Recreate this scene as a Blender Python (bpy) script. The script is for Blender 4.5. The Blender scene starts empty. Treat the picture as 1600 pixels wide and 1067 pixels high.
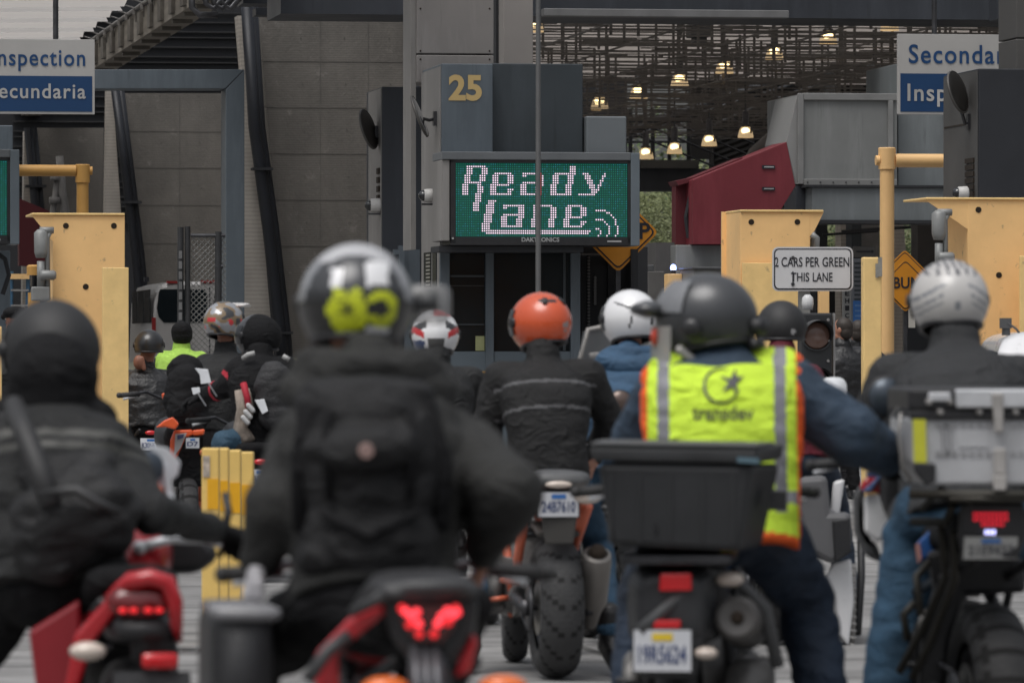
import bpy, math, random
from mathutils import Vector, Matrix, noise
from mathutils.bvhtree import BVHTree
random.seed(7)
R_ = math.radians
sc = bpy.context.scene
COL = sc.collection
# ------------------------------------------------------------------ camera
F = 8889.0      # focal length in photo pixels: 200 mm on a 36 mm sensor, 1600 px wide
H = 1.5         # camera height
YH = 546.0      # horizon row in the photo
cam = bpy.data.cameras.new('camera'); camo = bpy.data.objects.new('camera', cam); COL.objects.link(camo)
camo.location = (0, 0, H); camo.rotation_euler = (R_(90), 0, 0)
cam.lens = 200; cam.sensor_width = 36; cam.shift_y = 12.5/1600
cam.clip_start = 0.5; cam.clip_end = 3000
cam.dof.use_dof = True; cam.dof.focus_distance = 60; cam.dof.aperture_fstop = 7.0
sc.camera = camo
# ------------------------------------------------------------------ world, sun
SUN_EL, SUN_AZ = R_(66), R_(215)
w = bpy.data.worlds.new('World'); sc.world = w; w.use_nodes = True
nt = w.node_tree; nt.nodes.clear()
out = nt.nodes.new('ShaderNodeOutputWorld'); bg = nt.nodes.new('ShaderNodeBackground')
sky = nt.nodes.new('ShaderNodeTexSky'); sky.sky_type = 'NISHITA'; sky.sun_disc = False
sky.sun_elevation = SUN_EL; sky.sun_rotation = SUN_AZ; sky.dust_density = 3.0
hs = nt.nodes.new('ShaderNodeHueSaturation'); hs.inputs['Saturation'].default_value = 0.22
nt.links.new(sky.outputs[0], hs.inputs['Color'])
# overcast: the cloud layer is about three times brighter overhead than at the horizon
tcw = nt.nodes.new('ShaderNodeTexCoord'); spx = nt.nodes.new('ShaderNodeSeparateXYZ'); mrw = nt.nodes.new('ShaderNodeMapRange'); mxw = nt.nodes.new('ShaderNodeMix')
mrw.inputs['To Min'].default_value = .40; mrw.inputs['To Max'].default_value = 2.1
nt.links.new(tcw.outputs['Generated'], spx.inputs[0]); nt.links.new(spx.outputs['Z'], mrw.inputs['Value'])
mxw.data_type = 'RGBA'; mxw.blend_type = 'MULTIPLY'; mxw.inputs[0].default_value = 1; nt.links.new(hs.outputs[0], mxw.inputs[6]); nt.links.new(mrw.outputs[0], mxw.inputs[7]); nt.links.new(mxw.outputs[2], bg.inputs['Color'])
bg.inputs['Strength'].default_value = 0.1
nt.links.new(bg.outputs[0], out.inputs['Surface'])
sl = bpy.data.lights.new('sun', 'SUN'); sl.energy = 1.2; sl.angle = R_(38); sl.color = (1.0, 0.97, 0.93)
so = bpy.data.objects.new('sun', sl); COL.objects.link(so)
sd = Vector((math.sin(SUN_AZ)*math.cos(SUN_EL), math.cos(SUN_AZ)*math.cos(SUN_EL), math.sin(SUN_EL)))
so.rotation_euler = sd.to_track_quat('Z', 'Y').to_euler(); so.location = (0, 0, 60)
vs_ = sc.view_settings; vs_.view_transform = 'Standard'; vs_.look = 'None'; vs_.exposure = 0.0; vs_.gamma = 1.0
# ------------------------------------------------------------------ helpers
def P(px, py, d): return Vector(((px-800)/F*d, d, H+(YH-py)/F*d))
TH = 0.1488; CT, ST = math.cos(TH), math.sin(TH)
ROT = Matrix.Rotation(TH, 4, 'Z')
def Q(px, py, T):            # photo pixel -> station coordinates (s, z) on the cross plane at depth T
    k = (px-800)/F; d = T/(CT-k*ST)
    return d*(k*CT+ST), H+(YH-py)/F*d
ID = Matrix.Identity(4)
class MB:
    def __init__(s, M=ID): s.v = []; s.f = []; s.m = []; s.M = M
    def add(s, vs, fs, mi=0):
        o = len(s.v); M = s.M
        s.v += [M @ Vector(p) for p in vs]
        for f in fs: s.f.append([i+o for i in f]); s.m.append(mi)
    def box(s, x0, x1, y0, y1, z0, z1, mi=0):
        s.add([(x0,y0,z0),(x1,y0,z0),(x1,y1,z0),(x0,y1,z0),(x0,y0,z1),(x1,y0,z1),(x1,y1,z1),(x0,y1,z1)],
              [(0,3,2,1),(4,5,6,7),(0,1,5,4),(1,2,6,5),(2,3,7,6),(3,0,4,7)], mi)
    def prism(s, poly, y0, y1, mi=0):        # polygon in x,z extruded along y
        n = len(poly)
        s.add([(x,y0,z) for x,z in poly]+[(x,y1,z) for x,z in poly],
              [list(range(n)), list(range(2*n-1,n-1,-1))]+[(i,(i+1)%n,n+(i+1)%n,n+i)[::-1] for i in range(n)], mi)
    def grid(s, fn, nu, nv, cu=False, cv=False, mi=0, mf=None):
        o = len(s.v)
        for i in range(nu):
            for j in range(nv): s.v.append(s.M @ Vector(fn(i, j)))
        for i in range(nu if cu else nu-1):
            for j in range(nv if cv else nv-1):
                a, b = (i+1) % nu, (j+1) % nv
                s.f.append([o+i*nv+j, o+a*nv+j, o+a*nv+b, o+i*nv+b]); s.m.append(mf(i, j) if mf else mi)
    def rings(s, rs, mi=0, capped=True):     # list of rings of equal length
        n = len(rs[0]); o = len(s.v)
        for r in rs:
            for p in r: s.v.append(s.M @ Vector(p))
        for i in range(len(rs)-1):
            for j in range(n):
                k = (j+1) % n
                s.f.append([o+i*n+j, o+i*n+k, o+(i+1)*n+k, o+(i+1)*n+j]); s.m.append(mi)
        if capped:
            s.f.append([o+j for j in range(n)][::-1]); s.m.append(mi)
            e = o+(len(rs)-1)*n
            s.f.append([e+j for j in range(n)]); s.m.append(mi)
    def tube(s, pts, r, n=10, mi=0, capped=True):
        pts = [Vector(p) for p in pts]
        if not isinstance(r, (list, tuple)): r = [r]*len(pts)
        rs = []; up = None
        for i, p in enumerate(pts):
            t = (pts[min(i+1, len(pts)-1)]-pts[max(i-1, 0)])
            t = t.normalized() if t.length > 1e-9 else Vector((0,0,1))
            if up is None: up = Vector((0,0,1)) if abs(t.z) < .9 else Vector((0,1,0))
            a = t.cross(up); a = a.normalized() if a.length > 1e-6 else Vector((1,0,0)); b = a.cross(t).normalized(); up = b
            rs.append([p+(a*math.cos(2*math.pi*k/n)+b*math.sin(2*math.pi*k/n))*r[i] for k in range(n)])
        s.rings(rs, mi, capped)
    def cap(s, a, b, ra, rb, n=14, mi=0):    # tapered capsule
        a, b = Vector(a), Vector(b); t = b-a; L = t.length
        t = t.normalized() if L > 1e-6 else Vector((0,0,1))
        pts = []; rr = []
        for k in range(5):
            q = math.pi/2*(1-k/4); pts.append(a-t*ra*math.sin(q)); rr.append(max(ra*math.cos(q), ra*.05))
        for k in range(5):
            q = math.pi/2*(k/4); pts.append(b+t*rb*math.sin(q)); rr.append(max(rb*math.cos(q), rb*.05))
        s.tube(pts, rr, n, mi)
    def ell(s, c, r, n=18, mi=0, A=None):
        c = Vector(c); r = r if isinstance(r, (list, tuple)) else (r,)*3
        A = A or Matrix.Identity(3)
        rs = []
        for i in range(1, n):
            q = math.pi*i/n
            rs.append([c+A@Vector((r[0]*math.sin(q)*math.cos(2*math.pi*k/n), r[1]*math.sin(q)*math.sin(2*math.pi*k/n), -r[2]*math.cos(q))) for k in range(n)])
        s.rings(rs, mi)
    def lathe(s, c, ax, prof, n=24, mi=0, capped=True):   # prof: (along, radius)
        c = Vector(c); ax = Vector(ax).normalized()
        a = ax.orthogonal().normalized(); b = ax.cross(a)
        s.rings([[c+ax*h+(a*math.cos(2*math.pi*k/n)+b*math.sin(2*math.pi*k/n))*r for k in range(n)] for h, r in prof], mi, capped)
    def loft(s, secs, n=24, mi=0):           # secs: (y, cx, cz, hw, hh, exponent)
        rs = []
        for y, cx, cz, hw, hh, e in secs:
            r = []
            for k in range(n):
                q = 2*math.pi*k/n; c_, s_ = math.cos(q), math.sin(q)
                r.append((cx+hw*math.copysign(abs(c_)**(2/e), c_), y, cz+hh*math.copysign(abs(s_)**(2/e), s_)))
            rs.append(r)
        s.rings(rs, mi)
    def sbox(s, px0, px1, py0, py1, T, dep, mi=0):   # box in station coordinates, its front face given in photo pixels
        a, z1 = Q(px0, py0, T); b, _ = Q(px1, py0, T); m = (px0+px1)/2
        z1 = Q(m, py0, T)[1]; z0 = Q(m, py1, T)[1]
        if py1 >= 740: z0 = 0.0
        s.box(a, b, T, T+dep, z0, z1, mi)
    def spoly(s, pts, T, dep, mi=0):
        s.prism([Q(x, y, T) for x, y in pts], T, T+dep, mi)
    def build(s, name, mats, parent=None, smooth=False, bevel=0, base=None):
        if not isinstance(mats, (list, tuple)): mats = [mats]
        me = bpy.data.meshes.new(name)
        if parent is not None: off = rootloc(parent)
        else:
            if base is None:
                xs = [v.x for v in s.v]; ys = [v.y for v in s.v]; zs = [v.z for v in s.v]
                base = Vector(((min(xs)+max(xs))/2, (min(ys)+max(ys))/2, min(zs)))
            off = Vector(base)
        me.from_pydata([v-off for v in s.v], [], s.f)
        for m_ in mats: me.materials.append(m_)
        if len(mats) > 1: me.polygons.foreach_set('material_index', s.m)
        fixn(me)
        if smooth: me.polygons.foreach_set('use_smooth', [True]*len(me.polygons))
        o = bpy.data.objects.new(name, me); COL.objects.link(o)
        if parent is not None: o.parent = parent
        else: o.location = off
        if bevel:
            b = o.modifiers.new('bevel', 'BEVEL'); b.width = bevel; b.segments = 2; b.limit_method = 'ANGLE'
        if smooth == 2:
            me.set_sharp_from_angle(angle=R_(38))
        return o
import bmesh
def fixn(me):
    b = bmesh.new(); b.from_mesh(me); bmesh.ops.recalc_face_normals(b, faces=b.faces); b.to_mesh(me); b.free()
def rootloc(o):
    l = Vector(o.location)
    while o.parent: o = o.parent; l += Vector(o.location)
    return l
def tag(o, label=None, cat=None, group=None, kind=None):
    if label: o['label'] = label
    if cat: o['category'] = cat
    if group: o['group'] = group
    if kind: o['kind'] = kind
    return o
def thing(name, label, cat, base, group=None):
    o = bpy.data.objects.new(name, None); COL.objects.link(o); o.location = Vector(base); o.empty_display_size = .2
    return tag(o, label, cat, group)
def dup(o, loc, label=None):
    def cp(x, par):
        c = x.copy(); COL.objects.link(c); c.parent = par
        for ch in x.children: cp(ch, c)
        return c
    c = cp(o, None); c.location = Vector(loc)
    if label: c['label'] = label
    return c
# ------------------------------------------------------------------ text
def text_poly(body, bold=0.0, space=1.0):
    cu = bpy.data.curves.new('t', 'FONT'); cu.body = body; cu.size = 1; cu.offset = bold; cu.space_character = space; cu.resolution_u = 4
    o = bpy.data.objects.new('t', cu); COL.objects.link(o)
    me = bpy.data.meshes.new_from_object(o.evaluated_get(bpy.context.evaluated_depsgraph_get()))
    vs = [(v.co.x, v.co.y) for v in me.vertices]; fs = [list(p.vertices) for p in me.polygons]
    bpy.data.objects.remove(o); bpy.data.curves.remove(cu); bpy.data.meshes.remove(me)
    return vs, fs
def add_text(mb, body, x0, x1, z0, z1, fn, bold=0.0, mi=0, space=1.0):   # fills the given rectangle; fn(x,z)->3D
    vs, fs = text_poly(body, bold, space)
    ax = min(v[0] for v in vs); bx = max(v[0] for v in vs); az = min(v[1] for v in vs); bz = max(v[1] for v in vs)
    mb.add([fn(x0+(x-ax)/(bx-ax)*(x1-x0), z0+(z-az)/(bz-az)*(z1-z0)) for x, z in vs], fs, mi)
# ------------------------------------------------------------------ materials
_mc = {}
def weather(m, col, lo=.56, hi=.66, scale=3.0, stretch=(1,1,1), amt=.8, detail=9):    # stains, rust and scuffs that belong to the surface
    n = m.node_tree.nodes; l = m.node_tree.links; b = n['Principled BSDF']; src = b.inputs['Base Color'].links[0].from_socket
    tc = n.new('ShaderNodeTexCoord'); mp = n.new('ShaderNodeMapping'); mp.inputs['Scale'].default_value = stretch; mp.inputs['Location'].default_value = (scale, 1.3, 2.1); nz = n.new('ShaderNodeTexNoise')
    nz.inputs['Scale'].default_value = scale; nz.inputs['Detail'].default_value = detail; nz.inputs['Roughness'].default_value = .68; l.new(tc.outputs['Object'], mp.inputs[0]); l.new(mp.outputs[0], nz.inputs['Vector'])
    mr = n.new('ShaderNodeMapRange'); mr.inputs['From Min'].default_value = lo; mr.inputs['From Max'].default_value = hi; mr.inputs['To Max'].default_value = amt; l.new(nz.outputs['Fac'], mr.inputs['Value'])
    mx = n.new('ShaderNodeMix'); mx.data_type = 'RGBA'; l.new(mr.outputs[0], mx.inputs[0]); l.new(src, mx.inputs[6]); mx.inputs[7].default_value = (*col, 1); l.new(mx.outputs[2], b.inputs['Base Color']); return m
def M(name, col, rough=.6, metal=0.0, var=.18, scale=3.0, bump=0.0, bscale=60, coat=0.0, emit=None, es=0, alpha=1.0, trans=0.0, spec=.5, stretch=None, sub=None):
    if name in _mc: return _mc[name]
    m = bpy.data.materials.new(name); m.use_nodes = True; _mc[name] = m
    n = m.node_tree.nodes; l = m.node_tree.links; b = n['Principled BSDF']
    tc = n.new('ShaderNodeTexCoord'); mp = n.new('ShaderNodeMapping'); l.new(tc.outputs['Object'], mp.inputs[0])
    if stretch: mp.inputs['Scale'].default_value = stretch
    nz = n.new('ShaderNodeTexNoise'); nz.inputs['Scale'].default_value = scale; nz.inputs['Detail'].default_value = 7; nz.inputs['Roughness'].default_value = .62
    l.new(mp.outputs[0], nz.inputs['Vector'])
    cr = n.new('ShaderNodeMapRange'); cr.inputs['From Min'].default_value = .3; cr.inputs['From Max'].default_value = .7
    cr.inputs['To Min'].default_value = 1-var; cr.inputs['To Max'].default_value = 1+var
    l.new(nz.outputs['Fac'], cr.inputs['Value'])
    mx = n.new('ShaderNodeMix'); mx.data_type = 'RGBA'; mx.blend_type = 'MULTIPLY'; mx.inputs[0].default_value = 1
    mx.inputs[6].default_value = (*col, 1); l.new(cr.outputs[0], mx.inputs[7])
    l.new(mx.outputs[2], b.inputs['Base Color'])
    rr = n.new('ShaderNodeMapRange'); rr.inputs['To Min'].default_value = max(rough-.12, .02); rr.inputs['To Max'].default_value = min(rough+.12, 1)
    l.new(nz.outputs['Fac'], rr.inputs['Value']); l.new(rr.outputs[0], b.inputs['Roughness'])
    b.inputs['Metallic'].default_value = metal; b.inputs['Coat Weight'].default_value = coat; b.inputs['Specular IOR Level'].default_value = spec
    b.inputs['Coat Roughness'].default_value = .06
    if trans: b.inputs['Transmission Weight'].default_value = trans
    if alpha < 1: b.inputs['Alpha'].default_value = alpha
    if emit: b.inputs['Emission Color'].default_value = (*emit, 1); b.inputs['Emission Strength'].default_value = es
    if bump:
        n2 = n.new('ShaderNodeTexNoise'); n2.inputs['Scale'].default_value = bscale; n2.inputs['Detail'].default_value = 4
        l.new(mp.outputs[0], n2.inputs['Vector'])
        bp = n.new('ShaderNodeBump'); bp.inputs['Strength'].default_value = bump; bp.inputs['Distance'].default_value = .02
        l.new(n2.outputs['Fac'], bp.inputs['Height']); l.new(bp.outputs[0], b.inputs['Normal'])
    return m
def wrinkle(m, sc=10, st=.55, dist=.03, stretch=(1,1,1.6)):      # creases of worn cloth
    n = m.node_tree.nodes; l = m.node_tree.links; b = n['Principled BSDF']
    tc = n.new('ShaderNodeTexCoord'); mp = n.new('ShaderNodeMapping'); mp.inputs['Scale'].default_value = stretch; nz = n.new('ShaderNodeTexNoise'); l.new(tc.outputs['Object'], mp.inputs[0]); l.new(mp.outputs[0], nz.inputs['Vector'])
    nz.noise_type = 'RIDGED_MULTIFRACTAL' if hasattr(nz, 'noise_type') else nz.noise_type
    nz.inputs['Scale'].default_value = sc; nz.inputs['Detail'].default_value = 2.5; nz.inputs['Distortion'].default_value = 1.2
    bp = n.new('ShaderNodeBump'); bp.inputs['Strength'].default_value = st; bp.inputs['Distance'].default_value = dist; l.new(nz.outputs['Fac'], bp.inputs['Height'])
    if b.inputs['Normal'].is_linked: l.new(b.inputs['Normal'].links[0].from_socket, bp.inputs['Normal'])
    l.new(bp.outputs[0], b.inputs['Normal']); return m
def fabric(name, col, rough=.68, var=.2): return M(name, col, rough, 0, var, 5, .4, 130, spec=.32) if name in _mc else wrinkle(M(name, col, rough, 0, var, 5, .4, 130, spec=.32))
def paint(name, col, rough=.3, coat=.6, var=.06): return M(name, col, rough, 0, var, 6, coat=coat)
BLACK = fabric('black_cloth', (.009,.009,.010), .8); BLACK.node_tree.nodes['Principled BSDF'].inputs['Specular IOR Level'].default_value = .2; CHAR = fabric('charcoal_cloth', (.017,.0175,.018)); DGREY = fabric('dark_grey_cloth', (.05,.05,.053))
NAVY = fabric('navy_cloth', (.033,.054,.084)); BLUE = fabric('blue_jacket_cloth', (.040,.088,.155)); JEANS = wrinkle(M('jeans', (.03,.066,.11), .8, 0, .4, 5, .4, 130, spec=.25), 12, .4, .014)
DJEANS = fabric('dark_jeans', (.020,.032,.055), var=.35); LEATH = M('black_leather', (.012,.012,.013), .42, 0, .2, 6, .4, 45)
MAROON = fabric('maroon_cloth', (.11,.012,.022)); HIVIS = fabric('hi_vis_yellow', (.62,.86,.06), .7, .08); HIGREEN = fabric('hi_vis_green', (.38,.62,.10), .7, .1)
ORTRIM = fabric('hi_vis_orange', (.9,.13,.02), .6, .06); REFL = M('reflective_tape', (.22,.22,.24), .4, .1, .1, 8); GTAPE = fabric('grey_tape', (.10,.10,.105), .6)
SKIN = M('skin', (.36,.17,.11), .5, 0, .14, 14, .15, 160); SKIN2 = M('skin_tan', (.25,.105,.065), .5, 0, .14, 14, .15, 160)
PLAST = M('black_plastic', (.018,.018,.02), .45, 0, .2, 5, .15, 90); RUBBER = M('rubber', (.035,.035,.036), .75, 0, .3, 6, .3, 60); GROOVE = M('tyre_groove', (.008,.008,.008), .9)
GPLAST = M('grey_plastic', (.075,.077,.08), .5, 0, .2, 4, .1, 80); STEEL = M('steel', (.42,.42,.41), .35, .9, .25, 8); DSTEEL = M('dark_steel', (.08,.08,.085), .4, .8, .3, 8)
ALU = M('aluminium', (.62,.63,.65), .42, .4, .18, 6); ALUD = M('dull_aluminium', (.33,.32,.31), .5, .5, .25, 8); CAST = M('cast_engine', (.16,.155,.15), .5, .6, .4, 14)
RED = paint('red_paint', (.42,.007,.014)); WHITE = paint('white_paint', (.72,.72,.73)); ORANGE = paint('orange_paint', (.75,.10,.02)); ORFRAME = M('orange_frame', (.62,.15,.08), .45)
BLUEP = paint('blue_paint', (.02,.09,.30)); GLASS_D = M('smoked_visor', (.012,.013,.015), .08, 0, .1, 4, spec=.8); MIRR = M('mirror_glass', (.75,.77,.8), .04, 1.0, .03)
CLEAR = M('clear_plastic', (.55,.57,.58), .12, 0, .08, alpha=.42); PLATE = M('plate_white', (.62,.63,.66), .4, .1, .06); PLTXT = M('plate_blue', (.05,.07,.16), .5); PLYEL = M('plate_yellow', (.7,.5,.03), .5); PLBLU = M('plate_header', (.04,.16,.45), .5)
REDL = M('red_lens', (.45,.008,.012), .2, 0, .05, coat=.5, emit=(1,.01,.015), es=.10); REDLON = M('red_lamp_on', (.5,.01,.01), .3, emit=(1,.02,.03), es=.8); REDHOT = M('red_led_on', (.5,.05,.05), .3, emit=(1,.04,.06), es=2.0)
AMBER = M('amber_lens', (.75,.16,.03), .25, 0, .05, coat=.4); CREAM = M('clear_lens', (.62,.53,.46), .25, 0, .08, coat=.5)
# ------------------------------------------------------------------ cloth bodies: overlapping shapes melted into one skin
def melt(mb, name, mats, parent=None, voxel=.011, smooth=5, fold=.0, fk=(7,7,15), pick=None, base=None, seed=0):
    me = bpy.data.meshes.new('tmp'); me.from_pydata(mb.v, [], mb.f); fixn(me)
    o = bpy.data.objects.new('tmp', me); COL.objects.link(o)
    r = o.modifiers.new('r', 'REMESH'); r.mode = 'VOXEL'; r.voxel_size = voxel; r.use_smooth_shade = True
    if smooth: s = o.modifiers.new('s', 'SMOOTH'); s.iterations = smooth; s.factor = .5
    m2 = bpy.data.meshes.new_from_object(o.evaluated_get(bpy.context.evaluated_depsgraph_get()))
    bpy.data.objects.remove(o); bpy.data.meshes.remove(me)
    m2.name = name
    if parent is not None: off = rootloc(parent)
    else: off = Vector(base)
    if fold:
        sh = Vector((seed*3.1, seed*1.7, seed*.9))
        nv = len(m2.vertices); cs = [0.0]*(nv*3); ns = [0.0]*(nv*3); m2.vertices.foreach_get('co', cs); m2.vertex_normals.foreach_get('vector', ns)
        for i in range(nv):
            p = Vector(cs[3*i:3*i+3]); q = Vector((p.x*fk[0], p.y*fk[1], p.z*fk[2]))+sh
            h = noise.noise(q)*.65+noise.noise(q*2.1+Vector((5,2,1)))*.35
            h2 = abs(noise.noise(q*.8+Vector((9,4,7))))        # creases
            k = h*fold+(h2-.25)*fold*1.1
            cs[3*i] = p.x+ns[3*i]*k; cs[3*i+1] = p.y+ns[3*i+1]*k; cs[3*i+2] = p.z+ns[3*i+2]*k
        m2.vertices.foreach_set('co', cs); m2.update()
    if not isinstance(mats, (list, tuple)): mats = [mats]
    m2.materials.clear()
    for x in mats: m2.materials.append(x)
    if pick:
        for p in m2.polygons: p.material_index = pick(p.center, p.normal)
    m2.transform(Matrix.Translation(-off))
    m2.polygons.foreach_set('use_smooth', [True]*len(m2.polygons))
    o = bpy.data.objects.new(name, m2); COL.objects.link(o)
    if parent is not None: o.parent = parent
    else: o.location = off
    return o
# ------------------------------------------------------------------ setting materials
def concrete(name, col, line=True, lsc=9.0):
    m = M(name, col, .85, 0, .16, 1.2, .35, 25, stretch=(1, 1, .8))
    if line:
        n = m.node_tree.nodes; l = m.node_tree.links; b = n['Principled BSDF']
        tc = n.new('ShaderNodeTexCoord'); wv = n.new('ShaderNodeTexWave'); wv.bands_direction = 'Z'; wv.inputs['Scale'].default_value = lsc
        wv.inputs['Distortion'].default_value = 1.2; wv.inputs['Detail'].default_value = 3; wv.inputs['Detail Scale'].default_value = 3
        l.new(tc.outputs['Object'], wv.inputs['Vector'])
        mr = n.new('ShaderNodeMapRange'); mr.inputs['To Min'].default_value = .86; mr.inputs['To Max'].default_value = 1.04; l.new(wv.outputs['Fac'], mr.inputs['Value'])
        mx = n.new('ShaderNodeMix'); mx.data_type = 'RGBA'; mx.blend_type = 'MULTIPLY'; mx.inputs[0].default_value = 1
        src = b.inputs['Base Color'].links[0].from_socket
        # rain streaks
        nz = n.new('ShaderNodeTexNoise'); mp = n.new('ShaderNodeMapping'); mp.inputs['Scale'].default_value = (.9, .9, .25); l.new(tc.outputs['Object'], mp.inputs[0]); l.new(mp.outputs[0], nz.inputs['Vector']); nz.inputs['Detail'].default_value = 6
        m3 = n.new('ShaderNodeMapRange'); m3.inputs['From Min'].default_value = .35; m3.inputs['From Max'].default_value = .65; m3.inputs['To Min'].default_value = .9; m3.inputs['To Max'].default_value = 1.05; l.new(nz.outputs['Fac'], m3.inputs['Value'])
        mu = n.new('ShaderNodeMath'); mu.operation = 'MULTIPLY'; l.new(mr.outputs[0], mu.inputs[0]); l.new(m3.outputs[0], mu.inputs[1])
        l.new(src, mx.inputs[6]); l.new(mu.outputs[0], mx.inputs[7]); l.new(mx.outputs[2], b.inputs['Base Color'])
    return m
CONC = concrete('board_concrete', (.138,.128,.115)); CONCL = concrete('pale_concrete', (.46,.425,.38), True, 5); CONCB = concrete('beam_concrete', (.24,.22,.19), True, 2)
CLAD = M('column_cladding', (.22,.205,.195), .55, 0, .06, 1.5); CLADS = M('column_cladding_pale', (.27,.25,.235), .55, 0, .07, 1.5)  # second cladding is a slightly paler tone
BGREY = M('blue_grey_paint', (.092,.112,.13), .5, 0, .10, 1.6); BDARK = M('dark_slate', (.034,.043,.05), .5, 0, .12, 1.3); BLITE = M('light_slate_paint', (.125,.15,.17), .45, 0, .08, 2)
WARMG = M('warm_grey_panel', (.22,.21,.20), .55, 0, .12, 1.4); CHARP = M('charcoal_panel', (.028,.032,.04), .5, 0, .15, 1.2); NEARBLK = M('dark_siding', (.016,.017,.020), .7, 0, .2, 2)
CONTG = M('container_grey', (.19,.195,.19), .5, 0, .12, 1.2); CONTB = M('container_blue_grey', (.15,.165,.17), .5, 0, .1, 1.4)
REDP = M('oxide_red_panel', (.145,.014,.022), .55, 0, .1, 2, .05, 30); REDPD = M('oxide_red_edge', (.10,.010,.016), .6, 0, .1, 2)
DGLASS = M('dark_window_glass', (.009,.013,.016), .10, 0, .25, 1.2, spec=.3); DGLASS2 = M('grey_window_glass', (.03,.034,.034), .12, 0, .3, 2)
YEL = M('safety_yellow', (.92,.58,.25), .5, 0, .10, 1.6, .06, 20); YELP = M('pale_safety_yellow', (.86,.60,.25), .5, 0, .16, 2.5, .06, 20); YELB = M('bollard_yellow', (.82,.56,.17), .45, 0, .12, 3); YELO = M('bollard_band', (.82,.42,.02), .3, 0, .06, 4)
HOLE = M('hole_dark', (.02,.012,.006), .9); BOX_G = M('conduit_grey', (.24,.245,.24), .5, .2, .18, 5)
SIGNW = M('sign_white', (.40,.39,.375), .45, 0, .05, 2); SIGNB = M('sign_blue', (.0015,.036,.115), .55, 0, .06, 2); SIGNT = M('sign_text_blue', (.008,.05,.15), .4); SIGNL = M('sign_text_white', (.40,.395,.385), .4)
LANEW = M('lane_sign_white', (.62,.62,.63), .4, 0, .06, 3); INK = M('ink', (.012,.013,.02), .5); WARN = M('warning_orange', (.56,.22,.012), .45, 0, .08, 3); GOLD = M('gold_number', (.56,.40,.17), .5, 0, .05, 3)
for x_ in (YEL, YELP, YELB): weather(x_, (.30,.16,.06), .57, .68, 2.2, (1,1,.35), .65); weather(x_, (.22,.17,.12), .63, .67, 9.0, (1,1,1), .5); weather(x_, (.75,.62,.42), .58, .75, .9, (1,1,.6), .5)
for x_ in (BGREY, BDARK, CHARP, WARMG, CONTG, CONTB, CLAD, REDP): weather(x_, tuple(min(c*1.55+.015, 1) for c in x_.node_tree.nodes['Mix'].inputs[6].default_value[:3]), .50, .72, 1.4, (1.6,1.6,.25), .55); weather(x_, tuple(c*.45 for c in x_.node_tree.nodes['Mix'].inputs[6].default_value[:3]), .60, .72, 3.5, (2.5,2.5,.18), .6)
weather(CONC, (.11,.10,.09), .56, .70, .8, (1.2,1.2,.3), .6); weather(CONC, (.30,.28,.26), .60, .68, 2.4, (1,1,1), .35)
TEXT_G = M('grey_letter', (.35,.35,.35), .4)
# ------------------------------------------------------------------ ground
def ground():
    m = M('lane_concrete', (.26,.255,.25), .8, 0, .3, .6, .4, 18); n = m.node_tree.nodes; l = m.node_tree.links; b = n['Principled BSDF']
    tc = n.new('ShaderNodeTexCoord'); mp = n.new('ShaderNodeMapping'); mp.inputs['Rotation'].default_value = (0, 0, -TH); l.new(tc.outputs['Object'], mp.inputs[0])
    br = n.new('ShaderNodeTexBrick'); br.offset = 0; br.inputs['Scale'].default_value = 1; br.inputs['Brick Width'].default_value = 4.2; br.inputs['Row Height'].default_value = 1.5; br.inputs['Mortar Size'].default_value = .035
    br.inputs['Color1'].default_value = (1,1,1,1); br.inputs['Color2'].default_value = (.86,.86,.86,1); br.inputs['Mortar'].default_value = (.35,.35,.34,1); l.new(mp.outputs[0], br.inputs['Vector'])
    nz = n.new('ShaderNodeTexNoise'); nz.inputs['Scale'].default_value = 1.7; nz.inputs['Detail'].default_value = 8; l.new(tc.outputs['Object'], nz.inputs['Vector'])
    mr = n.new('ShaderNodeMapRange'); mr.inputs['From Min'].default_value = .35; mr.inputs['From Max'].default_value = .6; mr.inputs['To Min'].default_value = .55; l.new(nz.outputs['Fac'], mr.inputs['Value'])
    m1 = n.new('ShaderNodeMix'); m1.data_type = 'RGBA'; m1.blend_type = 'MULTIPLY'; m1.inputs[0].default_value = 1; l.new(b.inputs['Base Color'].links[0].from_socket, m1.inputs[6]); l.new(br.outputs['Color'], m1.inputs[7])
    m2 = n.new('ShaderNodeMix'); m2.data_type = 'RGBA'; m2.blend_type = 'MULTIPLY'; m2.inputs[0].default_value = .8; l.new(m1.outputs[2], m2.inputs[6]); l.new(mr.outputs[0], m2.inputs[7]); l.new(m2.outputs[2], b.inputs['Base Color'])
    g = MB(); g.box(-900, 900, -60, 1500, -.3, -.02); tag(g.build('ground', M('earth', (.16,.15,.11), .9, 0, .3, .3)), kind='structure')
    g = MB(ROT); g.box(-26, 52, -40, 62, -.02, 0); g.box(-26, 52, 62, 190, -.02, -.004); tag(g.build('road', m), kind='structure')
ground()
hl = MB(); nx = 60
hl.grid(lambda i, j: (-260+i*10, 330+j*14, -3+(j*1.15+3.0*noise.noise(Vector((i*.13, j*.22, 2))))*(1 if j else 0)), nx, 14)
tag(hl.build('hill', M('dry_hill', (.13,.125,.06), .95, 0, .45, .05, .6, .6), smooth=True), kind='structure')
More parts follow.
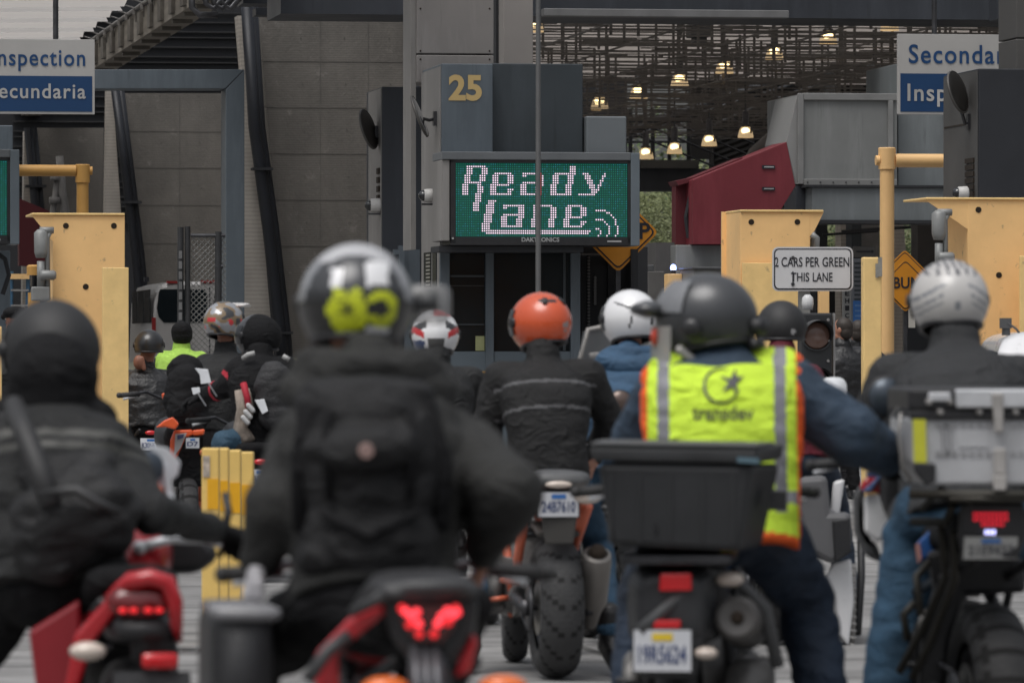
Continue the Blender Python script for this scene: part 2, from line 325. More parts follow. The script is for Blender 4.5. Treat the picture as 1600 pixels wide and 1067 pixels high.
# ------------------------------------------------------------------ trees behind the station
def leafmat(n, c): return M(n, c, .6, 0, .5, .8)
def tree(px, py_top, d, rad, label, mat, n=2600, leaf=.20):
    b = P(px, YH, d); b.z = 0; top = P(px, py_top, d).z; r = random.Random(int(px*7+d))
    t = thing('tree', label, 'tree', b, 'trees beyond the station')
    tr = MB(); hc = top-rad*.85
    tr.tube([b, b+Vector((.1,0,hc*.5)), b+Vector((0,.1,hc))], [.22,.17,.1], 10)
    for k in range(6):
        a = k*1.05+r.random(); tr.tube([b+Vector((0,0,hc*(.45+.07*k))), b+Vector((math.cos(a)*rad*.35, math.sin(a)*rad*.35, hc*(.7+.07*k))), b+Vector((math.cos(a)*rad*.7, math.sin(a)*rad*.7, hc*(.85+.08*k)))], [.09,.05,.02], 7)
    tr.build('trunk', M('bark', (.10,.075,.055), .9, 0, .3, 6), t, True)
    lf = MB(); cl = []
    for k in range(26):
        a, e, q = r.uniform(0, 6.28), r.uniform(-.7, 1.0), r.uniform(.35, .95)
        cl.append((b+Vector((math.cos(a)*math.cos(e)*rad*q, math.sin(a)*math.cos(e)*rad*q, hc+math.sin(e)*rad*q*.95)), r.uniform(.22, .42)*rad))
    for k in range(n):
        c, cr_ = cl[r.randrange(len(cl))]
        v = Vector((r.gauss(0,1), r.gauss(0,1), r.gauss(0,1))).normalized()*cr_*r.random()**.45
        p = c+v; u1 = Vector((r.gauss(0,1), r.gauss(0,1), r.gauss(0,.6))).normalized(); u2 = u1.orthogonal().normalized(); s_ = leaf*r.uniform(.5, 1.2)
        lf.add([p-u1*s_, p-u2*s_*.5, p+u1*s_, p+u2*s_*.5], [(0,1,2,3)], r.randrange(2))
    lf.build('crown', [mat, leafmat('leaf_light_'+mat.name, tuple(x*1.45 for x in mat.diffuse_color[:3]) if False else (.17,.19,.075))], t)
LF1 = leafmat('olive_leaf', (.115,.135,.05)); LF2 = leafmat('deep_leaf', (.05,.085,.025))
tree(1040, 262, 172, 2.9, 'tall olive green tree seen beside the red wedge panel', LF1, 15000, .065)
tree(1014, 318, 160, 1.9, 'low bushy tree behind the right edge of the lane screen', LF1, 7000, .06)
tree(1300, 300, 168, 2.6, 'dark tree seen between the lane sign and the grey posts', LF2, 8000, .07)
tree(1424, 318, 165, 2.2, 'green tree seen right of the slanted pale pillar', LF2, 8000, .07)
tree(1052, 186, 250, 5.2, 'far dark treetop against the sky under the canopy edge', LF2, 7000, .15)
# ------------------------------------------------------------------ things helper in station space
def sthing(name, label, cat, px, T, group=None):
    s, _ = Q(px, YH, T); return thing(name, label, cat, ROT @ Vector((s, T, 0)), group)
def S(): return MB(ROT)
def sf(T): return lambda x, z: (x, T, z)
def stext(mb, body, px0, px1, py0, py1, T, bold=0.0, mi=0, space=1.0):
    m = (px0+px1)/2; a = Q(px0, py0, T)[0]; b = Q(px1, py0, T)[0]; z1 = Q(m, py0, T)[1]; z0 = Q(m, py1, T)[1]
    add_text(mb, body, a, b, z0, z1, sf(T), bold, mi, space)
def sph(px, py, T): s, z = Q(px, py, T); return Vector((s, T, z))
# ------------------------------------------------------------------ canopy and halls behind
def roofs():
    t = sthing('canopy', 'white louvred fabric canopy with a concrete edge beam above the left lanes', 'canopy', 200, 95)
    lv = S()
    for k in range(11):
        t0 = 80.2+k*3.05; n = 14
        def fn(i, j, t0=t0):
            s = -24+(7.45+24)*i/(n-1); q = j/5
            return (s, t0+q*2.72, 7.0+.22*math.sin(q*math.pi)*(.8+.2*math.sin(s*1.1+k))+q*.05-.05*math.sin((7.45-s)*.5))
        lv.grid(fn, n, 6)
    mt = M('louvre_fabric', (.70,.67,.64), .7, 0, .07, .5); nn = mt.node_tree.nodes; ll = mt.node_tree.links; b = nn['Principled BSDF']
    tl = nn.new('ShaderNodeBsdfTranslucent'); tl.inputs[0].default_value = (.55,.52,.49,1); ms = nn.new('ShaderNodeMixShader'); ms.inputs[0].default_value = .6
    o_ = nn['Material Output']; ll.new(b.outputs[0], ms.inputs[1]); ll.new(tl.outputs[0], ms.inputs[2]); ll.new(ms.outputs[0], o_.inputs['Surface'])
    lv.build('louvre', mt, t, True)
    sl_ = S()
    for k in range(0, 11, 2):
        t0 = 80.2+k*3.05; sl_.box(-24, 5.4, t0-.10, t0-.06, 6.985, 7.012)
    sl_.build('louvre_support', DSTEEL, t)
    rod = S(); rod.tube([(7.62, 66, 7.0), (7.62, 190, 7.0)], .035, 8)
    for k in range(34):
        y = 78+k*1.53; rod.tube([(7.45, y, 7.05), (7.62, y, 7.0), (7.64, y+.3, 6.8)], .012, 6); rod.box(7.56, 7.6, y, y+.06, 6.9, 7.0)
    rod.build('edge_rail', M('galvanised', (.20,.19,.18), .5, .4, .2, 6), t)
    bm = S(); bm.box(7.66, 8.08, 60, 190, 6.5, 6.97); bm.build('edge_beam', CONCB, t)
    br = S()
    for k in range(40):
        y = 70+k*1.9; br.box(7.60, 7.66, y, y+.5, 6.55, 6.9); br.box(7.7, 8.0, y+.8, y+.95, 6.44, 6.5)
    br.build('bracket', M('bracket_stained', (.13,.12,.105), .7, .2, .4, 3), t)
    # roof over the booths
    t = sthing('booth_roof', 'dark flat roof with deep fascia beam spanning above the booths', 'roof', 1100, 75)
    m = S(); m.box(8.09, 60, 74.5, 76.2, Q(1100, 31, 75)[1], 7.3); m.build('fascia_beam', CHARP, t)
    m = S(); m.box(32.1, 60, 76.21, 112, 7.9, 8.1); m.box(60, 60.3, 62, 150, 0, 8); m.box(8.09, 32, 122.3, 150, 8.6, 8.8); m.build('roof_deck', NEARBLK, t)
    m = S(); m.sbox(850, 1233, 15, 27, 74.2, .25); m.build('light_strip', M('strip_housing', (.15,.15,.15), .5), t, bevel=.01)
    m = S(); m.sbox(380, 652, -20, 7, 78, .8); m.sbox(400, 640, 14, 25, 79.2, .5); m.build('rear_beam', CHARP, t)
    m = S(); m.sbox(1560, 1640, -40, 30, 70, .5); m.build('beam_end', CHARP, t)
    m = S(); m.tube([sph(300,-30,74), sph(300,12,74), sph(312,24,74), sph(340,24,74)], .045, 8)
    for q in range(3): m.tube([sph(318+q*13,-20,73.8), sph(322+q*13,6,73.8), sph(334+q*13,14,73.8), sph(350+q*13,-4,73.8), sph(354+q*13,-20,73.8)], .04, 8)
    m.build('pipe_run', DSTEEL, t, True)
roofs()
def mesh_ceiling():
    t = sthing('mesh_ceiling', 'brown lattice ceiling of crossing rods with lamps behind it', 'ceiling', 1150, 95)
    r = random.Random(3); m = S(); z0 = 6.05
    y = 77.0
    while y < 121:
        m.box(11.9, 32, y, y+.02, z0, z0+.018); y += r.uniform(.8, 1.5)
    for k in range(190):
        s = r.uniform(11.9, 30); yy = r.uniform(77, 119); L = r.uniform(1, 7)
        m.box(s, s+L, yy, yy+.02, z0-.03, z0-.015)
    x = 12
    while x < 32:
        m.box(x, x+.03, 77, 121, z0+.02, z0+.045); x += r.uniform(.9, 1.6)
    m.build('lattice', M('lattice_brown', (.15,.138,.126), .7, .2, .3, 3), t)
    m = S()
    for k in range(760):
        s = r.uniform(11.9, 30); yy = r.uniform(78, 120); zz = z0+r.uniform(.05, .9)
        m.box(s, s+r.uniform(.2, 2.2), yy, yy+.03, zz, zz+.022)
        if k % 2 == 0: m.box(s, s+.04, yy, yy+.03, z0, z0+r.uniform(.5, 1.15))
    m.build('secondary_rod', M('rod_brown', (.135,.126,.117), .7, .2, .3, 3), t)
    # cloth above that lets some daylight through
    mt = M('ceiling_cloth', (.30,.285,.27), .8, 0, .3, .5); nn = mt.node_tree.nodes; ll = mt.node_tree.links; b = nn['Principled BSDF']
    tl = nn.new('ShaderNodeBsdfTranslucent'); tl.inputs[0].default_value = (.64,.605,.575,1); ms = nn.new('ShaderNodeMixShader'); ms.inputs[0].default_value = .7
    ll.new(b.outputs[0], ms.inputs[1]); ll.new(tl.outputs[0], ms.inputs[2]); ll.new(ms.outputs[0], nn['Material Output'].inputs['Surface'])
    m = S()
    for k in range(15):
        for q in range(8):
            if r.random() < .0: continue
            m.box(11.9+q*2.9, 11.9+q*2.9+2.8, 77+k*2.9, 77+k*2.9+2.86, 7.25+r.uniform(-.05,.05), 7.31)
    m.build('ceiling_cloth', mt, t)
    m = S(); m.sbox(1080, 1112, 38, 58, 88, .5); m.sbox(1085, 1105, 58, 69, 88.1, .3); m.build('ceiling_unit', GPLAST, t, bevel=.02)
    # arched edge girder and louvres below it
    t = sthing('arched_girder', 'dark arched roof girder with louvre slats rising to the right', 'girder', 1300, 122)
    pts = [(960,213),(1010,196),(1060,179),(1110,161),(1170,143),(1240,121),(1330,98),(1420,78),(1600,52)]
    m = S(); m.tube([sph(x,y,122) for x,y in pts], .12, 8); m.tube([sph(x,y+11,121.9) for x,y in pts], .05, 6)
    m.tube([sph(x,y+28,121.5) for x,y in [(1078,188),(1150,152),(1240,118),(1330,92),(1500,60)]], .055, 6)
    m.build('chord', NEARBLK, t, True)
    m = S()
    for k in range(22):
        f = k*9.5
        m.tube([sph(1112,178+f,124), sph(1240,132+f*1.0,124), sph(1480,72+f,124)], .07, 4)
    for x in (1112,1175,1240,1310,1380,1450): m.tube([sph(x,150-(x-1112)*.2,123.8), sph(x,330,123.8)], .06, 6)
    m.build('slat', M('slat_brown', (.03,.027,.025), .8, 0, .2, 2), t)
    m = S()
    for x in (985,1020,1046,1076): m.tube([sph(x,170,121), sph(x,255,121)], .045, 6)
    for y in (190,222): m.tube([sph(975,y,121), sph(1080,y,121)], .03, 6)
    for k in range(8): m.tube([sph(980+k*38,205-k*6,120.8), sph(1120+k*38,262-k*4,120.8)], .025, 5)
    m.build('window_grid', NEARBLK, t)
    m = S(); m.tube([sph(1225,250,118), sph(1238,222,118), sph(1262,200,118), sph(1300,182,118)], .14, 8); m.tube([sph(1168,262,112), sph(1180,240,112), sph(1205,218,112), sph(1240,198,112)], .15, 8); m.build('arch_pipe', M('arch_grey', (.13,.125,.12), .6), t, True)
    t = sthing('hall_wall', 'grey brown hall wall far behind the hanging lamps', 'wall', 1200, 128)
    m = S(); m.sbox(1080, 1700, 40, 250, 128, .4); m.sbox(1136, 1700, 250, 345, 128, .4); m.build('wall', M('hall_wall_paint', (.16,.15,.14), .8, 0, .12, .5), t)
    t = sthing('hall_beam', 'dark grey cross beam below the hanging lamps', 'beam', 1040, 110)
    m = S(); m.sbox(984, 1092, 250, 263, 109.8, 1); m.build('beam_top', M('beam_grey', (.085,.085,.08), .7), t)
    m = S(); m.sbox(984, 1180, 263.5, 298, 110, 1); m.build('beam', CHARP, t)
mesh_ceiling()
# ------------------------------------------------------------------ pendant lamps
BULB = M('lamp_bulb', (1,.85,.5), .4, emit=(1,.74,.36), es=3.2); SHADE = M('lamp_shade', (.6,.5,.35), .3, 0, .1, 9, emit=(1,.70,.36), es=.36)
def pendant(px, py, T, zc, label, wpx=27, cord=True):
    s, z = Q(px, py, T); c = Vector((s, T, z)); r = wpx/2/F*T; w_ = ROT@c
    t = thing('pendant_lamp', label, 'lamp', w_, 'pendant lamps under the mesh ceiling')
    m = S(); m.lathe(c+Vector((0,0,-r*.85)), (0,0,1), [(0,r),(.25*r,r*.98),(.9*r,r*.82),(1.35*r,r*.55)], 18, capped=False); m.build('lamp_shade', SHADE, t, True)
    m = S(); m.ell(c+Vector((-.15*r,-r*.72,.0*r)), (.55*r,.22*r,.42*r), 10); m.build('bulb', BULB, t, True)
    m = S(); m.lathe(c+Vector((0,0,r*.52)), (0,0,1), [(0,r*.6),(.2*r,r*.62),(.3*r,r*.42),(1.9*r,r*.40),(2.1*r,r*.15)], 14); m.build('housing', DSTEEL, t, True)
    if cord: m = S(); m.tube([c+Vector((0,0,r*2.5)), (s, T, zc)], .018, 6); m.build('cord', DSTEEL, t)
    m = S(); m.box(s+r*.42, s+r*.62, T-r*1.0, T-r*.9, z-r*.3, z+r*.3); m.build('reflector_clip', DSTEEL, t)
names = ['leftmost','second','third','fourth','fifth']
for k, (x, y, T) in enumerate([(937,160,109),(998,142,104.5),(1062,124,100),(1132,103,96),(1210,81,91),(1294,57,87.5)]):
    pendant(x, y, T, 7.2, ['lit pendant lamp seen through the lattice just above the booth top','second lit pendant lamp from the booth, seen through the lattice','third lit pendant lamp from the booth in the lattice row','fourth lit pendant lamp from the booth in the lattice row','fifth lit pendant lamp from the booth in the lattice row','last whole lit pendant lamp in the lattice row below the roof beam'][k], 29)
for x, y, T, lb in [(1390,36,84,'lit pendant lamp cut by the roof beam above the right blue sign'),(835,38,86,'lit pendant lamp half hidden by the thin pole below the roof beam'),(776,54,88,'lit pendant lamp glimpsed between the two clad columns')]: pendant(x, y, T, 7.2, lb, 30)
for k, (x, y, T) in enumerate([(1009,238,116),(1054,230,112),(1108,218,107),(1165,205,103)]):
    pendant(x, y, T, 6.9, ['lit hanging lamp partly behind the lane screen edge','lit hanging lamp against the bright gap above the cross beam','lit hanging lamp above the low end of the red wedge','lit hanging lamp above the middle of the red wedge'][k], 25)
for x, y, T, lb in [(1294,142,100,'unlit grey hanging lamp above the left end of the grey container'),(1365,130,96,'unlit grey hanging lamp left of the right blue sign')]:
    s, z = Q(x, y, T); t = sthing('hanging_lamp', lb, 'lamp', x, T); m = S(); m.lathe((s,T,z-.25), (0,0,1), [(0,.2),(.06,.2),(.1,.13),(.55,.12),(.62,.03)], 14); m.build('housing', GPLAST, t, True)
    m = S(); m.tube([(s,T,z+.3),(s,T,7)], .018, 6); m.build('cord', DSTEEL, t)
# ------------------------------------------------------------------ dark buildings closing the left background
def left_hall():
    t = sthing('rear_hall', 'dark sided hall wall behind the concrete piers', 'wall', 150, 122)
    m = S(); m.sbox(-500, 980, -200, 560, 122, .5); m.build('wall', NEARBLK, t)
    m = S()
    for k in range(26): m.sbox(20, 640, 20+k*13+(k%3)*2, 21.2+k*13+(k%3)*2, 121.9, .08)
    m.build('siding_rib', M('siding_rib', (.035,.035,.036), .6), t)
    # three leaning concrete walls
    for k, (lab, w, fill, pipe, T, edge) in enumerate([
        ('large leaning board marked concrete wall behind the booths', [(405,22),(634,22),(642,140),(660,560),(450,560)], [(371,25),(385,25),(398,200),(428,560),(378,560),(378,110)], [(386,10),(398,200),(420,360),(438,520),(442,570)], 86, [(634,24),(652,24),(656,140),(642,140)]),
        ('dim concrete wall behind the grey portal frame', [(196,146),(378,146),(378,560),(236,560)], [(167,140),(176,140),(190,345),(200,560),(160,560)], [(180,140),(195,260),(212,400),(224,520),(226,570)], 110, None),
        ('narrow far concrete wall behind the left yellow pipe', [(54,200),(162,200),(158,560),(60,560)], [(38,205),(40,205),(50,310),(50,560),(34,560)], [(44,200),(56,330),(60,570)], 114, None)]):
        t = sthing('concrete_wall', lab, 'wall', w[0][0], T)
        m = S(); m.spoly(w, T, .4); m.build('wall', CONC, t)
        if k < 2:
            m = S(); x0_, x1_ = (440, 640) if k == 0 else (222, 346)
            for y_ in ((96,168,240,312,384) if k == 0 else (205,262,320,380)): m.sbox(x0_-(40-(y_-96)*.12 if k == 0 else 20-(y_-205)*.1), x1_, y_, y_+1.3, T-.006, .004)
            for x_ in ((500, 575) if k == 0 else (280,)): m.sbox(x_, x_+1.2, 30 if k == 0 else 150, 540, T-.005, .003)
            m.build('form_joint', M('joint_dark', (.108,.101,.092), .9), t)
            m = S()
            for y_ in (60,132,204,276,348,420): 
                for x_ in ((470,538,608) if k == 0 else (250,310)):
                    m.lathe(sph(x_+(y_-60)*.03, y_+(0 if k == 0 else 90), T-.006), (0,1,0), [(0,.014),(.004,.014)], 8)
            m.build('tie_hole', M('joint_dark', (.07,.065,.06)), t)
        m = S(); m.spoly(fill, T-.5, .45); m.build('buttress', CONCL, t)
        m = S(); r_ = .095 if k == 0 else .085
        m.tube([sph(x,y,T-.75) for x,y in pipe], r_, 12); m.tube([sph(x+8,y,T-.6) for x,y in pipe], r_*.9, 12); m.build('drain_pipe', M('pipe_dark_blue', (.010,.012,.017), .5, .2, .2, 4), t, True)
        m = S()
        for q in (0.35, 0.75):
            i = min(int(q*(len(pipe)-1)), len(pipe)-2); f = q*(len(pipe)-1)-i; x = pipe[i][0]*(1-f)+pipe[i+1][0]*f; y = pipe[i][1]*(1-f)+pipe[i+1][1]*f
            m.sbox(x-12, x+20, y-2, y+2, T-.88, .3)
        m.build('pipe_clamp', NEARBLK, t)
        if edge: m = S(); m.spoly(edge, T-.1, .4); m.build('edge_post', CHARP, t)
    t = sthing('portal_frame', 'blue grey steel portal frame with mitred corner in front of the dim wall', 'frame', 366, 80)
    m = S(); m.spoly([(20,109),(382,109),(352,139),(20,139)], 80, .7); m.build('crossbeam', BGREY, t, bevel=.008)
    m = S(); m.spoly([(382,109.6),(382,745),(353,745),(353,139.6)], 80.003, .7); m.build('post', BGREY, t, bevel=.008)
left_hall()
# ------------------------------------------------------------------ inspection booths
def louvres(m, px0, px1, py0, py1, T, n, mi=0):
    for k in range(n):
        a = py0+(py1-py0)*k/n; m.sbox(px0, px1, a, a+(py1-py0)/n*.62, T, .05, mi)
def sideface(m, px_f, Tf, s_off, w, py_list):   # small boxes on a booth side facing -s; px_f front edge
    pass
T0 = 63.0
def booth25():
    t = sthing('inspection_booth', 'slate grey inspection booth numbered 25 below the clad column', 'booth', 800, T0)
    # upper body: the left face shows as a narrow strip
    sL = Q(690, 100, T0)[0]; sR = Q(770, 100, T0)[0]; zt = Q(730, 100, T0)[1]; zb = Q(730, 236, T0)[1]; zf = Q(730, 388, T0)[1]
    dep = 1.62
    m = S(); m.box(sL, sR, T0, T0+dep, zf-.02, zt); m.build('upper_panel', BGREY, t, bevel=.01)
    m = S(); m.box(sL-.012, sL-.002, T0+.03, T0+dep, .15, zt-.03); m.build('side_wall', WARMG, t)
    m = S(); a, b = sR+.003, Q(910, 100, T0+.25)[0]; m.box(a, b, T0+.22, T0+dep, zf, Q(840, 100, T0+.25)[1]); m.build('recessed_panel', BDARK, t, bevel=.01)  # darker slate colour stands in for the shade of this recess
    m = S(); m.sbox(916, 979, 182, 240, T0+.1, .6); m.build('roof_box', M('roof_box_grey', (.14,.155,.165), .5, 0, .06, 2), t, bevel=.015)
    m = S(); m.sbox(908, 916, 184, 240, T0+.3, .4); m.build('roof_box_side', BDARK, t)
    m = S(); stext(m, '25', 701, 753, 117, 158, T0-.006, .035); m.build('number', GOLD, t)
    # vents and bolts on the side wall
    m = S()
    for k in range(5): m.box(sL-.03, sL-.012, T0+.12, T0+.28, Q(680, 243+k*14, T0)[1]-.055, Q(680, 243+k*14, T0)[1])
    m.build('vent', HOLE, t)
    # lower glazed part
    zg0 = Q(800, 546, T0)[1]
    def fr(x0, x1, y0, y1, T=T0, d=.1): m.sbox(x0, x1, y0, y1, T, d)
    m = S(); fr(688, 703, 384, 740); fr(759, 772, 384, 740); fr(892, 907, 384, 740); m.build('window_post', BGREY, t, bevel=.008)
    m = S(); fr(703.3, 758.7, 549, 740, T0+.02); fr(772.3, 891.7, 549, 740, T0+.02); m.build('base_panel', M('base_slate', (.10,.125,.145), .5, 0, .1, 2), t)
    m = S(); fr(703.5, 758.5, 384, 548.5, T0+.07, .02); m.build('window', DGLASS2 if False else DGLASS, t)
    m = S(); fr(772.5, 891.5, 384, 548.5, T0+.07, .02); m.build('door_glass', DGLASS, t)
    m = S(); fr(703.5, 758.5, 430, 433, T0+.05, .02); fr(703.5, 758.5, 506, 508, T0+.05, .02); fr(703.5, 758.5, 446, 447, T0+.05, .02); fr(880, 884, 390, 548, T0+.05, .02); m.build('glazing_bar', BDARK, t)
    m = S(); fr(743, 757, 525, 548, T0+.06, .006); m.build('notice', M('notice_paper', (.34,.35,.17), .7), t)
    # side window with blinds (faces left)
    z1, z0 = Q(680, 392, T0)[1], Q(680, 545, T0)[1]
    m = S(); m.box(sL-.022, sL-.012, T0+.3, T0+.62, z0, z1); m.box(sL-.022, sL-.012, T0+.76, T0+1.35, z0, z1); m.build('side_window', DGLASS, t)
    m = S()
    for k in range(26): m.box(sL-.030, sL-.023, T0+.8, T0+1.1, z0+(z1-z0)*k/26, z0+(z1-z0)*(k+.4)/26)
    m.build('blind', M('blind_beige', (.30,.29,.25), .7), t)
    # inside back wall so the glass is dark
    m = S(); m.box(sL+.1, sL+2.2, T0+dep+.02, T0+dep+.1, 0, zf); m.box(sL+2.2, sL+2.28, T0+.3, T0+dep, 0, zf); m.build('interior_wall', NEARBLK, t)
    # right annex with gate
    m = S(); m.sbox(908, 950, 384, 745, T0+.9, .1); m.sbox(950, 962, 384, 745, T0+.8, .12); m.sbox(966, 1012, 386, 745, T0+3, .1); m.build('annex_panel', NEARBLK, t)
    m = S()
    for k in range(30): m.sbox(918, 922, 396+k*5, 399+k*5, T0+.85, .03)
    for k in range(9): m.lathe(sph(930, 434+k*5, T0+.82), (0,1,0), [(0,.018),(.01,.02),(.02,.018)], 8)
    m.sbox(906, 952, 396, 399, T0+.82, .05); m.build('gate_chain', M('chain_grey', (.13,.13,.13), .5, .5), t)
    # clad columns above the booth
    t = sthing('clad_column', 'wide riveted grey clad column rising above the numbered booth', 'column', 711, T0+1.75)
    m = S(); m.sbox(651, 771.5, -60, 84.5, T0+1.75, .8); m.sbox(651, 771.5, 86.5, 130, T0+1.75, .8); m.build('cladding', CLAD, t, bevel=.01)
    m = S(); a, _ = Q(651, 50, T0+1.76); m.box(a-.06, a-.003, T0+1.8, T0+2.5, Q(651, 390, T0+1.76)[1], 6.9); m.build('column_edge', WARMG, t)
    m = S()
    for x in (657, 765):
        for y in (14, 80, 93): m.lathe(sph(x, y, T0+1.745), (0,1,0), [(-.006,.006),(0,.011)], 8)
    m.build('rivet', HOLE, t)
    t = sthing('clad_column', 'narrow pale clad column just left of the thin pole', 'column', 810, T0+3.2)
    m = S(); m.sbox(787, 833, -60, 120, T0+3.2, .5); m.build('cladding', CLADS, t, bevel=.01)
    m = S(); m.sbox(775, 787, -60, 120, T0+3.6, .3); m.build('column_edge', NEARBLK, t)
booth25()
LEDM = [M('led_green', (.01,.02,.015), .5, emit=(.010,.42,.27), es=.36), M('led_teal', (.01,.02,.02), .5, emit=(.03,.36,.38), es=.55), M('led_white', (.3,.3,.3), .5, emit=(1,.76,.93), es=.95), M('led_red', (.2,.02,.02), .5, emit=(1,.10,.12), es=.8), M('led_back', (.006,.03,.026), .6, emit=(.0,.055,.043), es=.45)]
def led_bitmap():
    on = {}
    def r(row, *spans):
        rows = range(row[0], row[1]+1) if isinstance(row, tuple) else [row]
        for y in rows:
            for sp in spans:
                for x in range(sp[0], sp[1]+1): on[(x, y)] = 2
    # R
    r(1,(5,13)); r((2,4),(5,7),(12,14)); r((5,7),(4,6),(11,13)); r(8,(4,11)); r(9,(3,5),(10,11)); r((10,12),(3,5),(10,12)); r(13,(3,5),(9,11)); r((14,16),(9,11)); r((17,20),(8,10))
    # e
    r(4,(18,25)); r((5,8),(17,19),(24,26)); r(9,(16,24)); r((10,12),(16,18)); r(11,(24,26)); r(12,(24,25)); r(13,(16,25))
    # a
    r(4,(31,39)); r(5,(31,32)); r(8,(31,37)); r((9,12),(30,32)); r((5,9),(38,40)); r((10,12),(37,39)); r(13,(30,39))
    # d
    r((1,4),(53,55)); r(4,(46,52)); r((5,8),(45,47),(52,54)); r((9,12),(44,46),(51,53)); r(13,(44,53))
    # y
    r(4,(59,61),(69,69)); r(5,(60,62),(68,69)); r(6,(60,62),(68,68)); r(7,(61,63),(67,68)); r(8,(61,63),(67,67)); r(9,(62,64),(66,67)); r(10,(62,64),(66,66)); r(11,(63,66)); r(12,(63,65)); r(13,(57,64))
    # L
    r(16,(15,18)); r(17,(15,17)); r((18,21),(14,17)); r((22,25),(13,16)); r((26,28),(12,15)); r(29,(12,62)); r(30,(14,61))
    # a
    r(18,(22,31)); r(19,(22,23)); r(22,(22,28)); r((23,26),(21,23)); r((19,23),(29,31)); r((24,26),(28,30)); r(27,(21,30))
    # n
    r(18,(36,44)); r((19,23),(36,38),(44,46)); r((24,27),(35,37),(43,45))
    # e
    r(18,(52,58)); r((19,22),(51,53),(58,60)); r(23,(51,58)); r((24,26),(50,52)); r(25,(58,60)); r(26,(58,59)); r(27,(50,58))
    # waves
    r(20,(65,69)); r(21,(70,71)); r(22,(72,72)); r(23,(73,73)); r((24,26),(74,74)); r((27,30),(75,75)); r(31,(74,74))
    r(24,(65,68)); r(25,(69,69)); r(26,(70,70)); r((27,30),(71,71)); r(31,(70,70)); r(28,(65,66)); r((29,30),(67,67)); r(31,(66,66))
    for y in range(4, 14): on[(39, y)] = 3
    return on
def led_sign(label):
    T = T0-.75
    t = sthing('lane_screen', label, 'screen', 850, T, 'lane screens over the booths')
    x0 = Q(690, 240, T)[0]; x1 = Q(999, 240, T)[0]; zt = Q(850, 238, T)[1]; zb = Q(850, 384, T)[1]; dp = .75
    m = S(); m.box(x0+.10, x1-.11, T+.02, T+dp, zb, zt-.09); m.build('cabinet', PLAST, t, bevel=.01)
    m = S(); m.box(x0, x1-.1, T-.03, T+dp, zt-.088, zt); m.build('hood', M('screen_hood', (.13,.14,.148), .5, 0, .1, 2), t, bevel=.008)
    m = S(); m.box(x0, x0+.09, T+.0, T+dp, zb+.05, zt-.09); m.build('left_cheek', WARMG, t, bevel=.008)
    m = S(); m.box(x1-.10, x1, T-.03, T+dp, zb, zt-.004); m.build('right_cheek', BLITE, t, bevel=.008)
    lx0, lz1 = Q(712, 256.5, T); lx1, lz0 = Q(980.5, 369, T); lz1 = Q(846, 255.5, T)[1]; lz0 = Q(846, 370, T)[1]
    px = (lx1-lx0)/80; pz = (lz1-lz0)/32
    on = led_bitmap(); m = S(); y = T+.012
    m.add([(lx0-.01,T+.018,lz0-.01),(lx1+.01,T+.018,lz0-.01),(lx1+.01,T+.018,lz1+.01),(lx0-.01,T+.018,lz1+.01)], [(0,1,2,3)], 4)
    rr = random.Random(5)
    for i in range(80):
        for j in range(32):
            k = on.get((i, j)); cx = lx0+(i+.5)*px; cz = lz1-(j+.5)*pz
            if k is None: k = 1 if rr.random() < .28 else 0
            h = (.32 if k >= 2 else .26); a = px*h; b = pz*h
            m.add([(cx-a,y,cz-b*.5),(cx-a*.5,y,cz-b),(cx+a*.5,y,cz-b),(cx+a,y,cz-b*.5),(cx+a,y,cz+b*.5),(cx+a*.5,y,cz+b),(cx-a*.5,y,cz+b),(cx-a,y,cz+b*.5)], [tuple(range(8))], k)
    m.build('led_matrix', LEDM, t)
    m = S()
    for a, b, c, d in ((704,712,250,380),(981,987,250,380),(704,987,247,255),(704,987,370.5,383)): m.sbox(a, b, c, d, T-.012, .03)
    m.build('bezel', PLAST, t)
    m = S(); stext(m, 'DAKTRONICS', 815, 874, 371, 378, T-.018, .03); m.build('maker_lettering', TEXT_G, t)
    m = S(); m.sbox(949, 971, 376, 378.6, T-.02, .006); m.sbox(706, 709, 371, 374, T-.02, .006); m.build('maker_plate', TEXT_G, t)
    m = S(); m.box(x0-.02, x1-.62, T+.05, T+dp, zb-.07, zb-.005); m.build('base_tray', NEARBLK, t)
    return t
scr = led_sign('large lit lane screen reading Ready Lane in white on green')
d_ = ROT@Vector((Q(30, 240, T0-.75)[0]-Q(999, 240, T0-.75)[0], 0, 0))
dup(scr, Vector(scr.location)+d_, 'lit green lane screen cut off by the left edge of the photo')
